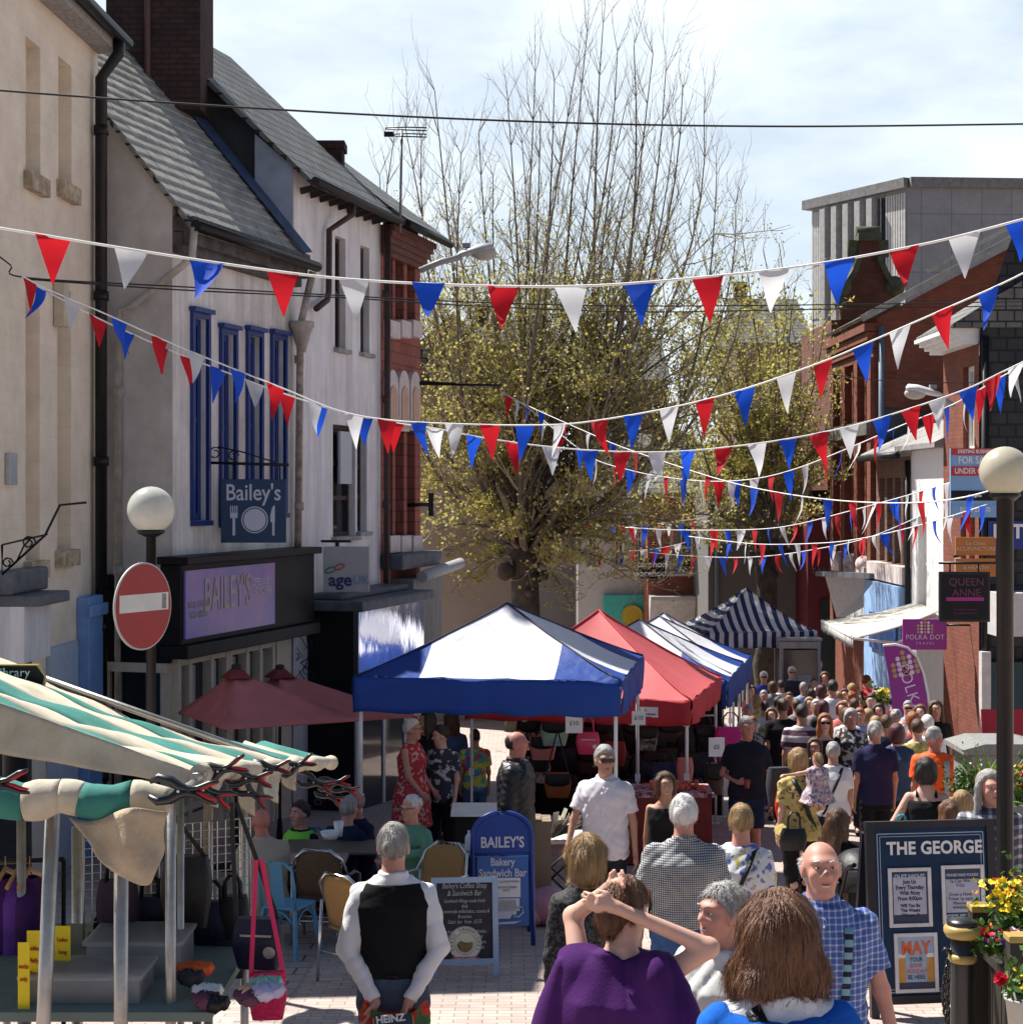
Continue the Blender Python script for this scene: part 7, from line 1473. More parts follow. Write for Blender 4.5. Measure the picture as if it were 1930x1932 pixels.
def plants(parent, c, sx, sy, sz, nl, nf, cols, seed, ls=.05, fr=.015):
    R = random.Random(seed); q = MB()
    for _ in range(nl):
        p = c+V(R.gauss(0,.45)*sx, R.gauss(0,.45)*sy, abs(R.gauss(0,.5))*sz); a = V(R.gauss(0,1), R.gauss(0,1), R.gauss(.6,.6)).normalized()*ls*R.uniform(.6,1.3); b = a.cross(V(R.gauss(0,1), R.gauss(0,1), R.gauss(0,1))).normalized()*ls*.3
        q.add([p, p+a*.5+b, p+a, p+a*.5-b], [(0,1,2,3)])
    q.build('foliage', m_green, parent, fix=False)
    for ci, wt in cols:
        q = MB()
        cx = (R.uniform(-.6,.6)*sx, R.uniform(-.5,.5)*sy)
        for _ in range(int(nf*wt)):
            flower(q, c+V(cx[0]+R.gauss(0,.28)*sx, cx[1]+R.gauss(0,.28)*sy, sz*(.55+R.uniform(-.1,.55))), fr*R.uniform(.8,1.2), R)
        q.build('blossoms', FLW[ci], parent, fix=False)
pd = 9.4; t = empty('wooden_planter', V(XD(1945, pd), pd, G(pd)), 'black timber planter with gold topped corner posts full of pansies', 'planter'); m_plank = mat('black_brown_planks', (.028, .024, .020), .65, var=.35, scale=3, stretch=(5, 5, .4), bump=.2); z1 = ZD(1735, pd)-G(pd); w0 = XD(1866, pd)-XD(1945, pd)
q = MB()
for i in range(6): q.box((w0+.05+.17*i, -.42, z1*.42+.02), (.155, .035, z1*.84)); q.box((w0+.05, -.42+.17*i+.05, z1*.42), (.03, .155, z1*.84))
q.box((w0+.5, -.425, z1*.9), (1.05, .05, .09)); q.box((w0+.5, -.1, z1*.80), (1.0, .62, .05)); q.build('box', m_plank, t, local=True)
for x, y in ((w0+.02, -.45), (w0+.0, .2)): q = MB(); q.box((x, y, z1*.5), (.10, .10, z1)); po = q.build('corner_post', m_plank, t, local=True); q = MB(); q.box((x, y, z1+.018), (.115, .115, .036)); q.build('post_cap', mat('gold_paint', (.38, .27, .08), .4, var=.15), po, local=True, bevel=.006)
zp = G(pd)+z1*.86
plants(t, V(XD(1897, pd), pd-.22, zp+.02), .20, .16, .15, 900, 70, [(1, .6), (3, .35), (4, .25), (2, .4)], 5)
plants(t, V(XD(1935, pd), pd-.1, zp+.10), .24, .2, .28, 900, 130, [(0, 1.2), (3, .15), (4, .15)], 6)
bk = empty('flower_bucket', V(XD(1926, 8.6), 8.5, ZD(1925, 8.5)), 'grey bucket of yellow flowers with one red bloom at the right edge', 'flower pot'); q = MB(); q.lathe([(.075, -.16), (.105, .10), (.112, .10), (.112, .115), (.09, .115), (.07, 0)], 20); q.build('bucket', mat('pale_grey_bucket', (.42, .42, .40), .5), bk, local=True); plants(bk, V(XD(1924, 8.6), 8.5, ZD(1880, 8.5)), .12, .12, .14, 300, 90, [(0, 1.3)], 8)
q = MB(); Rr = random.Random(3)
for _ in range(9): flower(q, W(1887+Rr.uniform(-6,6), 1848+Rr.uniform(-6,6), 8.4), .03, Rr)
q.build('red_bloom', FLW[3], bk, fix=False); q = MB(); q.tube([W(1887, 1850, 8.42), V(XD(1915, 8.5), 8.5, ZD(1890, 8.5))], .004, 5); q.build('stem', m_green, bk)
bd = 9.2; t = empty('bollard', V(XD(1816, bd), bd, G(bd)), 'black cast iron bollard with a gold ringed top beside the planter', 'bollard'); hB = ZD(1733, bd)-G(bd); q = MB(); q.lathe([(.095, 0), (.095, .12), (.072, .15), (.066, .3), (.062, hB-.27), (.062, hB-.10)], 24); q.build('shaft', mat('black_cast_iron', (.014, .014, .015), .35, var=.2, spec=.6), t, local=True)
q = MB(); q.lathe([(.064, hB-.105), (.085, hB-.10), (.10, hB-.075), (.10, hB-.05), (.085, hB-.035)], 24); q.build('gold_ring', mat('gold_paint', (.38, .27, .08), .3, metal=.4), t, local=True); q = MB(); q.lathe([(.085, hB-.036), (.075, hB-.012), (.04, hB), (.0, hB+.003)], 24); q.build('cap', MATS['black_cast_iron'], t, local=True); q = MB(); q.lathe([(.063, hB-.235), (.074, hB-.225), (.074, hB-.2), (.063, hB-.19)], 24); q.build('gold_band', MATS['gold_paint'], t, local=True); q = MB(); q.tube([V(-.05, 0, hB-.19), V(-.10, 0, hB-.165), V(-.10, 0, hB-.175)], .015, 6); q.build('lug', MATS['black_cast_iron'], t, local=True)
o = V(XD(1789, 10.2), 10.2, ZD(1870, 10.2)); t = empty('iron_chain', o, 'heavy knotted black chain hanging beside the bollard', 'chain'); q = MB()
for k in range(22): f = k/21; p = V(XD(1806-22*sin(pi*f*.75), 10.15), 10.15, ZD(1770+162*f, 10.15)); M = Matrix.Rotation(k*pi/2, 3, 'Z'); q.tube([p+M @ V(.02*cos(a), 0, .03*sin(a)) for a in [2*pi*j/10 for j in range(11)]], .008, 5, cap=False)
q.build('links', MATS['black_cast_iron'], t)
# stone planters with shrubs in front of the right hand shops
sd = 17.5; t = empty('stone_planter', V(XD(1895, sd), sd+.4, G(sd)), 'grey stone planter trough with a rounded lid behind the lamp post', 'planter'); z1 = ZD(1392, sd)-G(sd); q = MB(); q.box((0, 0, z1*.45), (.66, .7, z1*.9)); q.build('trough', mat('grey_granite', (.20, .20, .19), .8, var=.2, scale=20), t, local=True, bevel=.02); q = MB(); q.prism([(-.42, 0), (.5, 0), (.5, .06), (.3, .11), (-.2, .11), (-.42, .05)], V(0, -.42, z1*.9), (1,0,0), (0,0,1), (0, .8, 0)); q.build('lid', MATS['grey_granite'], t, local=True)
sd = 15.6; t = empty('flower_bed', V(XD(1845, sd), sd, G(sd)), 'spiky and bushy green plants with pink blooms by the orange vest man', 'plants', None); R = random.Random(12); q = MB()
for _ in range(70):
    a = R.uniform(0, 2*pi); l = R.uniform(.35, .62); b0 = V(XD(1862, sd)+R.gauss(0,.05), sd+R.gauss(0,.06), ZD(1520, sd)); tip = b0+V(cos(a)*l*.45+.03, sin(a)*l*.35, l*R.uniform(.65, 1)); m_ = b0.lerp(tip, .5)+V(0,0,.05); s_ = V(-sin(a), cos(a), 0)*.011; q.add([b0-s_, b0+s_, m_+s_, m_-s_], [(0,1,2,3)]); q.add([m_-s_, m_+s_, tip], [(0,1,2)])
q.build('spiky_leaves', mat('yellow_green_blades', (.16, .26, .03), .5, var=.3, trans=.25), t, fix=False); plants(t, V(XD(1822, sd), sd, ZD(1500, sd)), .18, .16, .26, 520, 24, [(3, .6), (1, .6)], 13, ls=.045)
q = MB(); q.box((XD(1845, sd), sd+.05, (ZD(1515, sd)+G(sd))/2), (.75, .5, ZD(1515, sd)-G(sd))); q.build('trough', MATS['grey_granite'], t)
q = MB()
sd = 13.2; t = empty('hanging_basket', V(XD(1930, sd), sd, ZD(1560, sd)), 'red, yellow and orange flowers in a basket right of the lamp post', 'flower basket'); q.lathe([(.03, -.16), (.14, -.08), (.17, .02), (.15, .02)], 16); q.build('basket', mat('terracotta_basket', (.30, .07, .03), .8, var=.2), t, local=True); plants(t, V(XD(1930, sd), sd, ZD(1520, sd)), .16, .14, .28, 400, 90, [(3, .6), (0, .4), (4, .5)], 14)
for i, (px, py, d, lb) in enumerate([(2186/2557*1930*1.004, 1330, 30, 'bunch of yellow and pink flowers on the pavement stall under the banner')]):
    t = empty('flower_display', W(px, py, d), lb, 'flowers'); plants(t, W(px, py, d), .28, .25, .25, 200, 60, [(0, .7), (3, .5), (1, .5)], 15, ls=.09, fr=.035); q = MB(); q.box((XD(px, d), d, (ZD(py+20, d)+G(d))/2), (.9, .5, ZD(py+20, d)-G(d))); q.build('stand', m_blackbag, t)
# pushchair
pd = 13.9; t = empty('pushchair', V(XD(1625, pd), pd, G(pd)), 'black pushchair seen from behind with its hood up', 'pushchair', rz=radians(12)); q = MB(); rows = [[V(.21*cos(a)*(1-.25*(j/8)**2), -.03+.34*sin(b)*.9, .72+.34*cos(b)*.9+0) for a in [pi*k/12 for k in range(13)]] for j, b in enumerate([-.5+1.7*j/8 for j in range(9)])]
q.grid([[V(x, .34*sin(b)*(1-.5*(x/.22)**2), .70+.36*cos(b)*(1-.35*(abs(x)/.22)**3)) for x in [-.22+.44*i/12 for i in range(13)]] for b in [-1.35+2.5*j/10 for j in range(11)]]); q.build('hood', m_blackbag, t, local=True, solid=.01)
q = MB(); q.box((0, .08, .55), (.40, .12, .5)); q.box((0, .2, .36), (.38, .4, .08)); q.build('seat', m_blackbag, t, local=True, bevel=.03); q = MB()
for s in (-1, 1): q.tube([V(s*.26, -.42, 1.02), V(s*.26, -.32, .98), V(s*.25, -.1, .6), V(s*.24, .35, .12)], .014, 7); q.tube([V(s*.25, -.1, .6), V(s*.26, -.3, .12)], .014, 7); q.tube([V(s*.26, -.46, 1.04), V(s*.26, -.34, .99)], .02, 7)
q.tube([V(-.26, -.34, .98), V(.26, -.34, .98)], .012, 6); q.build('frame', m_metal_black, t, local=True)
for s in (-1, 1):
    for y in (-.3, .35): q = MB(); q.lathe([(.105, -.02), (.105, .02)], 18, (s*.27, y, .105), M=Matrix.Rotation(pi/2, 3, 'Y')); q.build('wheel', m_blackbag, t, local=True)
# ------------------------------------------------------------------ people, grown from distance fields into continuous surfaces
def snet(Fd, o, h):
    ins = Fd < 0; c = None; al = None
    for i in (0, 1):
        for j in (0, 1):
            for k in (0, 1):
                s = ins[i:ins.shape[0]-1+i, j:ins.shape[1]-1+j, k:ins.shape[2]-1+k]
                c = s.copy() if c is None else c | s; al = s.copy() if al is None else al & s
    mx = c & ~al; I, J, K = np.nonzero(mx); n = len(I); acc = np.zeros((n, 3)); cnt = np.zeros(n)
    cor = [(i, j, k) for i in (0, 1) for j in (0, 1) for k in (0, 1)]
    for a in cor:
        for ax in range(3):
            if a[ax]: continue
            b = list(a); b[ax] = 1
            fa = Fd[I+a[0], J+a[1], K+a[2]]; fb = Fd[I+b[0], J+b[1], K+b[2]]; m = (fa < 0) != (fb < 0)
            t = np.where(m, fa/np.where(fa == fb, 1, fa-fb), 0); p = np.tile(np.array(a, float), (n, 1)); p[:, ax] += t
            acc[m] += p[m]; cnt[m] += 1
    vv = (acc/np.maximum(cnt, 1)[:, None]+np.stack([I, J, K], 1))*h+o
    idx = -np.ones(mx.shape, int); idx[mx] = np.arange(n); Q = []
    for ax in range(3):
        b, c_ = (ax+1) % 3, (ax+2) % 3
        A = np.moveaxis(ins, (ax, b, c_), (0, 1, 2)); D = np.moveaxis(idx, (ax, b, c_), (0, 1, 2))
        x = A[:-1, 1:-1, 1:-1] != A[1:, 1:-1, 1:-1]; i, j, k = np.nonzero(x); j += 1; k += 1
        q = np.stack([D[i, j-1, k-1], D[i, j, k-1], D[i, j, k], D[i, j-1, k]], 1); fl = ~A[i, j, k]; q[fl] = q[fl][:, ::-1]; Q.append(q)
    q = np.concatenate(Q); return vv, q[(q >= 0).all(1)]
class SDF:
    def __init__(s): s.p = []
    def cap(s, a, b, ra, rb, k=.02, fy=1.0, cut=False, cuta=False): s.p.append(('c', np.array(a, float), np.array(b, float), ra, rb, k, fy, cut, cuta)); return s
    def ell(s, c, r, R=None, k=.02, sub=False, cuts=()): s.p.append(('e', np.array(c, float), np.array(r, float), None if R is None else np.array(R), k, sub, cuts)); return s
    def loft(s, rows, k=.02, pw=2.4): s.p.append(('l', np.array(rows, float), k, pw)); return s
    def mesh(s, h, disp=None):
        lo, hi = [], []
        for p in s.p:
            if p[0] == 'c': r = max(p[3], p[4])*1.05; lo.append(np.minimum(p[1], p[2])-r); hi.append(np.maximum(p[1], p[2])+r)
            elif p[0] == 'e':
                if not p[5]: r = p[2].max(); lo.append(p[1]-r); hi.append(p[1]+r)
            else: q = p[1]; lo.append([(q[:,1]-q[:,3]).min(), (q[:,2]-q[:,4]).min(), q[0,0]]); hi.append([(q[:,1]+q[:,3]).max(), (q[:,2]+q[:,4]).max(), q[-1,0]])
        lo = np.min(lo, 0)-3.1*h-(.02 if disp else 0); hi = np.max(hi, 0)+3.1*h+(.02 if disp else 0); N = np.ceil((hi-lo)/h).astype(int)+1
        Fd = np.full(N, 1.0, np.float32); ax = [lo[i]+h*np.arange(N[i]) for i in range(3)]
        def smin(a, b, k): t = np.clip(.5+.5*(a-b)/k, 0, 1); return a*(1-t)+b*t-k*t*(1-t)
        for p in s.p:
            m = .06
            if p[0] == 'c': r = max(p[3], p[4])+m; l_, h_ = np.minimum(p[1], p[2])-r, np.maximum(p[1], p[2])+r
            elif p[0] == 'e': r = p[2].max()+m; l_, h_ = p[1]-r, p[1]+r
            else: q = p[1]; l_ = np.array([(q[:,1]-q[:,3]).min(), (q[:,2]-q[:,4]).min(), q[0,0]])-m; h_ = np.array([(q[:,1]+q[:,3]).max(), (q[:,2]+q[:,4]).max(), q[-1,0]])+m
            sl = []
            for i in range(3): a = max(0, int((l_[i]-lo[i])/h)); b = min(N[i], int((h_[i]-lo[i])/h)+2); sl.append(slice(a, max(b, a+1)))
            sl = tuple(sl); X, Y, Z = np.meshgrid(ax[0][sl[0]], ax[1][sl[1]], ax[2][sl[2]], indexing='ij', sparse=True)
            if p[0] == 'c':
                _, a, b, ra, rb, k, fy, cut, cuta = p; d = b-a; L2 = max(1e-9, d @ d); t = ((X-a[0])*d[0]+(Y-a[1])*d[1]+(Z-a[2])*d[2])/L2; tc = np.clip(t, 0, 1)
                D = np.sqrt((X-a[0]-tc*d[0])**2+((Y-a[1]-tc*d[1])/fy)**2+(Z-a[2]-tc*d[2])**2)-(ra+(rb-ra)*tc)
                if cut: D = np.maximum(D, (t-1)*sqrt(L2))
                if cuta: D = np.maximum(D, -t*sqrt(L2))
            elif p[0] == 'e':
                _, c, r, R, k, sub, cuts = p; x, y, z = X-c[0], Y-c[1], Z-c[2]
                if R is not None: x, y, z = (R[0,0]*x+R[1,0]*y+R[2,0]*z), (R[0,1]*x+R[1,1]*y+R[2,1]*z), (R[0,2]*x+R[1,2]*y+R[2,2]*z)
                D = (np.sqrt((x/r[0])**2+(y/r[1])**2+(z/r[2])**2)-1)*r.min()
                for (nx, ny, nz, w) in cuts: D = np.maximum(D, nx*x+ny*y+nz*z-w)
                if sub: Fd[sl] = -smin(-Fd[sl], D, k); continue
            else:
                _, q, k, pw = p; zz = Z; f = lambda j: np.interp(zz.ravel(), q[:,0], q[:,j]).reshape(zz.shape); rx, ry = f(3), f(4)
                D = ((np.abs((X-f(1))/rx)**pw+np.abs((Y-f(2))/ry)**pw)**(1/pw)-1)*np.minimum(rx, ry); D = np.maximum(D, np.maximum(q[0,0]-Z, Z-q[-1,0]))
            Fd[sl] = smin(Fd[sl], D.astype(np.float32), k)
        if disp: X, Y, Z = np.meshgrid(*ax, indexing='ij', sparse=True); Fd += disp(X, Y, Z).astype(np.float32)
        return snet(Fd, lo, h)
    def build(s, name, m, parent, h, disp=None):
        v, q = s.mesh(h, disp); me = bpy.data.meshes.new(name); me.from_pydata(v.tolist(), [], q.tolist()); me.polygons.foreach_set('use_smooth', [True]*len(me.polygons)); me.materials.append(m)
        o = bpy.data.objects.new(name, me); COL.objects.link(o); o.parent = parent; return o
def folds(A, seed, fr=1.0):
    R = random.Random(seed); ph = [R.uniform(0, 6) for _ in range(6)]
    rg = lambda a: 1-2*np.abs(np.sin(a))**.6
    if fr < 0: return lambda X, Y, Z: A*(.8*rg(-fr*19*X+13*Y+ph[0]+1.1*np.sin(5*Z+6*X+ph[1]))+.5*np.sin(-fr*31*X-11*Z+ph[2])+.3*rg(9*Z+17*X*np.sign(X)+ph[3]))
    return lambda X, Y, Z: A*(.55*rg(23*fr*X+16*fr*Z+ph[0]+1.3*np.sin(15*fr*Z+19*X+ph[1]))+.5*rg(33*fr*Z-25*fr*X+15*Y+ph[2]+1.1*np.sin(13*X-9*Z+ph[3]))+.3*np.sin(41*fr*Y+33*fr*Z+ph[4]))
def skin_mat(n, c): return mat('skin_'+n, c, .55, var=.08, scale=9, spec=.4, sub=.12)
SK = {'fair': skin_mat('fair', (.56, .33, .25)), 'pink': skin_mat('pink', (.50, .24, .18)), 'tan': skin_mat('tan', (.40, .215, .145)), 'red': skin_mat('ruddy', (.42, .16, .12))}
def hair_mat(n, c, c2): return mat('hair_'+n, c, .45, var=0, scale=14, col2=c2, pos=(.35, .65), stretch=(5, 5, .5), spec=.45, bump=.5, bscale=30)
HM = {'grey': hair_mat('grey', (.20, .19, .18), (.42, .40, .38)), 'white': hair_mat('white', (.50, .49, .48), (.70, .69, .68)), 'brown': hair_mat('brown', (.050, .022, .010), (.10, .045, .018)), 'dark': hair_mat('dark', (.012, .009, .008), (.03, .02, .016)), 'blonde': hair_mat('blonde', (.20, .115, .045), (.42, .27, .12)), 'ginger': hair_mat('ginger', (.20, .055, .015), (.34, .12, .03)), 'auburn': hair_mat('auburn', (.085, .032, .013), (.17, .07, .028)), 'plum': hair_mat('plum', (.045, .008, .012), (.09, .02, .03))}
m_shoe = mat('dark_shoe_leather', (.02, .018, .016), .5, var=.2); m_lips = mat('lips', (.36, .10, .09), .5, var=0); m_eye = mat('eye_white', (.55, .54, .52), .3, var=0); m_iris = mat('dark_iris', (.015, .012, .010), .2, var=0); m_lens = mat('dark_sunglass_lens', (.006, .006, .007), .1, var=0, spec=.7); m_teeth = mat('teeth', (.6, .57, .5), .3, var=0)
DOWN = ((.022, -.012, -.165), (.026, .030, -.315))
def person(label, px, py, d, yaw=0, h=None, sit=None, skin='fair', hair=('short', 'brown'), top=None, over=None, bottom=None, arms=(DOWN, DOWN), head=(0, 0), glasses=None, fat=1.0, fem=False, lean=0.0, stride=.04, shoes=None, group=None, fine=None, feat=None, hips=1.0, hfwd=0.0):
    zt = ZD(py, d); g = G(d); h = h or (zt-g); s = h/1.75
    vox = fine or (.0085 if d < 10 else .0115 if d < 14 else .0145 if d < 21 else .021)
    x0 = XD(px, d); t = empty('person', V(x0, d, g), label, 'person', group, rz=radians(yaw))
    zh = (zt-g-.50*h) if sit else .50*h; dz = zh-.50*h; sw = .099*(.90 if fem else 1.0)*h*(1+.35*(fat-1))
    ly = lambda z: lean*max(0, z-zh)
    P = lambda x, y, z: np.array([x*h, y*h+ly(z*h+dz), z*h+dz])
    det = d < 21; hc = P(0, .012+hfwd, .930)
    Rh = np.array(Matrix.Rotation(radians(head[0]), 3, 'Z') @ Matrix.Rotation(radians(head[1]), 3, 'X')); H = lambda x, y, z: hc+Rh @ (np.array([x, y, z])*s)
    b = SDF()
    rows = [(.455,.094,.066), (.52,.098*hips,.072), (.60,.088,.064), (.70,.097,.069), (.76,.102,.068), (.80,.090,.056), (.825,.062,.045), (.85,.036,.036)] if not fem else [(.455,.094,.068), (.52,.100*hips,.074), (.61,.080,.060), (.70,.088,.070), (.74,.090,.074), (.80,.086,.054), (.825,.062,.042), (.85,.032,.034)]
    def torso(z0, z1, inf, flare=0.0):
        zs = [z0]+[r[0] for r in rows if z0 < r[0] < z1]+[z1]; out = []
        for z in zs:
            rx = np.interp(z, [r[0] for r in rows], [r[1] for r in rows]); ry = np.interp(z, [r[0] for r in rows], [r[2] for r in rows]); fl = flare*max(0, .62-z)
            ff = fat if z < .8 else 1+(fat-1)*.4
            out.append((z*h+dz, 0, ly(z*h+dz)+.004*h, rx*h*ff+inf+fl*h, ry*h*(1+(fat-1)*1.5 if z < .78 else 1)+inf+fl*h*.8))
        return out
    b.loft(torso(.46, .85, -.012), .03)
    b.cap(P(0, -.004, .82), hc+np.array([0, -.012*s, -.06*s]), .037*h, .034*h, .03)
    b.ell(H(0, -.012, .017), np.array((.077, .097, .093))*s, Rh, .02); b.ell(H(0, .038, -.052), np.array((.054, .056, .068))*s, Rh, .035); b.ell(H(0, .068, -.100), np.array((.026, .022, .018))*s, Rh, .03)
    b.cap(H(0, .088, .022), H(0, .112, -.018), .008*s, .0155*s, .012); b.ell(H(0, .070, .036), np.array((.052, .026, .016))*s, Rh, .02)
    for e in (-1, 1):
        b.ell(H(.079*e, -.004, -.012), np.array((.011, .026, .036))*s, Rh, .008)
        if det: b.ell(H(.032*e, .100, .014), np.array((.020, .014, .013))*s, Rh, .012, sub=True); b.ell(H(.040*e, .066, -.022), np.array((.022, .020, .022))*s, Rh, .02); b.ell(H(.014*e, .100, -.022), np.array((.011, .012, .010))*s, Rh, .01)
    if det: b.cap(H(-.022, .087, -.062), H(.022, .087, -.062), .009*s, .009*s, .008)
    shp, elb, wrs = [], [], []
    for i, e in enumerate((-1, 1)):
        A = P(0, -.004, .790); A[0] = e*sw; a = arms[i]; E = A+np.array([e*a[0][0], a[0][1], a[0][2]])*h; Wr = A+np.array([e*a[1][0], a[1][1], a[1][2]])*h
        shp.append(A); elb.append(E); wrs.append(Wr)
        ra = .0232*h*(1+.5*(fat-1)); b.cap(A, E, ra*1.12, ra*.88, .03); b.cap(E, Wr, ra*.86, ra*.58, .02)
        f = (Wr-E)/np.linalg.norm(Wr-E); f = np.array(a[2]) if len(a) > 2 else f; f = f/np.linalg.norm(f); th = np.array(a[3]) if len(a) > 3 else np.array([0, 1.0, .15]); th = th-f*(th @ f); th /= np.linalg.norm(th); n_ = np.cross(f, th)*(-e)
        if len(a) > 4: n_ = n_*a[4]
        k_ = s*.97; M_ = Wr+f*.045*k_
        b.cap(Wr, Wr+f*.075*k_, .021*k_, .026*k_, .02)
        for j, (o_, ln) in enumerate(((.030, .072), (.011, .080), (-.009, .074), (-.027, .060))):
            q0 = Wr+f*.075*k_+th*o_*k_; b.cap(Wr+f*.03*k_+th*o_*.7*k_, q0, .013*k_, .0115*k_, .008); q1 = q0+f*ln*.52*k_+n_*.010*k_; q2 = q1+(f*.75+n_*.65)*ln*.5*k_; rf = max(.0088*k_, vox*.62); b.cap(q0, q1, rf*1.08, rf, .006); b.cap(q1, q2, rf, rf*.86, .006)
        t0 = Wr+f*.02*k_+th*.022*k_; t1 = t0+(f*.7+th*.62+n_*.25)*.04*k_; t2 = t1+(f*.95+th*.1+n_*.3)*.032*k_; b.cap(t0, t1, .013*k_, .0105*k_, .01); b.cap(t1, t2, .0105*k_, .009*k_, .006)
    legs = []
    for e in (-1, 1):
        hp = P(.054*e*hips, 0, .475)
        if sit: kn = hp+np.array([e*.03*h, .235*h, .0]); an = np.array([kn[0], kn[1]-.02*h, .045*h])
        else: kn = P(.054*e, .012+stride*e*.6, .275); an = np.array([.052*e*h, stride*e*h*1.1-.01*h, .048*h])
        legs.append((hp, kn, an)); b.cap(hp, kn, .050*h, .034*h, .03); b.cap(kn, kn*.62+an*.38+np.array([0, -.012*h, 0]), .033*h, .031*h, .02); b.cap(kn*.62+an*.38+np.array([0, -.012*h, 0]), an, .031*h, .021*h, .02); b.cap(an, an+np.array([0, .07*h, -.028*h]), .021*h, .017*h, .02)
    body = b.build('body', SK[skin], t, vox)
    def garment(name, g_, inf, seed, A):
        q = SDF(); hem = g_.get('hem', .46); sl = g_.get('sleeve', 'short'); fit = g_.get('loose', 0)*h; top_ = g_.get('top', .838)
        q.loft(torso(max(hem, .44), top_, inf+fit, g_.get('flare', 0)), .03)
        if hem < .44:                              # dress or long coat
            fl = g_.get('flare', .25); R0 = torso(.44, .5, inf+fit, fl)[0]; q.loft([(hem*h+dz, R0[1], R0[2], R0[3]*(1+.25*fl), R0[4]*(1+.5*fl)), R0], .02)
        if sl != 'none':
            for i in (0, 1):
                A_, E, Wr = shp[i], elb[i], wrs[i]; r = .0300*h*(1+.5*(fat-1))+inf*.25+g_.get('wide', 0)*h*.55
                f0 = {'cap': .30, 'short': .68, 'long': 1}[sl]; e = A_+(E-A_)*f0
                q.cap(A_+(E-A_)*.02, e, r*.98, r*(.90 if sl == 'long' else .97), .03, cut=sl != 'long')
                if sl == 'long': q.cap(E, E+(Wr-E)*.96, r*.84, r*.62, .02, cut=True)
        if g_.get('collar'): q.loft([(.824*h+dz, 0, ly(.824*h+dz), .052*h, .048*h), (.857*h+dz, 0, ly(.857*h+dz)-.004*h, .043*h, .042*h)], .008, 2)
        for c in g_.get('extra', ()): q.cap(*[np.array(v)*h if isinstance(v, tuple) else v*h for v in c], k=.04)
        return q.build(name, g_['m'], t, vox, folds(A, seed, g_.get('fr', 1.0)))
    sd = int(px*7+py)
    top = top or dict(m=m_c6); garment(top.get('name', 'shirt'), top, .016, sd, top.get('fold', .0042))
    if over: garment(over.get('name', 'jacket'), over, .028, sd+5, over.get('fold', .006))
    bt = bottom or dict(m=M_JEAN); kind = bt.get('kind', 'trousers'); q = SDF()
    if kind in ('trousers', 'shorts'):
        q.loft(torso(.44, bt.get('waist', .565), .008), .03)
        for hp, kn, an in legs:
            if kind == 'shorts': q.cap(hp, hp+(kn-hp)*.88, .060*h, .056*h, .03, cut=True)
            else: q.cap(hp, kn, .056*h, .044*h, .03); q.cap(kn, kn+(an-kn)*.95, .043*h, .036*h, .02, cut=True)
        q.build(kind, bt['m'], t, vox, folds(.005, sd+9))
    elif kind == 'skirt':
        R0 = torso(.5, .58, .012)[0]; hm = bt.get('hem', .3); q.loft([(hm*h, 0, 0, .125*h, .105*h), R0, torso(.5, .58, .012)[-1]], .02); q.build('skirt', bt['m'], t, vox, folds(.007, sd+9))
    if zt-g > 0 and py < 1800:
        q = SDF()
        for hp, kn, an in legs: q.cap(an+np.array([0, -.02*h, -.03*h]), an+np.array([0, .085*h, -.034*h]), .026*h, .022*h, .02); q.cap(an, an+np.array([0, 0, -.02*h]), .026*h, .026*h, .02)
        q.build('shoes', shoes or m_shoe, t, max(vox, .012))
    # hair
    st, hc_ = hair; hm = HM[hc_]; q = SDF(); R = random.Random(sd); strand = lambda X, Y, Z: .0035*s*np.sin(90*X/s+30*np.sin(4*Y/s)+12*Z/s)+.003*s*np.sin(70*Y/s+18*Z/s+R.uniform(0, 6)); e_ = lambda c, r, cuts=(), k=.02: q.ell(H(*c), np.array(r)*s, Rh, k, cuts=[(a, b_, c_, w*s) for a, b_, c_, w in cuts])
    if st in ('short', 'crop'): th = .010 if st == 'short' else .005; e_((0, -.016, .026), (.078+th, .098+th, .100+th*1.3), [(0, .80, -.60, .030), (0, .25, -.97, .055)])
    if st == 'fringe': e_((0, -.014, .015), (.083, .105, .098), [(0, .62, .78, -.018), (0, .9, 0, .005), (0, .1, -1, .075)])
    if st == 'curly':
        for i in range(42): a, z = R.uniform(0, 6.28), R.uniform(-.25, 1); rr = sqrt(max(0, 1-z*z)); yv = rr*sin(a); (yv < .55 or z > .55) and q.ell(H(.074*rr*cos(a), -.02+.094*yv, .026+.094*z), np.array((.026,)*3)*s, None, .015)
    if st == 'crop_top' or st == 'bun': e_((0, -.016, .026), (.086, .106, .108), [(0, .80, -.60, .026)]); 
    if st == 'bun': e_((0, -.10, -.03), (.055, .055, .075)); e_((0, -.07, -.07), (.045, .04, .05))
    if st in ('bob', 'long', 'fluffy'):
        w = .098 if st != 'fluffy' else .108; e_((0, -.022, .030), (w, .112, .110), [(0, .86, -.50, .030)]); e_((0, -.045, -.045), (w+.002, .088, .100 if st == 'bob' else .115), [(0, 1, 0, .055), (0, 0, -1, .085 if st == 'bob' else .2)], .03)
        for e in (-1, 1): q.cap(H(.078*e, .030, .045), H(.084*e, .022, -.075 if st == 'bob' else -.12), .026*s, .024*s, .03)
    if st == 'fluffy': [e_((.062*e, -.03, -.10), (.082, .088, .085)) for e in (-1, 1)]; [e_((.105*e, .0, -.13), (.045, .06, .06)) for e in (-1, 1)]
    if st == 'long':
        for x in (-.06, 0, .06): q.cap(H(x, -.07, -.08), H(x*1.1, -.085, -.30), .052*s, .036*s, .03)
        for e in (-1, 1): q.cap(H(.082*e, .01, -.10), H(.092*e, .02, -.27), .03*s, .022*s, .03)
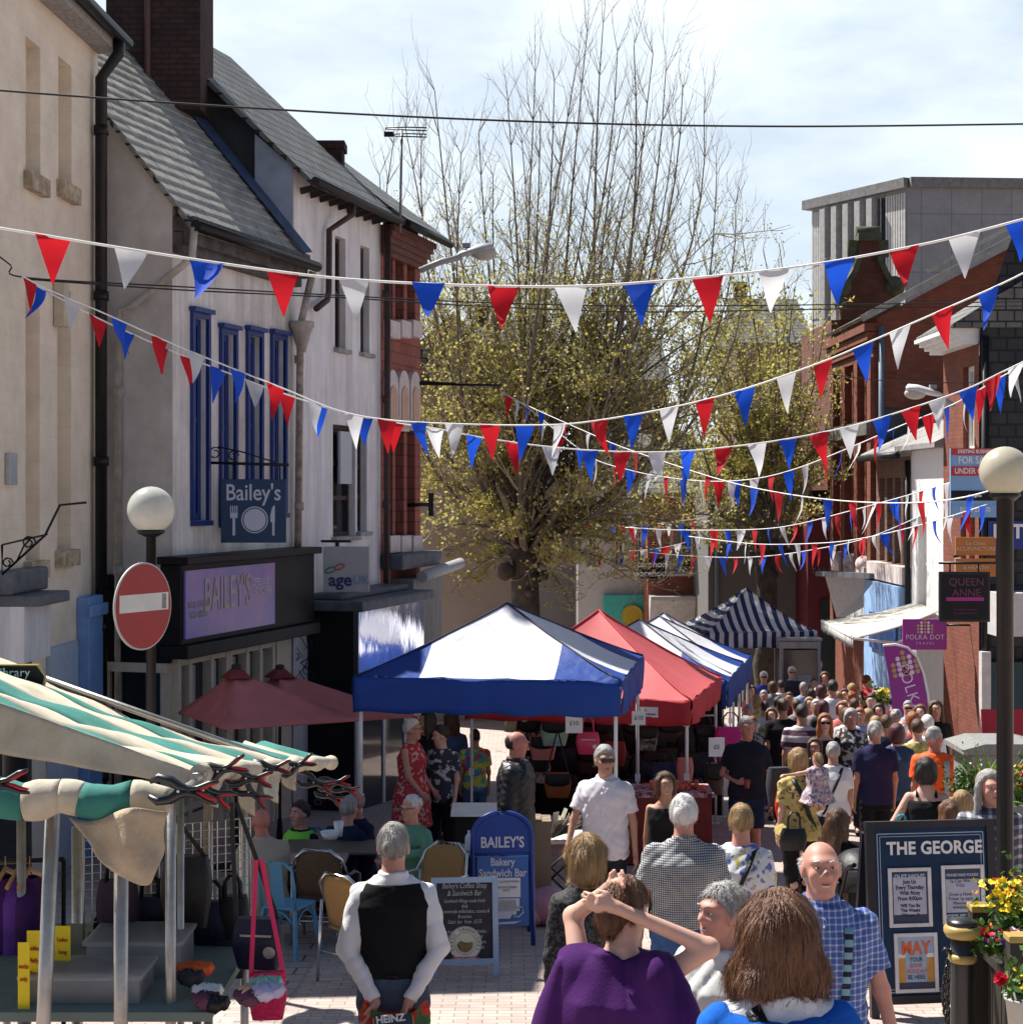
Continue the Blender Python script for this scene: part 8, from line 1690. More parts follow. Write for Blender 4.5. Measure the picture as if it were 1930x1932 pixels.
    if st == 'pony': e_((0, -.016, .026), (.085, .106, .107), [(0, .80, -.60, .03)]); q.cap(H(0, -.11, .03), H(.01, -.14, -.03), .028*s, .034*s, .02); q.cap(H(.01, -.14, -.03), H(0, -.12, -.13), .034*s, .014*s, .02)
    if st == 'shag': e_((0, -.022, .030), (.098, .112, .110), [(0, .86, -.50, .030)]); [q.cap(H(.088*e, -.01, .0), H(.105*e, .01, -.22), .032*s, .03*s, .03) for e in (-1, 1)]; q.cap(H(0, -.09, 0), H(0, -.09, -.2), .07*s, .05*s, .03)
    if q.p:
        ho = q.build('hair', hm, t, vox if d < 20 else .017, strand if d < 21 else None)
        if d < 18: strands(ho, hc, s, hm, t, R, L_(st), int((9000 if L_(st) > .05 else 3500) if d < 9.5 else 800))
    # face
    away = abs(((yaw+head[0]+180) % 360)-180) < 75
    if not away and d < 31:
        if glasses != 'sun':
            for e in (-1, 1):
                m_ = MB(); m_.ball(H(.032*e, .0825, .012), (.0115*s, .010*s, .0062*s), 10, 8); ey = m_.build('eye', m_eye, t, local=True); m_ = MB(); m_.ball(H(.032*e, .0905, .012), (.0055*s, .004*s, .0052*s), 8, 6); m_.build('iris', m_iris, ey, local=True)
        for e in (-1, 1): m_ = MB(); m_.tube([H(.014*e, .103, .038), H(.033*e, .102, .044), H(.052*e, .086, .038)], [.003*s, .0045*s, .002*s], 6); m_.build('eyebrow', hm, t, local=True)
        m_ = MB(); m_.tube([H(-.027, .082, -.060), H(-.012, .0935, -.0585), H(0, .096, -.0605), H(.012, .0935, -.0585), H(.027, .082, -.060)], [.003*s, .006*s, .0065*s, .006*s, .003*s], 6); m_.build('mouth', m_lips, t, local=True)
        if feat == 'smile': m_ = MB(); m_.tube([H(-.018, .092, -.062), H(0, .0985, -.065), H(.018, .092, -.062)], .0045*s, 6); m_.build('teeth', m_teeth, t, local=True)
    if glasses:
        m_ = MB()
        for e in (-1, 1):
            if glasses == 'sun': m_.prism([(-.027, -.018), (.024, -.02), (.030, .012), (-.029, .013)], H(.033*e, .104, .016), Rh @ np.array([s*e, 0, 0]), Rh @ np.array([0, 0, s]), Rh @ np.array([0, .006*s, 0]))
            else: m_.tube([H(.033*e+.025*cos(a), .106, .012+.019*sin(a)) for a in [2*pi*k/12 for k in range(13)]], .002*s, 5)
            m_.tube([H(.060*e, .104, .022), H(.083*e, .02, .018)], .003*s, 5)
        m_.tube([H(-.008, .108, .018), H(.008, .108, .018)], .003*s, 5); m_.build('sunglasses' if glasses == 'sun' else 'spectacles', m_lens, t, local=True)
    t['h'] = h
    t_info[t.name] = dict(sh=shp, el=elb, wr=wrs, h=h, hc=hc, torso=torso, dz=dz, P=P)
    return t
t_info = {}
L_ = lambda st: {'crop': .016, 'fringe': .016, 'short': .034, 'curly': .03, 'bun': .045}.get(st, .07)
def strands(ho, hc, s, hm, t, R, L, n):            # loose locks lying on the hair and breaking its outline
    me = ho.data; N = len(me.vertices); q = MB(); c = V(*hc)
    for _ in range(n):
        v = me.vertices[R.randrange(N)]; nr = v.normal.copy(); p = v.co.copy(); o = p-c
        g_ = V(o.x*.5, -.35*abs(o.y)-.02*s, -.10*s) if L < .05 else V(o.x*.25, -.015*s, -.10*s); dr = g_-nr*g_.dot(nr)
        if dr.length < 1e-5: continue
        dr.normalize(); dr += V(R.gauss(0,.16), R.gauss(0,.16), R.gauss(0,.1)); ln = L*s*R.uniform(.6, 1.3); w = nr.cross(dr).normalized()*.0008*R.uniform(.7, 1.9); pts = []
        for k in range(4):
            f = k/3; x = p+dr*ln*f+nr*(.001+.0045*f*R.uniform(.1, 1.3))-nr*ln*ln*f*f*4.2*(.6 if L < .05 else .9); pts.append((x, w*(1-.75*f)))
        q.add([y for x, w_ in pts for y in (x-w_, x+w_)], [(2*k, 2*k+1, 2*k+3, 2*k+2) for k in range(3)], 0, True)
    q.build('locks', hm, ho, local=True, fix=False)
def part(t, name, pts, r, m, flat=1.0): q = MB(); q.tube(pts, r, 8, flat=flat); return q.build(name, m, t, local=True)
def strap(t, side=1, m=None, w=.02, back=True):   # band from one shoulder to the other hip, lying on the cloth
    i = t_info[t.name]; h = i['h']; R = i['torso'](.47, .83, .024); zs = [r[0] for r in R]; q = MB(); rows = []; y = -1 if back else 1
    for k in range(13):
        f = k/12; z = .825*h+i['dz']-(.825-.50)*h*f; rx = np.interp(z, zs, [r[3] for r in R]); ry = np.interp(z, zs, [r[4] for r in R]); cy = np.interp(z, zs, [r[2] for r in R]); xx = side*(.055*h-.135*h*f); yy = cy+y*ry*max(.3, 1-abs(xx/rx)**2.4)**(1/2.4)+y*.006; rows.append([V(xx-w, yy, z-w*.6), V(xx+w, yy, z+w*.6)])
    q.grid(rows); return q.build('strap', m or m_blackbag, t, local=True, solid=.006)

C = lambda n, c, v=.12, **k: mat(n, c, .9, var=v, scale=5, bump=.12, bscale=90, spec=.12, **k)
M_JEAN = C('blue_denim', (.055, .10, .21), .25); M_BLK = C('black_cloth_wear', (.012, .012, .014), .3); M_NAVY = C('navy_cloth', (.016, .020, .045), .2); M_WHT = C('white_shirt_cloth', (.70, .70, .73), .04, trans=.08); M_DKJ = C('dark_jeans', (.02, .024, .035), .25)
M_GING = stripes_mat('gingham_cloth', (.62, .62, .58), (.19, .195, .215), axis=0, period=.0135, duty=.5, axis2=2, c12=(.035, .04, .07)); M_PLBL = stripes_mat('blue_check_cloth', (.060, .115, .37), (.22, .29, .50), axis=0, period=.026, duty=.28, axis2=2, c12=(.50, .55, .62)); M_PLBK = stripes_mat('black_white_plaid', (.05, .05, .075), (.20, .20, .24), axis=0, period=.075, duty=.35, axis2=2, c12=(.55, .55, .58))
M_STR = stripes_mat('maroon_white_stripes', (.55, .52, .55), (.07, .025, .05), axis=2, period=.155, duty=.45); M_FLW = print_mat('white_floral_blouse', (.66, .65, .66), [(.10, .15, .42), (.16, .20, .30), (.50, .43, .12)], scale=11, thr=.57); M_YFL = print_mat('yellow_floral_blouse', (.50, .38, .13), [(.30, .22, .06), (.10, .07, .05)], scale=12, thr=.57); M_BW = print_mat('black_white_print', (.03, .03, .035), [(.42, .42, .42)], scale=17, thr=.51); M_CAMO = print_mat('navy_white_camo', (.03, .03, .05), [(.45, .45, .48)], scale=13, thr=.55); M_TIE = print_mat('tie_dye', (.55, .50, .06), [(.50, .06, .05), (.05, .20, .48), (.08, .35, .25)], scale=6, thr=.52); M_REDF = print_mat('red_floral_dress', (.42, .03, .04), [(.55, .35, .33)], scale=22, thr=.56); M_CHILD = print_mat('patchwork_print', (.35, .28, .34), [(.10, .12, .25), (.50, .25, .28), (.55, .55, .5)], scale=24, thr=.5); M_YEL2 = print_mat('yellow_white_top', (.50, .42, .10), [(.6, .6, .5), (.25, .25, .08)], scale=12, thr=.55); M_LACE = print_mat('black_lace', (.010, .010, .011), [(.05, .05, .055)], scale=60, thr=.5)
# ---- foreground
BEH = ((.040, -.035, -.160), (-.050, -.100, -.305), (-.35, -.25, -.9), (-.3, -1, 0))
p = person('man in a black waistcoat and white shirt seen from behind, hands clasped behind him', 742, 1555, 8.8, 2, skin='pink', hair=('crop', 'grey'), top=dict(m=M_WHT, sleeve='long', hem=.56, collar=True, fold=.005), over=dict(m=C('black_waistcoat', (.010, .010, .011), .3), sleeve='none', hem=.545, top=.822, name='waistcoat', fold=.003), bottom=dict(m=C('faded_blue_jeans', (.06, .085, .13), .25), waist=.60), arms=(BEH, BEH), stride=.01, fat=1.04)
q = MB(); q.tube([V(-.03, -.155, .93), V(0, -.16, .94), V(.03, -.155, .93)], .006, 6); q.build('back_buckle', m_metal_black, p, local=True)
o = W(746, 1903, 8.59); t = empty('shopping_bag', o, 'red shopping bag lettered cream of tomato soup, held behind the waistcoat man', 'bag'); q = MB(); rows = []
for i in range(11):
    f = i/10; rows.append([V(.155*(1+.12*sin(pi*f))*(abs(cos(a))**.6)*(1 if cos(a) > 0 else -1)+.012*sin(9*f+a*3), .05*(.4+.8*f)*sin(a)+.008*sin(7*a+5*f), .01-.30*f+.03*cos(2*a)*(1-f)) for a in [2*pi*k/28 for k in range(29)]])
q.grid(rows); bg = q.build('sack', print_mat('red_green_plastic', (.50, .055, .03), [(.05, .14, .05), (.38, .03, .02)], scale=11, thr=.54), t, local=True)
q = MB(); q.prism([(-.075, -.30), (.115, -.30), (.085, -.012), (-.10, -.03)], V(0, -.068, 0), (1,0,0), (0,0,1), (0, .012, 0)); lb = q.build('navy_label', mat('navy_label', (.012, .03, .07), .4), t, local=True)
text_on('lettering', 'HEINZ', .050, (-.02, -.071, -.032), (1, 0, .12), (-.12, 0, 1), m_swhite, lb, local=True, bold=.002); text_on('lettering', 'cream of', .042, (.008, -.071, -.085), (1, 0, .08), (-.08, 0, 1), m_swhite, lb, local=True); text_on('lettering', 'tomato\nsoup', .058, (.018, -.071, -.155), (1, 0, .08), (-.08, 0, 1), m_swhite, lb, local=True, bold=.003)
q = MB(); q.tube([V(-.105, -.07, -.03), V(-.08, -.072, -.30)], .004, 5); q.tube([V(.09, -.07, -.012), V(.12, -.072, -.30)], .004, 5); q.build('gold_line', m_gold, lb, local=True)
p = person('woman in a purple poncho top with both hands raised to her tied brown hair', 1165, 1668, 6.1, -22, skin='fair', hair=('bun', 'auburn'), head=(-22, -16), fem=True, fat=1.12, hfwd=.02, lean=.06,
   arms=(((.045, .07, .105), (-.055, .03, .185), (.75, -.35, .45), (.1, .2, 1)), ((.105, .045, .070), (-.090, -.03, .160), (-.95, -.35, .18), (0, -.15, 1), -1)),
   top=dict(m=C('purple_jersey', (.055, .014, .095), .15), sleeve='cap', hem=.42, flare=.34, loose=.006, fold=.013, fr=-1, wide=.012, name='poncho', extra=[((-.10, -.01, .80), (-.155, -.02, .58), .045, .06), ((.10, -.01, .795), (.17, -.03, .64), .05, .055)]), bottom=dict(m=M_WHT))
p = person('woman with a smooth blonde bob and black lace top, just beyond the purple poncho woman', 1108, 1578, 8.8, 4, skin='fair', hair=('bob', 'blonde'), fem=True, top=dict(m=M_LACE, sleeve='long', hem=.46, fold=.005), bottom=dict(m=M_BLK))
p = person('elderly woman with short grey hair and a white blouse turning her head to the left', 1365, 1668, 6.7, 152, skin='pink', hair=('short', 'grey'), head=(-30, 2), fem=True, fat=1.1, hfwd=.01, top=dict(m=mat('white_silky_blouse', (.66, .66, .62), .45, var=.04, trans=.08), sleeve='short', hem=.45, loose=.008, wide=.010, fold=.010, name='blouse'), bottom=dict(m=M_JEAN), arms=(((.03, .02, -.16), (.05, .09, -.29)), ((.055, -.03, -.16), (.085, -.01, -.315))), feat='smile')
p = person('nearest woman, shoulder length brown hair and bright blue cardigan, seen from behind', 1468, 1688, 4.7, 6, skin='fair', hair=('fluffy', 'auburn'), head=(4, 0), fem=True, fat=1.1, fine=.0075, top=dict(m=print_mat('white_speckled_top', (.68, .67, .70), [(.2, .2, .22)], scale=45, thr=.66), sleeve='long', hem=.46, fold=.006), over=dict(m=C('bright_blue_knit', (.012, .105, .46), .1), sleeve='none', hem=.46, top=.80, loose=.004, fold=.008, name='cardigan'), bottom=dict(m=M_BLK), arms=(((.04, .05, -.16), (.03, .14, -.26)), ((.04, .05, -.16), (.02, .14, -.26))))
strap(p, -1)
q = SDF(); h_ = p['h']; q.cap((-.10*h_, -.02, .785*h_), (0, -.085*h_, .765*h_), .030*h_, .034*h_, .03); q.cap((.10*h_, -.02, .785*h_), (0, -.085*h_, .765*h_), .030*h_, .034*h_, .03); q.cap((-.10*h_, -.02, .785*h_), (-.135*h_, -.02, .70*h_), .034*h_, .045*h_, .03); q.cap((.10*h_, -.02, .785*h_), (.135*h_, -.02, .70*h_), .034*h_, .045*h_, .03); q.build('cowl', MATS['bright_blue_knit'], p, .008, folds(.006, 3))
p = person('bald old man in a blue check shirt and argyle braces walking towards the camera', 1548, 1583, 7.15, 176, skin='pink', hair=('fringe', 'white'), head=(6, 4), fine=.0075, top=dict(m=M_PLBL, sleeve='short', hem=.50, collar=True, wide=.010, loose=.006, fold=.008), bottom=dict(m=M_NAVY), arms=(((.05, .0, -.165), (.085, .03, -.315)), ((.035, -.01, -.165), (.045, .03, -.31))), stride=.07, fat=1.04, feat='smile')
inf = t_info[p.name]; R_ = inf['torso'](.49, .83, .030); h_ = p['h']; m_br = stripes_mat('argyle_braces', (.22, .42, .52), (.012, .016, .03), axis=2, period=.05, duty=.45)
for e in (-1, 1):
    q = MB(); q.grid([[V(x+e*(.062-.02*(1-(z-.5)/.32))*h_, y*1.0+.004, z*h_) for x in (-.017, .017)] for z, y in [(zz, np.interp(zz*h_, [r[0] for r in R_], [r[2]+r[4]*.955 for r in R_])) for zz in [.50+.30*k/14 for k in range(15)]]]); q.build('brace', m_br, p, local=True, solid=.005)
q = MB(); q.grid([[V(x*.001*h_+0, np.interp(z*h_, [r[0] for r in R_], [r[2]+r[4]*.97 for r in R_])+.004, z*h_) for x in (-8, 8)] for z in [.51+.31*k/8 for k in range(9)]]); q.build('button_placket', M_PLBL, p, local=True, solid=.003)
for k in range(5): q = MB(); q.ball(V(0, np.interp((.56+.06*k)*h_, [r[0] for r in R_], [r[2]+r[4]*.97 for r in R_])+.008, (.56+.06*k)*h_), .006, 8, 5); q.build('button', M_WHT, p, local=True)
# ---- middle ground
p = person('stout grey haired man in a fine gingham shirt and jeans seen from behind', 1290, 1502, 10.7, -3, skin='pink', hair=('short', 'white'), top=dict(m=M_GING, sleeve='short', hem=.535, collar=True, wide=.012, fold=.007), bottom=dict(m=C('mid_blue_jeans', (.045, .10, .24), .2)), arms=(((.045, .0, -.165), (.055, .05, -.315)),)*2, fat=1.18, stride=.05)
q = MB(); R_ = t_info[p.name]['torso'](.50, .56, .014); r = R_[0]; q.lathe([(r[3], .53*p['h']), (r[3], .548*p['h'])], 30); q.v = [(x, y*r[4]/r[3]+r[2], z) for x, y, z in q.v]; q.build('belt', m_blackbag, p, local=True)
p = person('woman with cropped sandy blonde hair and a white blouse with blue flowers seen from behind', 1398, 1520, 11.4, -8, skin='pink', hair=('short', 'blonde'), fem=True, fat=1.14, top=dict(m=M_FLW, sleeve='long', hem=.43, flare=.2, fold=.007, wide=.008, name='blouse'), bottom=dict(m=M_WHT)); strap(p, 1)
p = person('man in sunglasses and a loose white linen shirt facing the camera by the blue gazebo', 1142, 1408, 15.4, 168, skin='tan', hair=('short', 'grey'), head=(22, 0), glasses='sun', top=dict(m=mat('white_linen', (.62, .59, .62), .9, var=.06, bump=.15, bscale=20), sleeve='short', hem=.455, collar=True, wide=.012, loose=.010, fold=.009), bottom=dict(m=M_DKJ), arms=(((.04, .0, -.165), (.055, .03, -.315)), ((.055, .03, -.155), (.075, .10, -.29)))); 
q = MB(); R_ = t_info[p.name]['torso'](.46, .83, .026); h_ = p['h']; q.grid([[V(x, np.interp(z*h_, [r[0] for r in R_], [r[2]+r[4] for r in R_])+.010, z*h_) for x in (-.015, .015)] for z in [.47+.34*k/8 for k in range(9)]]); q.build('button_placket', M_WHT, p, local=True, solid=.003); q = MB(); q.grid([[V(-.10+.10*i, np.interp(z*h_, [r[0] for r in R_], [r[2]+r[4] for r in R_])+.002-.01*(1-i), z*h_) for i in (0, .5, 1)] for z in (.66, .69, .73)]); q.build('chest_pocket', MATS['white_linen'], p, local=True, solid=.004)
p = person('smiling woman with short brown hair in a black sleeveless dress beside the gingham shirt man', 1256, 1458, 15.4, 168, skin='tan', hair=('bob', 'brown'), head=(20, 0), fem=True, top=dict(m=M_BLK, sleeve='none', hem=.30, flare=.2, top=.80, name='dress'), bottom=dict(m=M_BLK), feat='smile')
p = person('grey haired man in a black polo shirt and navy shorts holding a cup', 1409, 1353, 20.0, 168, skin='red', hair=('short', 'grey'), head=(22, 0), top=dict(m=C('black_polo', (.016, .015, .022), .2), sleeve='short', hem=.49, collar=True, wide=.010, loose=.006), bottom=dict(kind='shorts', m=M_NAVY), arms=(((.04, -.01, -.165), (.05, .03, -.31)), ((.05, -.01, -.16), (-.055, .10, -.195), (-.8, .5, .1), (0, .2, 1))), fat=1.1)
i_ = t_info[p.name]; q = MB(); w_ = p.matrix_basis @ Vector(i_['wr'][1]); o = w_+V(.09, -.09, .0); q.lathe([(.028, -.05), (.036, .05), (.033, .05), (.026, -.045)], 14); q.v = [tuple(V(*v)+o) for v in q.v]; tag(q.build('plastic_cup', mat('red_drink_cup', (.35, .06, .06), .3, trans=.3), loc=o), 'plastic cup of red drink in the hand of the man in the black polo', 'cup')
ARMC = ((.035, .06, -.14), (.0, .16, -.20), (-.3, .9, .1))
p = person('woman with blonde hair and a yellow floral blouse carrying a toddler', 1507, 1413, 17.2, 12, skin='fair', hair=('bob', 'blonde'), head=(-10, 0), fem=True, fat=1.12, top=dict(m=M_YFL, sleeve='short', hem=.46, flare=.15, wide=.01, fold=.008, name='blouse'), bottom=dict(m=M_BLK), arms=(DOWN, ((.06, .02, -.15), (.04, .12, -.20), (-.6, .7, .1)))); strap(p, -1)
# toddler on her arm
kd = 17.0; p = person('small toddler with a blonde ponytail and patchwork dress, carried by the woman in yellow', 1543, 1420, kd, 25, h=.86, sit=True, skin='fair', hair=('pony', 'blonde'), fem=True, fat=1.25, top=dict(m=M_CHILD, sleeve='cap', hem=.42, flare=.35, name='dress'), bottom=dict(kind='none', m=M_CHILD), arms=(((.14, .05, -.03), (.27, .09, -.04)), ((.04, .06, -.14), (.06, .12, -.25))))
for nm in [c for c in p.children if c.name.startswith('body')]:
    me = nm.data; zc = .30                        # the legs dangle from the arm instead of reaching the street
    lowz = ZD(1610, kd)-G(kd)
    for v in me.vertices:
        if v.co.z < lowz+.12: v.co.z = lowz+.12-(lowz+.12-v.co.z)*.28
for c in [c for c in p.children if c.name.startswith('shoes')]: bpy.data.objects.remove(c)
blob_bag('black handbag with a long strap hanging beside the woman in yellow', W(1497, 1563, 16.9), .26, .22, .1, m_blackbag, ('handle', .16), yaw=.1); blob_bag('bright red plastic bag hanging at the side of the woman in yellow', W(1477, 1503, 17.4), .16, .22, .1, mat('red_plastic', (.62, .04, .025), .35, trans=.2), ('handle', .1)); blob_bag('grey and black rucksack on the side of the woman in yellow', W(1470, 1448, 17.6), .26, .40, .16, C('charcoal_rucksack', (.04, .04, .05)), yaw=.3)
p = person('grey haired woman in a white T shirt with a black strap seen from behind', 1572, 1401, 19.2, -4, skin='tan', hair=('short', 'grey'), fem=True, fat=1.12, top=dict(m=M_WHT, sleeve='short', hem=.485, wide=.008), bottom=dict(m=M_NAVY)); strap(p, 1)
p = person('dark haired woman in sunglasses just behind the woman in yellow', 1537, 1393, 20.6, 172, skin='red', hair=('bob', 'brown'), glasses='sun', fem=True, top=dict(m=M_BLK, sleeve='short'), bottom=dict(m=M_DKJ))
person('ginger haired woman in sunglasses and a black top coming up the street', 1556, 1347, 22.6, 176, skin='fair', hair=('long', 'ginger'), glasses='sun', fem=True, top=dict(m=M_BLK, sleeve='long', top=.80), bottom=dict(m=M_DKJ))
person('grey haired woman in a black and white patterned blouse looking down', 1606, 1338, 23.4, 170, skin='pink', hair=('bob', 'grey'), head=(10, -14), fem=True, fat=1.15, top=dict(m=M_BW, sleeve='short', hem=.43, name='blouse'), bottom=dict(m=M_DKJ), arms=(DOWN, ((.05, .04, -.14), (.0, .10, .0))))
person('man in a maroon and white striped T shirt seen from behind', 1513, 1329, 23.0, -6, skin='tan', hair=('crop', 'dark'), top=dict(m=M_STR, sleeve='short', wide=.012), bottom=dict(m=M_BLK), fat=1.15)
person('man with a shaved head in a black shirt seen from behind', 1477, 1318, 24.4, 8, skin='tan', hair=('crop', 'brown'), top=dict(m=M_BLK, sleeve='short', wide=.012), bottom=dict(m=M_BLK), fat=1.2)
person('person in a black coat and bare legs next to the black shirt man', 1461, 1372, 25, 0, h=1.3, skin='tan', hair=('none', 'dark'), fem=True, top=dict(m=M_BLK, sleeve='long', hem=.3), bottom=dict(kind='shorts', m=M_BLK))
person('grey haired man in a navy polo shirt with red sleeve trim seen from behind', 1651, 1362, 19.8, 3, skin='tan', hair=('short', 'grey'), top=dict(m=C('navy_polo', (.022, .022, .062), .15), sleeve='short', hem=.47, collar=True, wide=.012), bottom=dict(m=M_BLK), fat=1.1)
person('woman with dark red bobbed hair in a blue denim shirt seen from behind', 1692, 1366, 21.0, -8, skin='fair', hair=('bob', 'plum'), fem=True, fat=1.15, top=dict(m=C('slate_blue_denim', (.045, .075, .13), .15), sleeve='long', hem=.45), bottom=dict(m=M_DKJ))
p = person('bald man in an orange high visibility vest with grey bands seen from behind', 1763, 1372, 19.0, -14, skin='red', hair=('crop', 'grey'), head=(-42, 0), top=dict(m=mat('hi_vis_orange', (.85, .10, .012), .7, var=.05), sleeve='short', hem=.46, wide=.018, loose=.01, name='vest'), bottom=dict(m=M_NAVY), fat=1.05)
R_ = t_info[p.name]['torso'](.47, .83, .034); h_ = p['h']
for e in (-1, 1): q = MB(); q.grid([[V(x+e*.075*h_, np.interp(z*h_, [r[0] for r in R_], [r[2]-r[4]*.93 for r in R_])-.004, z*h_) for x in (-.03, .03)] for z in [.50+.30*k/10 for k in range(11)]]); q.build('reflective_band', mat('grey_reflective', (.38, .38, .38), .4, var=0), p, local=True, solid=.004)
p = person('black haired woman in a black vest top, seen from behind with a turquoise bag', 1748, 1406, 15.6, -10, skin='fair', hair=('bob', 'dark'), head=(-10, -8), fem=True, lean=.10, h=1.68, top=dict(m=M_BLK, sleeve='none', hem=.42, top=.775, name='vest_top'), bottom=dict(m=M_BLK), arms=(((.09, -.03, -.15), (.045, .015, -.30)), ((.10, .05, -.13), (.17, .16, -.24))), fat=1.06)
for e in (-1, 1): part(p, 'shoulder_strap', [V(e*.085, -.075+.10*1.68*.27, .80*1.68), V(e*.08, .0+.10*1.68*.3, .825*1.68), V(e*.085, .08+.10*1.68*.27, .79*1.68)], .014, M_BLK)
blob_bag('turquoise cloth bag in the hand of the woman in the black vest top', W(1700, 1550, 15.3), .14, .30, .07, mat('turquoise_cloth', (.03, .34, .42), .7, trans=.2), ('handle', .06))
person('fair haired woman partly hidden behind the girl near the flower bed', 1815, 1488, 14.9, -30, h=1.45, skin='fair', hair=('bob', 'blonde'), fem=True, top=dict(m=M_WHT, sleeve='short'), bottom=dict(m=M_WHT))
person('young girl with long brown hair and a white top behind the pub board', 1792, 1482, 14.3, 10, h=1.42, skin='fair', hair=('long', 'auburn'), fem=True, top=dict(m=M_WHT, sleeve='none'), bottom=dict(m=M_WHT))
person('person with long grey hair in a black plaid shirt behind the right lamp post', 1868, 1455, 12.9, 172, skin='pink', hair=('shag', 'grey'), head=(14, 0), top=dict(m=M_PLBK, sleeve='long', hem=.44, collar=True, wide=.008), bottom=dict(m=M_BLK), fat=1.08)
person('crouching woman with long dark hair beside the pushchair', 1580, 1528, 14.6, -25, h=1.6, sit=True, skin='tan', hair=('long', 'brown'), head=(-20, -10), fem=True, top=dict(m=M_BLK, sleeve='cap'), bottom=dict(m=M_BLK), arms=(DOWN, ((.05, .08, -.13), (.08, .22, -.13))))
# ---- cafe guests and people by the gazebo
SITA = ((.03, .06, -.15), (-.03, .19, -.15))
person('bald man in a beige shirt sitting with his back turned on the turquoise chair', 500, 1528, 15.6, 28, h=1.75, sit=True, skin='red', hair=('none', 'grey'), top=dict(m=mat('beige_cotton', (.34, .29, .22), .85, var=.08), sleeve='short', hem=.44, collar=True, wide=.014, loose=.01), bottom=dict(m=M_BLK), arms=(SITA, SITA), lean=.12, fat=1.12)
person('seated man in black with a lime green collar at the cafe table', 568, 1512, 17.3, 140, h=1.72, sit=True, skin='pink', hair=('short', 'dark'), top=dict(m=M_BLK, sleeve='long'), over=dict(m=mat('lime_cloth', (.18, .55, .05), .8), sleeve='none', hem=.74, top=.83, name='collar'), bottom=dict(m=M_BLK), arms=(SITA, SITA))
person('seated person in a dark jacket leaning on the far side of the cafe table', 640, 1508, 17.0, -30, h=1.72, sit=True, skin='pink', hair=('short', 'grey'), top=dict(m=M_NAVY, sleeve='long', wide=.012), bottom=dict(m=M_BLK), arms=(SITA, SITA), lean=.2)
person('seated red faced bald man in a dark jumper facing right', 683, 1490, 17.4, 128, h=1.75, sit=True, skin='red', hair=('fringe', 'grey'), top=dict(m=M_NAVY, sleeve='long', wide=.01), bottom=dict(m=M_BLK), arms=(SITA, SITA), lean=.1)
person('seated old lady with white curls, glasses and a green cardigan looking to the left', 778, 1503, 15.9, 138, h=1.6, sit=True, skin='pink', hair=('curly', 'white'), head=(-8, -4), glasses='clear', fem=True, fat=1.15, top=dict(m=mat('sage_green_knit', (.10, .25, .16), .9, var=.1, bump=.3, bscale=80), sleeve='long', wide=.008, name='cardigan'), bottom=dict(m=M_DKJ), arms=(((.10, .06, -.08), (-.02, .18, -.10)), SITA))
person('bald man in a black padded jacket looking down to the right under the blue gazebo', 972, 1379, 16.9, -100, skin='red', hair=('fringe', 'dark'), head=(0, -14), top=dict(m=mat('black_padded_nylon', (.012, .012, .015), .45, var=.2), sleeve='long', hem=.45, wide=.02, loose=.02, fold=.009, fr=1.6, collar=True, name='jacket'), bottom=dict(m=M_DKJ))
person('boy in a navy and white camouflage T shirt standing by the black shop', 833, 1369, 20.6, 150, skin='fair', hair=('short', 'dark'), head=(-40, -10), top=dict(m=M_CAMO, sleeve='short', hem=.46, wide=.01), bottom=dict(m=M_BLK))
person('tall young woman with long dark hair in black behind the boy in camouflage', 806, 1343, 21.4, 140, skin='tan', hair=('long', 'dark'), head=(-25, 0), fem=True, top=dict(m=M_BLK, sleeve='long'), bottom=dict(m=M_DKJ))
person('white haired lady in a red flowered dress at the corner of the black shop', 776, 1357, 20.4, -110, skin='pink', hair=('short', 'white'), glasses='clear', fem=True, fat=1.1, top=dict(m=M_REDF, sleeve='none', hem=.28, flare=.2, name='dress'), bottom=dict(m=M_REDF), arms=(((.02, .03, -.16), (0, .12, -.27)), ((.02, .03, -.16), (0, .12, -.27))))
person('dark haired woman in a denim jacket with her back turned by the black shop', 852, 1342, 23, 10, skin='fair', hair=('long', 'brown'), fem=True, top=dict(m=M_JEAN, sleeve='long'), bottom=dict(m=M_DKJ))
person('boy in a tie dye T shirt seen from behind under the blue gazebo', 896, 1350, 22.6, 5, h=1.5, skin='tan', hair=('crop', 'dark'), top=dict(m=M_TIE, sleeve='short', wide=.01), bottom=dict(m=M_JEAN))
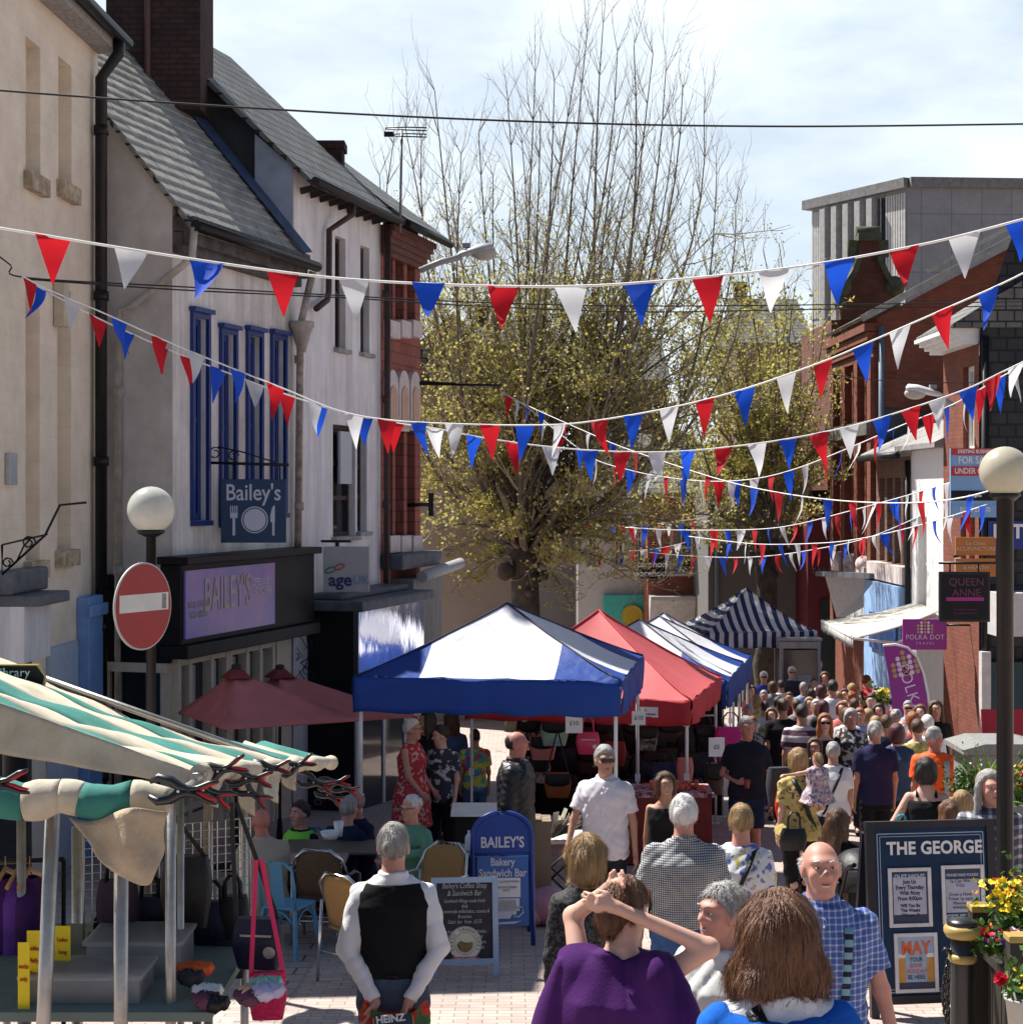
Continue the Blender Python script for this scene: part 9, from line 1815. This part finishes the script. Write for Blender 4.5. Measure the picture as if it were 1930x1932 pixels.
# ---- the crowd down the street: head px, top py, depth, yaw, hair, top colour and label
def cl(n, c): return C('cloth_'+n, c)
W_, K_, G_, P_, R_c, B_, Y_, T_ = M_WHT, M_BLK, cl('grey', (.20, .20, .21)), cl('coral', (.60, .17, .15)), cl('maroon', (.13, .02, .035)), cl('royal_blue', (.02, .045, .26)), M_YEL2, cl('light_blue', (.28, .40, .62))
M_SUIT = cl('charcoal_suit', (.04, .04, .045))
p = person('white haired man in sunglasses and a dark suit by the phone box', 1494, 1258, 36.5, 176, skin='pink', hair=('short', 'white'), glasses='sun', top=dict(m=T_, sleeve='long', collar=True), over=dict(m=M_SUIT, sleeve='long', hem=.44, wide=.008), bottom=dict(m=M_SUIT), fat=1.1)
CROWD = [(1441, 1267, 35.5, 172, 'short', 'white', B_, 1, 'white haired woman in sunglasses and a royal blue jacket left of the suited man'), (1419, 1294, 33, 170, 'bob', 'brown', P_, 1, 'brown haired woman at the corner of the far blue gazebo'), (1427, 1312, 29.5, 0, 'bob', 'blonde', Y_, 1, 'light haired woman in a yellow top by the blue gazebo'), (1441, 1303, 31.5, 175, 'short', 'grey', T_, 1, 'older woman with glasses between the blue jacket and yellow top'), (1443, 1323, 27.6, 4, 'crop', 'dark', W_, 0, 'man in a plain white T shirt seen from behind by the gazebo'), (1420, 1352, 25.2, 165, 'short', 'ginger', M_BW, 1, 'ginger haired woman in glasses behind the black polo man'), (1469, 1314, 27.2, -60, 'crop', 'dark', R_c, 0, 'dark haired man in profile facing right'),
 (1489, 1306, 31, 172, 'bun', 'brown', R_c, 1, 'woman with tied back hair below the suited man'), (1503, 1320, 28.2, 5, 'short', 'brown', G_, 0, 'brown haired man seen from behind right of the dark profile'), (1556, 1268, 34.5, 172, 'bob', 'brown', W_, 1, 'girl in a white top walking towards the camera'), (1544, 1243, 39, 178, 'crop', 'dark', M_BLK, 0, 'dark haired man at the top of the crowd by the maroon shop'), (1571, 1284, 29, 4, 'short', 'dark', W_, 0, 'broad man in a white T shirt in the middle of the crowd'), (1550, 1292, 31, 10, 'bob', 'plum', P_, 1, 'woman with dark red hair and a coral top seen from behind'), (1553, 1322, 27.6, 3, 'bob', 'plum', M_BLK, 1, 'woman with plum hair in black behind the ginger woman'), (1540, 1320, 28, 172, 'short', 'white', G_, 1, 'white haired person glimpsed between two heads'), (1589, 1324, 26.4, 165, 'bob', 'ginger', P_, 1, 'woman with copper hair and a coral T shirt'), (1612, 1318, 26.8, 0, 'crop', 'brown', W_, 0, 'man with cropped brown hair in a white T shirt and dark collar'), (1608, 1290, 33, 8, 'long', 'blonde', G_, 1, 'woman with long pale blonde hair at the back of the crowd'),
 (1606, 1306, 30, 0, 'curly', 'ginger', P_, 1, 'curly copper haired woman seen from behind'), (1634, 1274, 33.5, -70, 'crop', 'brown', R_c, 0, 'man in a maroon T shirt facing right at the edge of the crowd'), (1627, 1304, 30.5, -20, 'short', 'dark', R_c, 0, 'dark haired person in maroon beneath the maroon man'), (1644, 1309, 27.5, 165, 'short', 'dark', M_BLK, 0, 'young dark haired man in black facing the camera'), (1658, 1328, 26, 170, 'bob', 'dark', M_BLK, 1, 'young dark haired woman looking at the camera'), (1686, 1312, 29, -50, 'short', 'dark', R_c, 0, 'dark haired man looking right under the feather banner'), (1706, 1306, 30, 150, 'short', 'dark', G_, 0, 'man in dark grey with his back to the banner'), (1713, 1322, 26.5, 172, 'crop', 'grey', T_, 0, 'bald man in sunglasses and a light blue shirt'), (1737, 1330, 25.4, 160, 'bob', 'auburn', R_c, 1, 'woman with sunglasses pushed up in her wavy hair'), (1765, 1322, 24, 176, 'long', 'brown', M_BLK, 1, 'tall young woman with very long brown hair and a black jacket'),
 (1652, 1352, 23.5, 5, 'short', 'blonde', W_, 0, 'fair haired person in a white top left of the navy polo man'), (1672, 1350, 22.6, -10, 'short', 'brown', M_NAVY, 0, 'brown haired man just beyond the navy polo man'), (1703, 1358, 22.8, 5, 'fringe', 'white', G_, 0, 'bald white haired man in a grey shirt seen from behind'), (1731, 1358, 21.6, 0, 'short', 'brown', Y_, 1, 'woman with short brown hair in a yellow and white top seen from behind'), (1530, 1300, 32, 0, 'bob', 'dark', G_, 1, 'dark haired woman glimpsed behind the striped shirt man'), (1412, 1330, 27, 150, 'short', 'grey', W_, 1, 'grey haired woman half hidden behind the near corner of the blue gazebo'), (1458, 1286, 34, 10, 'bob', 'brown', G_, 1, 'brown haired woman below the royal blue jacket'), (1474, 1284, 35, 4, 'short', 'dark', W_, 0, 'dark haired man in white at the left of the suited man'), (1516, 1288, 33.5, 0, 'short', 'grey', T_, 0, 'grey haired man in light blue at the right of the suited man'), (1527, 1316, 29.4, 175, 'bob', 'blonde', P_, 1, 'blonde woman in coral facing the camera in mid crowd'), (1536, 1280, 36.5, 176, 'short', 'brown', W_, 0, 'brown haired man in white far back by the maroon shop'), (1581, 1306, 30.5, 6, 'long', 'blonde', W_, 1, 'long haired blonde woman in white in mid crowd'), (1598, 1336, 25.6, 0, 'bob', 'brown', W_, 1, 'brown bobbed woman in white just beyond the patterned blouse'), (1622, 1336, 25, 172, 'short', 'ginger', T_, 0, 'ginger man in light blue facing the camera'), (1638, 1338, 25.2, 4, 'bob', 'blonde', P_, 1, 'blonde woman in coral seen from behind near the navy polo man'), (1668, 1306, 31, 174, 'bob', 'blonde', W_, 1, 'blonde woman in white below the feather banner'), (1690, 1340, 25, 0, 'curly', 'grey', T_, 1, 'grey curly haired woman in light blue seen from behind'), (1722, 1344, 23.6, -8, 'bob', 'ginger', P_, 1, 'ginger haired woman in coral beyond the yellow and white top'), (1750, 1350, 22.4, 0, 'short', 'white', W_, 0, 'white haired man in white just beyond the orange vest man'), (1455, 1336, 26.2, 175, 'bob', 'auburn', Y_, 1, 'auburn haired woman in yellow beside the white T shirt man'), (1566, 1306, 30, 178, 'short', 'dark', T_, 0, 'dark haired man in light blue facing the camera in mid crowd'), (1593, 1300, 32, 172, 'bob', 'plum', P_, 1, 'woman with red hair facing the camera far back in the crowd')]
for (px, py, d, yw, hs, hcol, m_, fem, lb) in CROWD:
    person(lb, px, py, d, yw, skin=['fair', 'tan', 'pink'][int(px) % 3], hair=(hs, hcol), fem=bool(fem), glasses='sun' if 'sunglasses and' in lb else None, top=dict(m=m_, sleeve='long' if m_ in (B_, G_) else 'short', wide=.006), bottom=dict(m=[M_JEAN, M_DKJ, M_BLK][int(px) % 3]), fat=1.0+.12*(int(px*3) % 3)/2, group='crowd walking down the street', stride=.06)
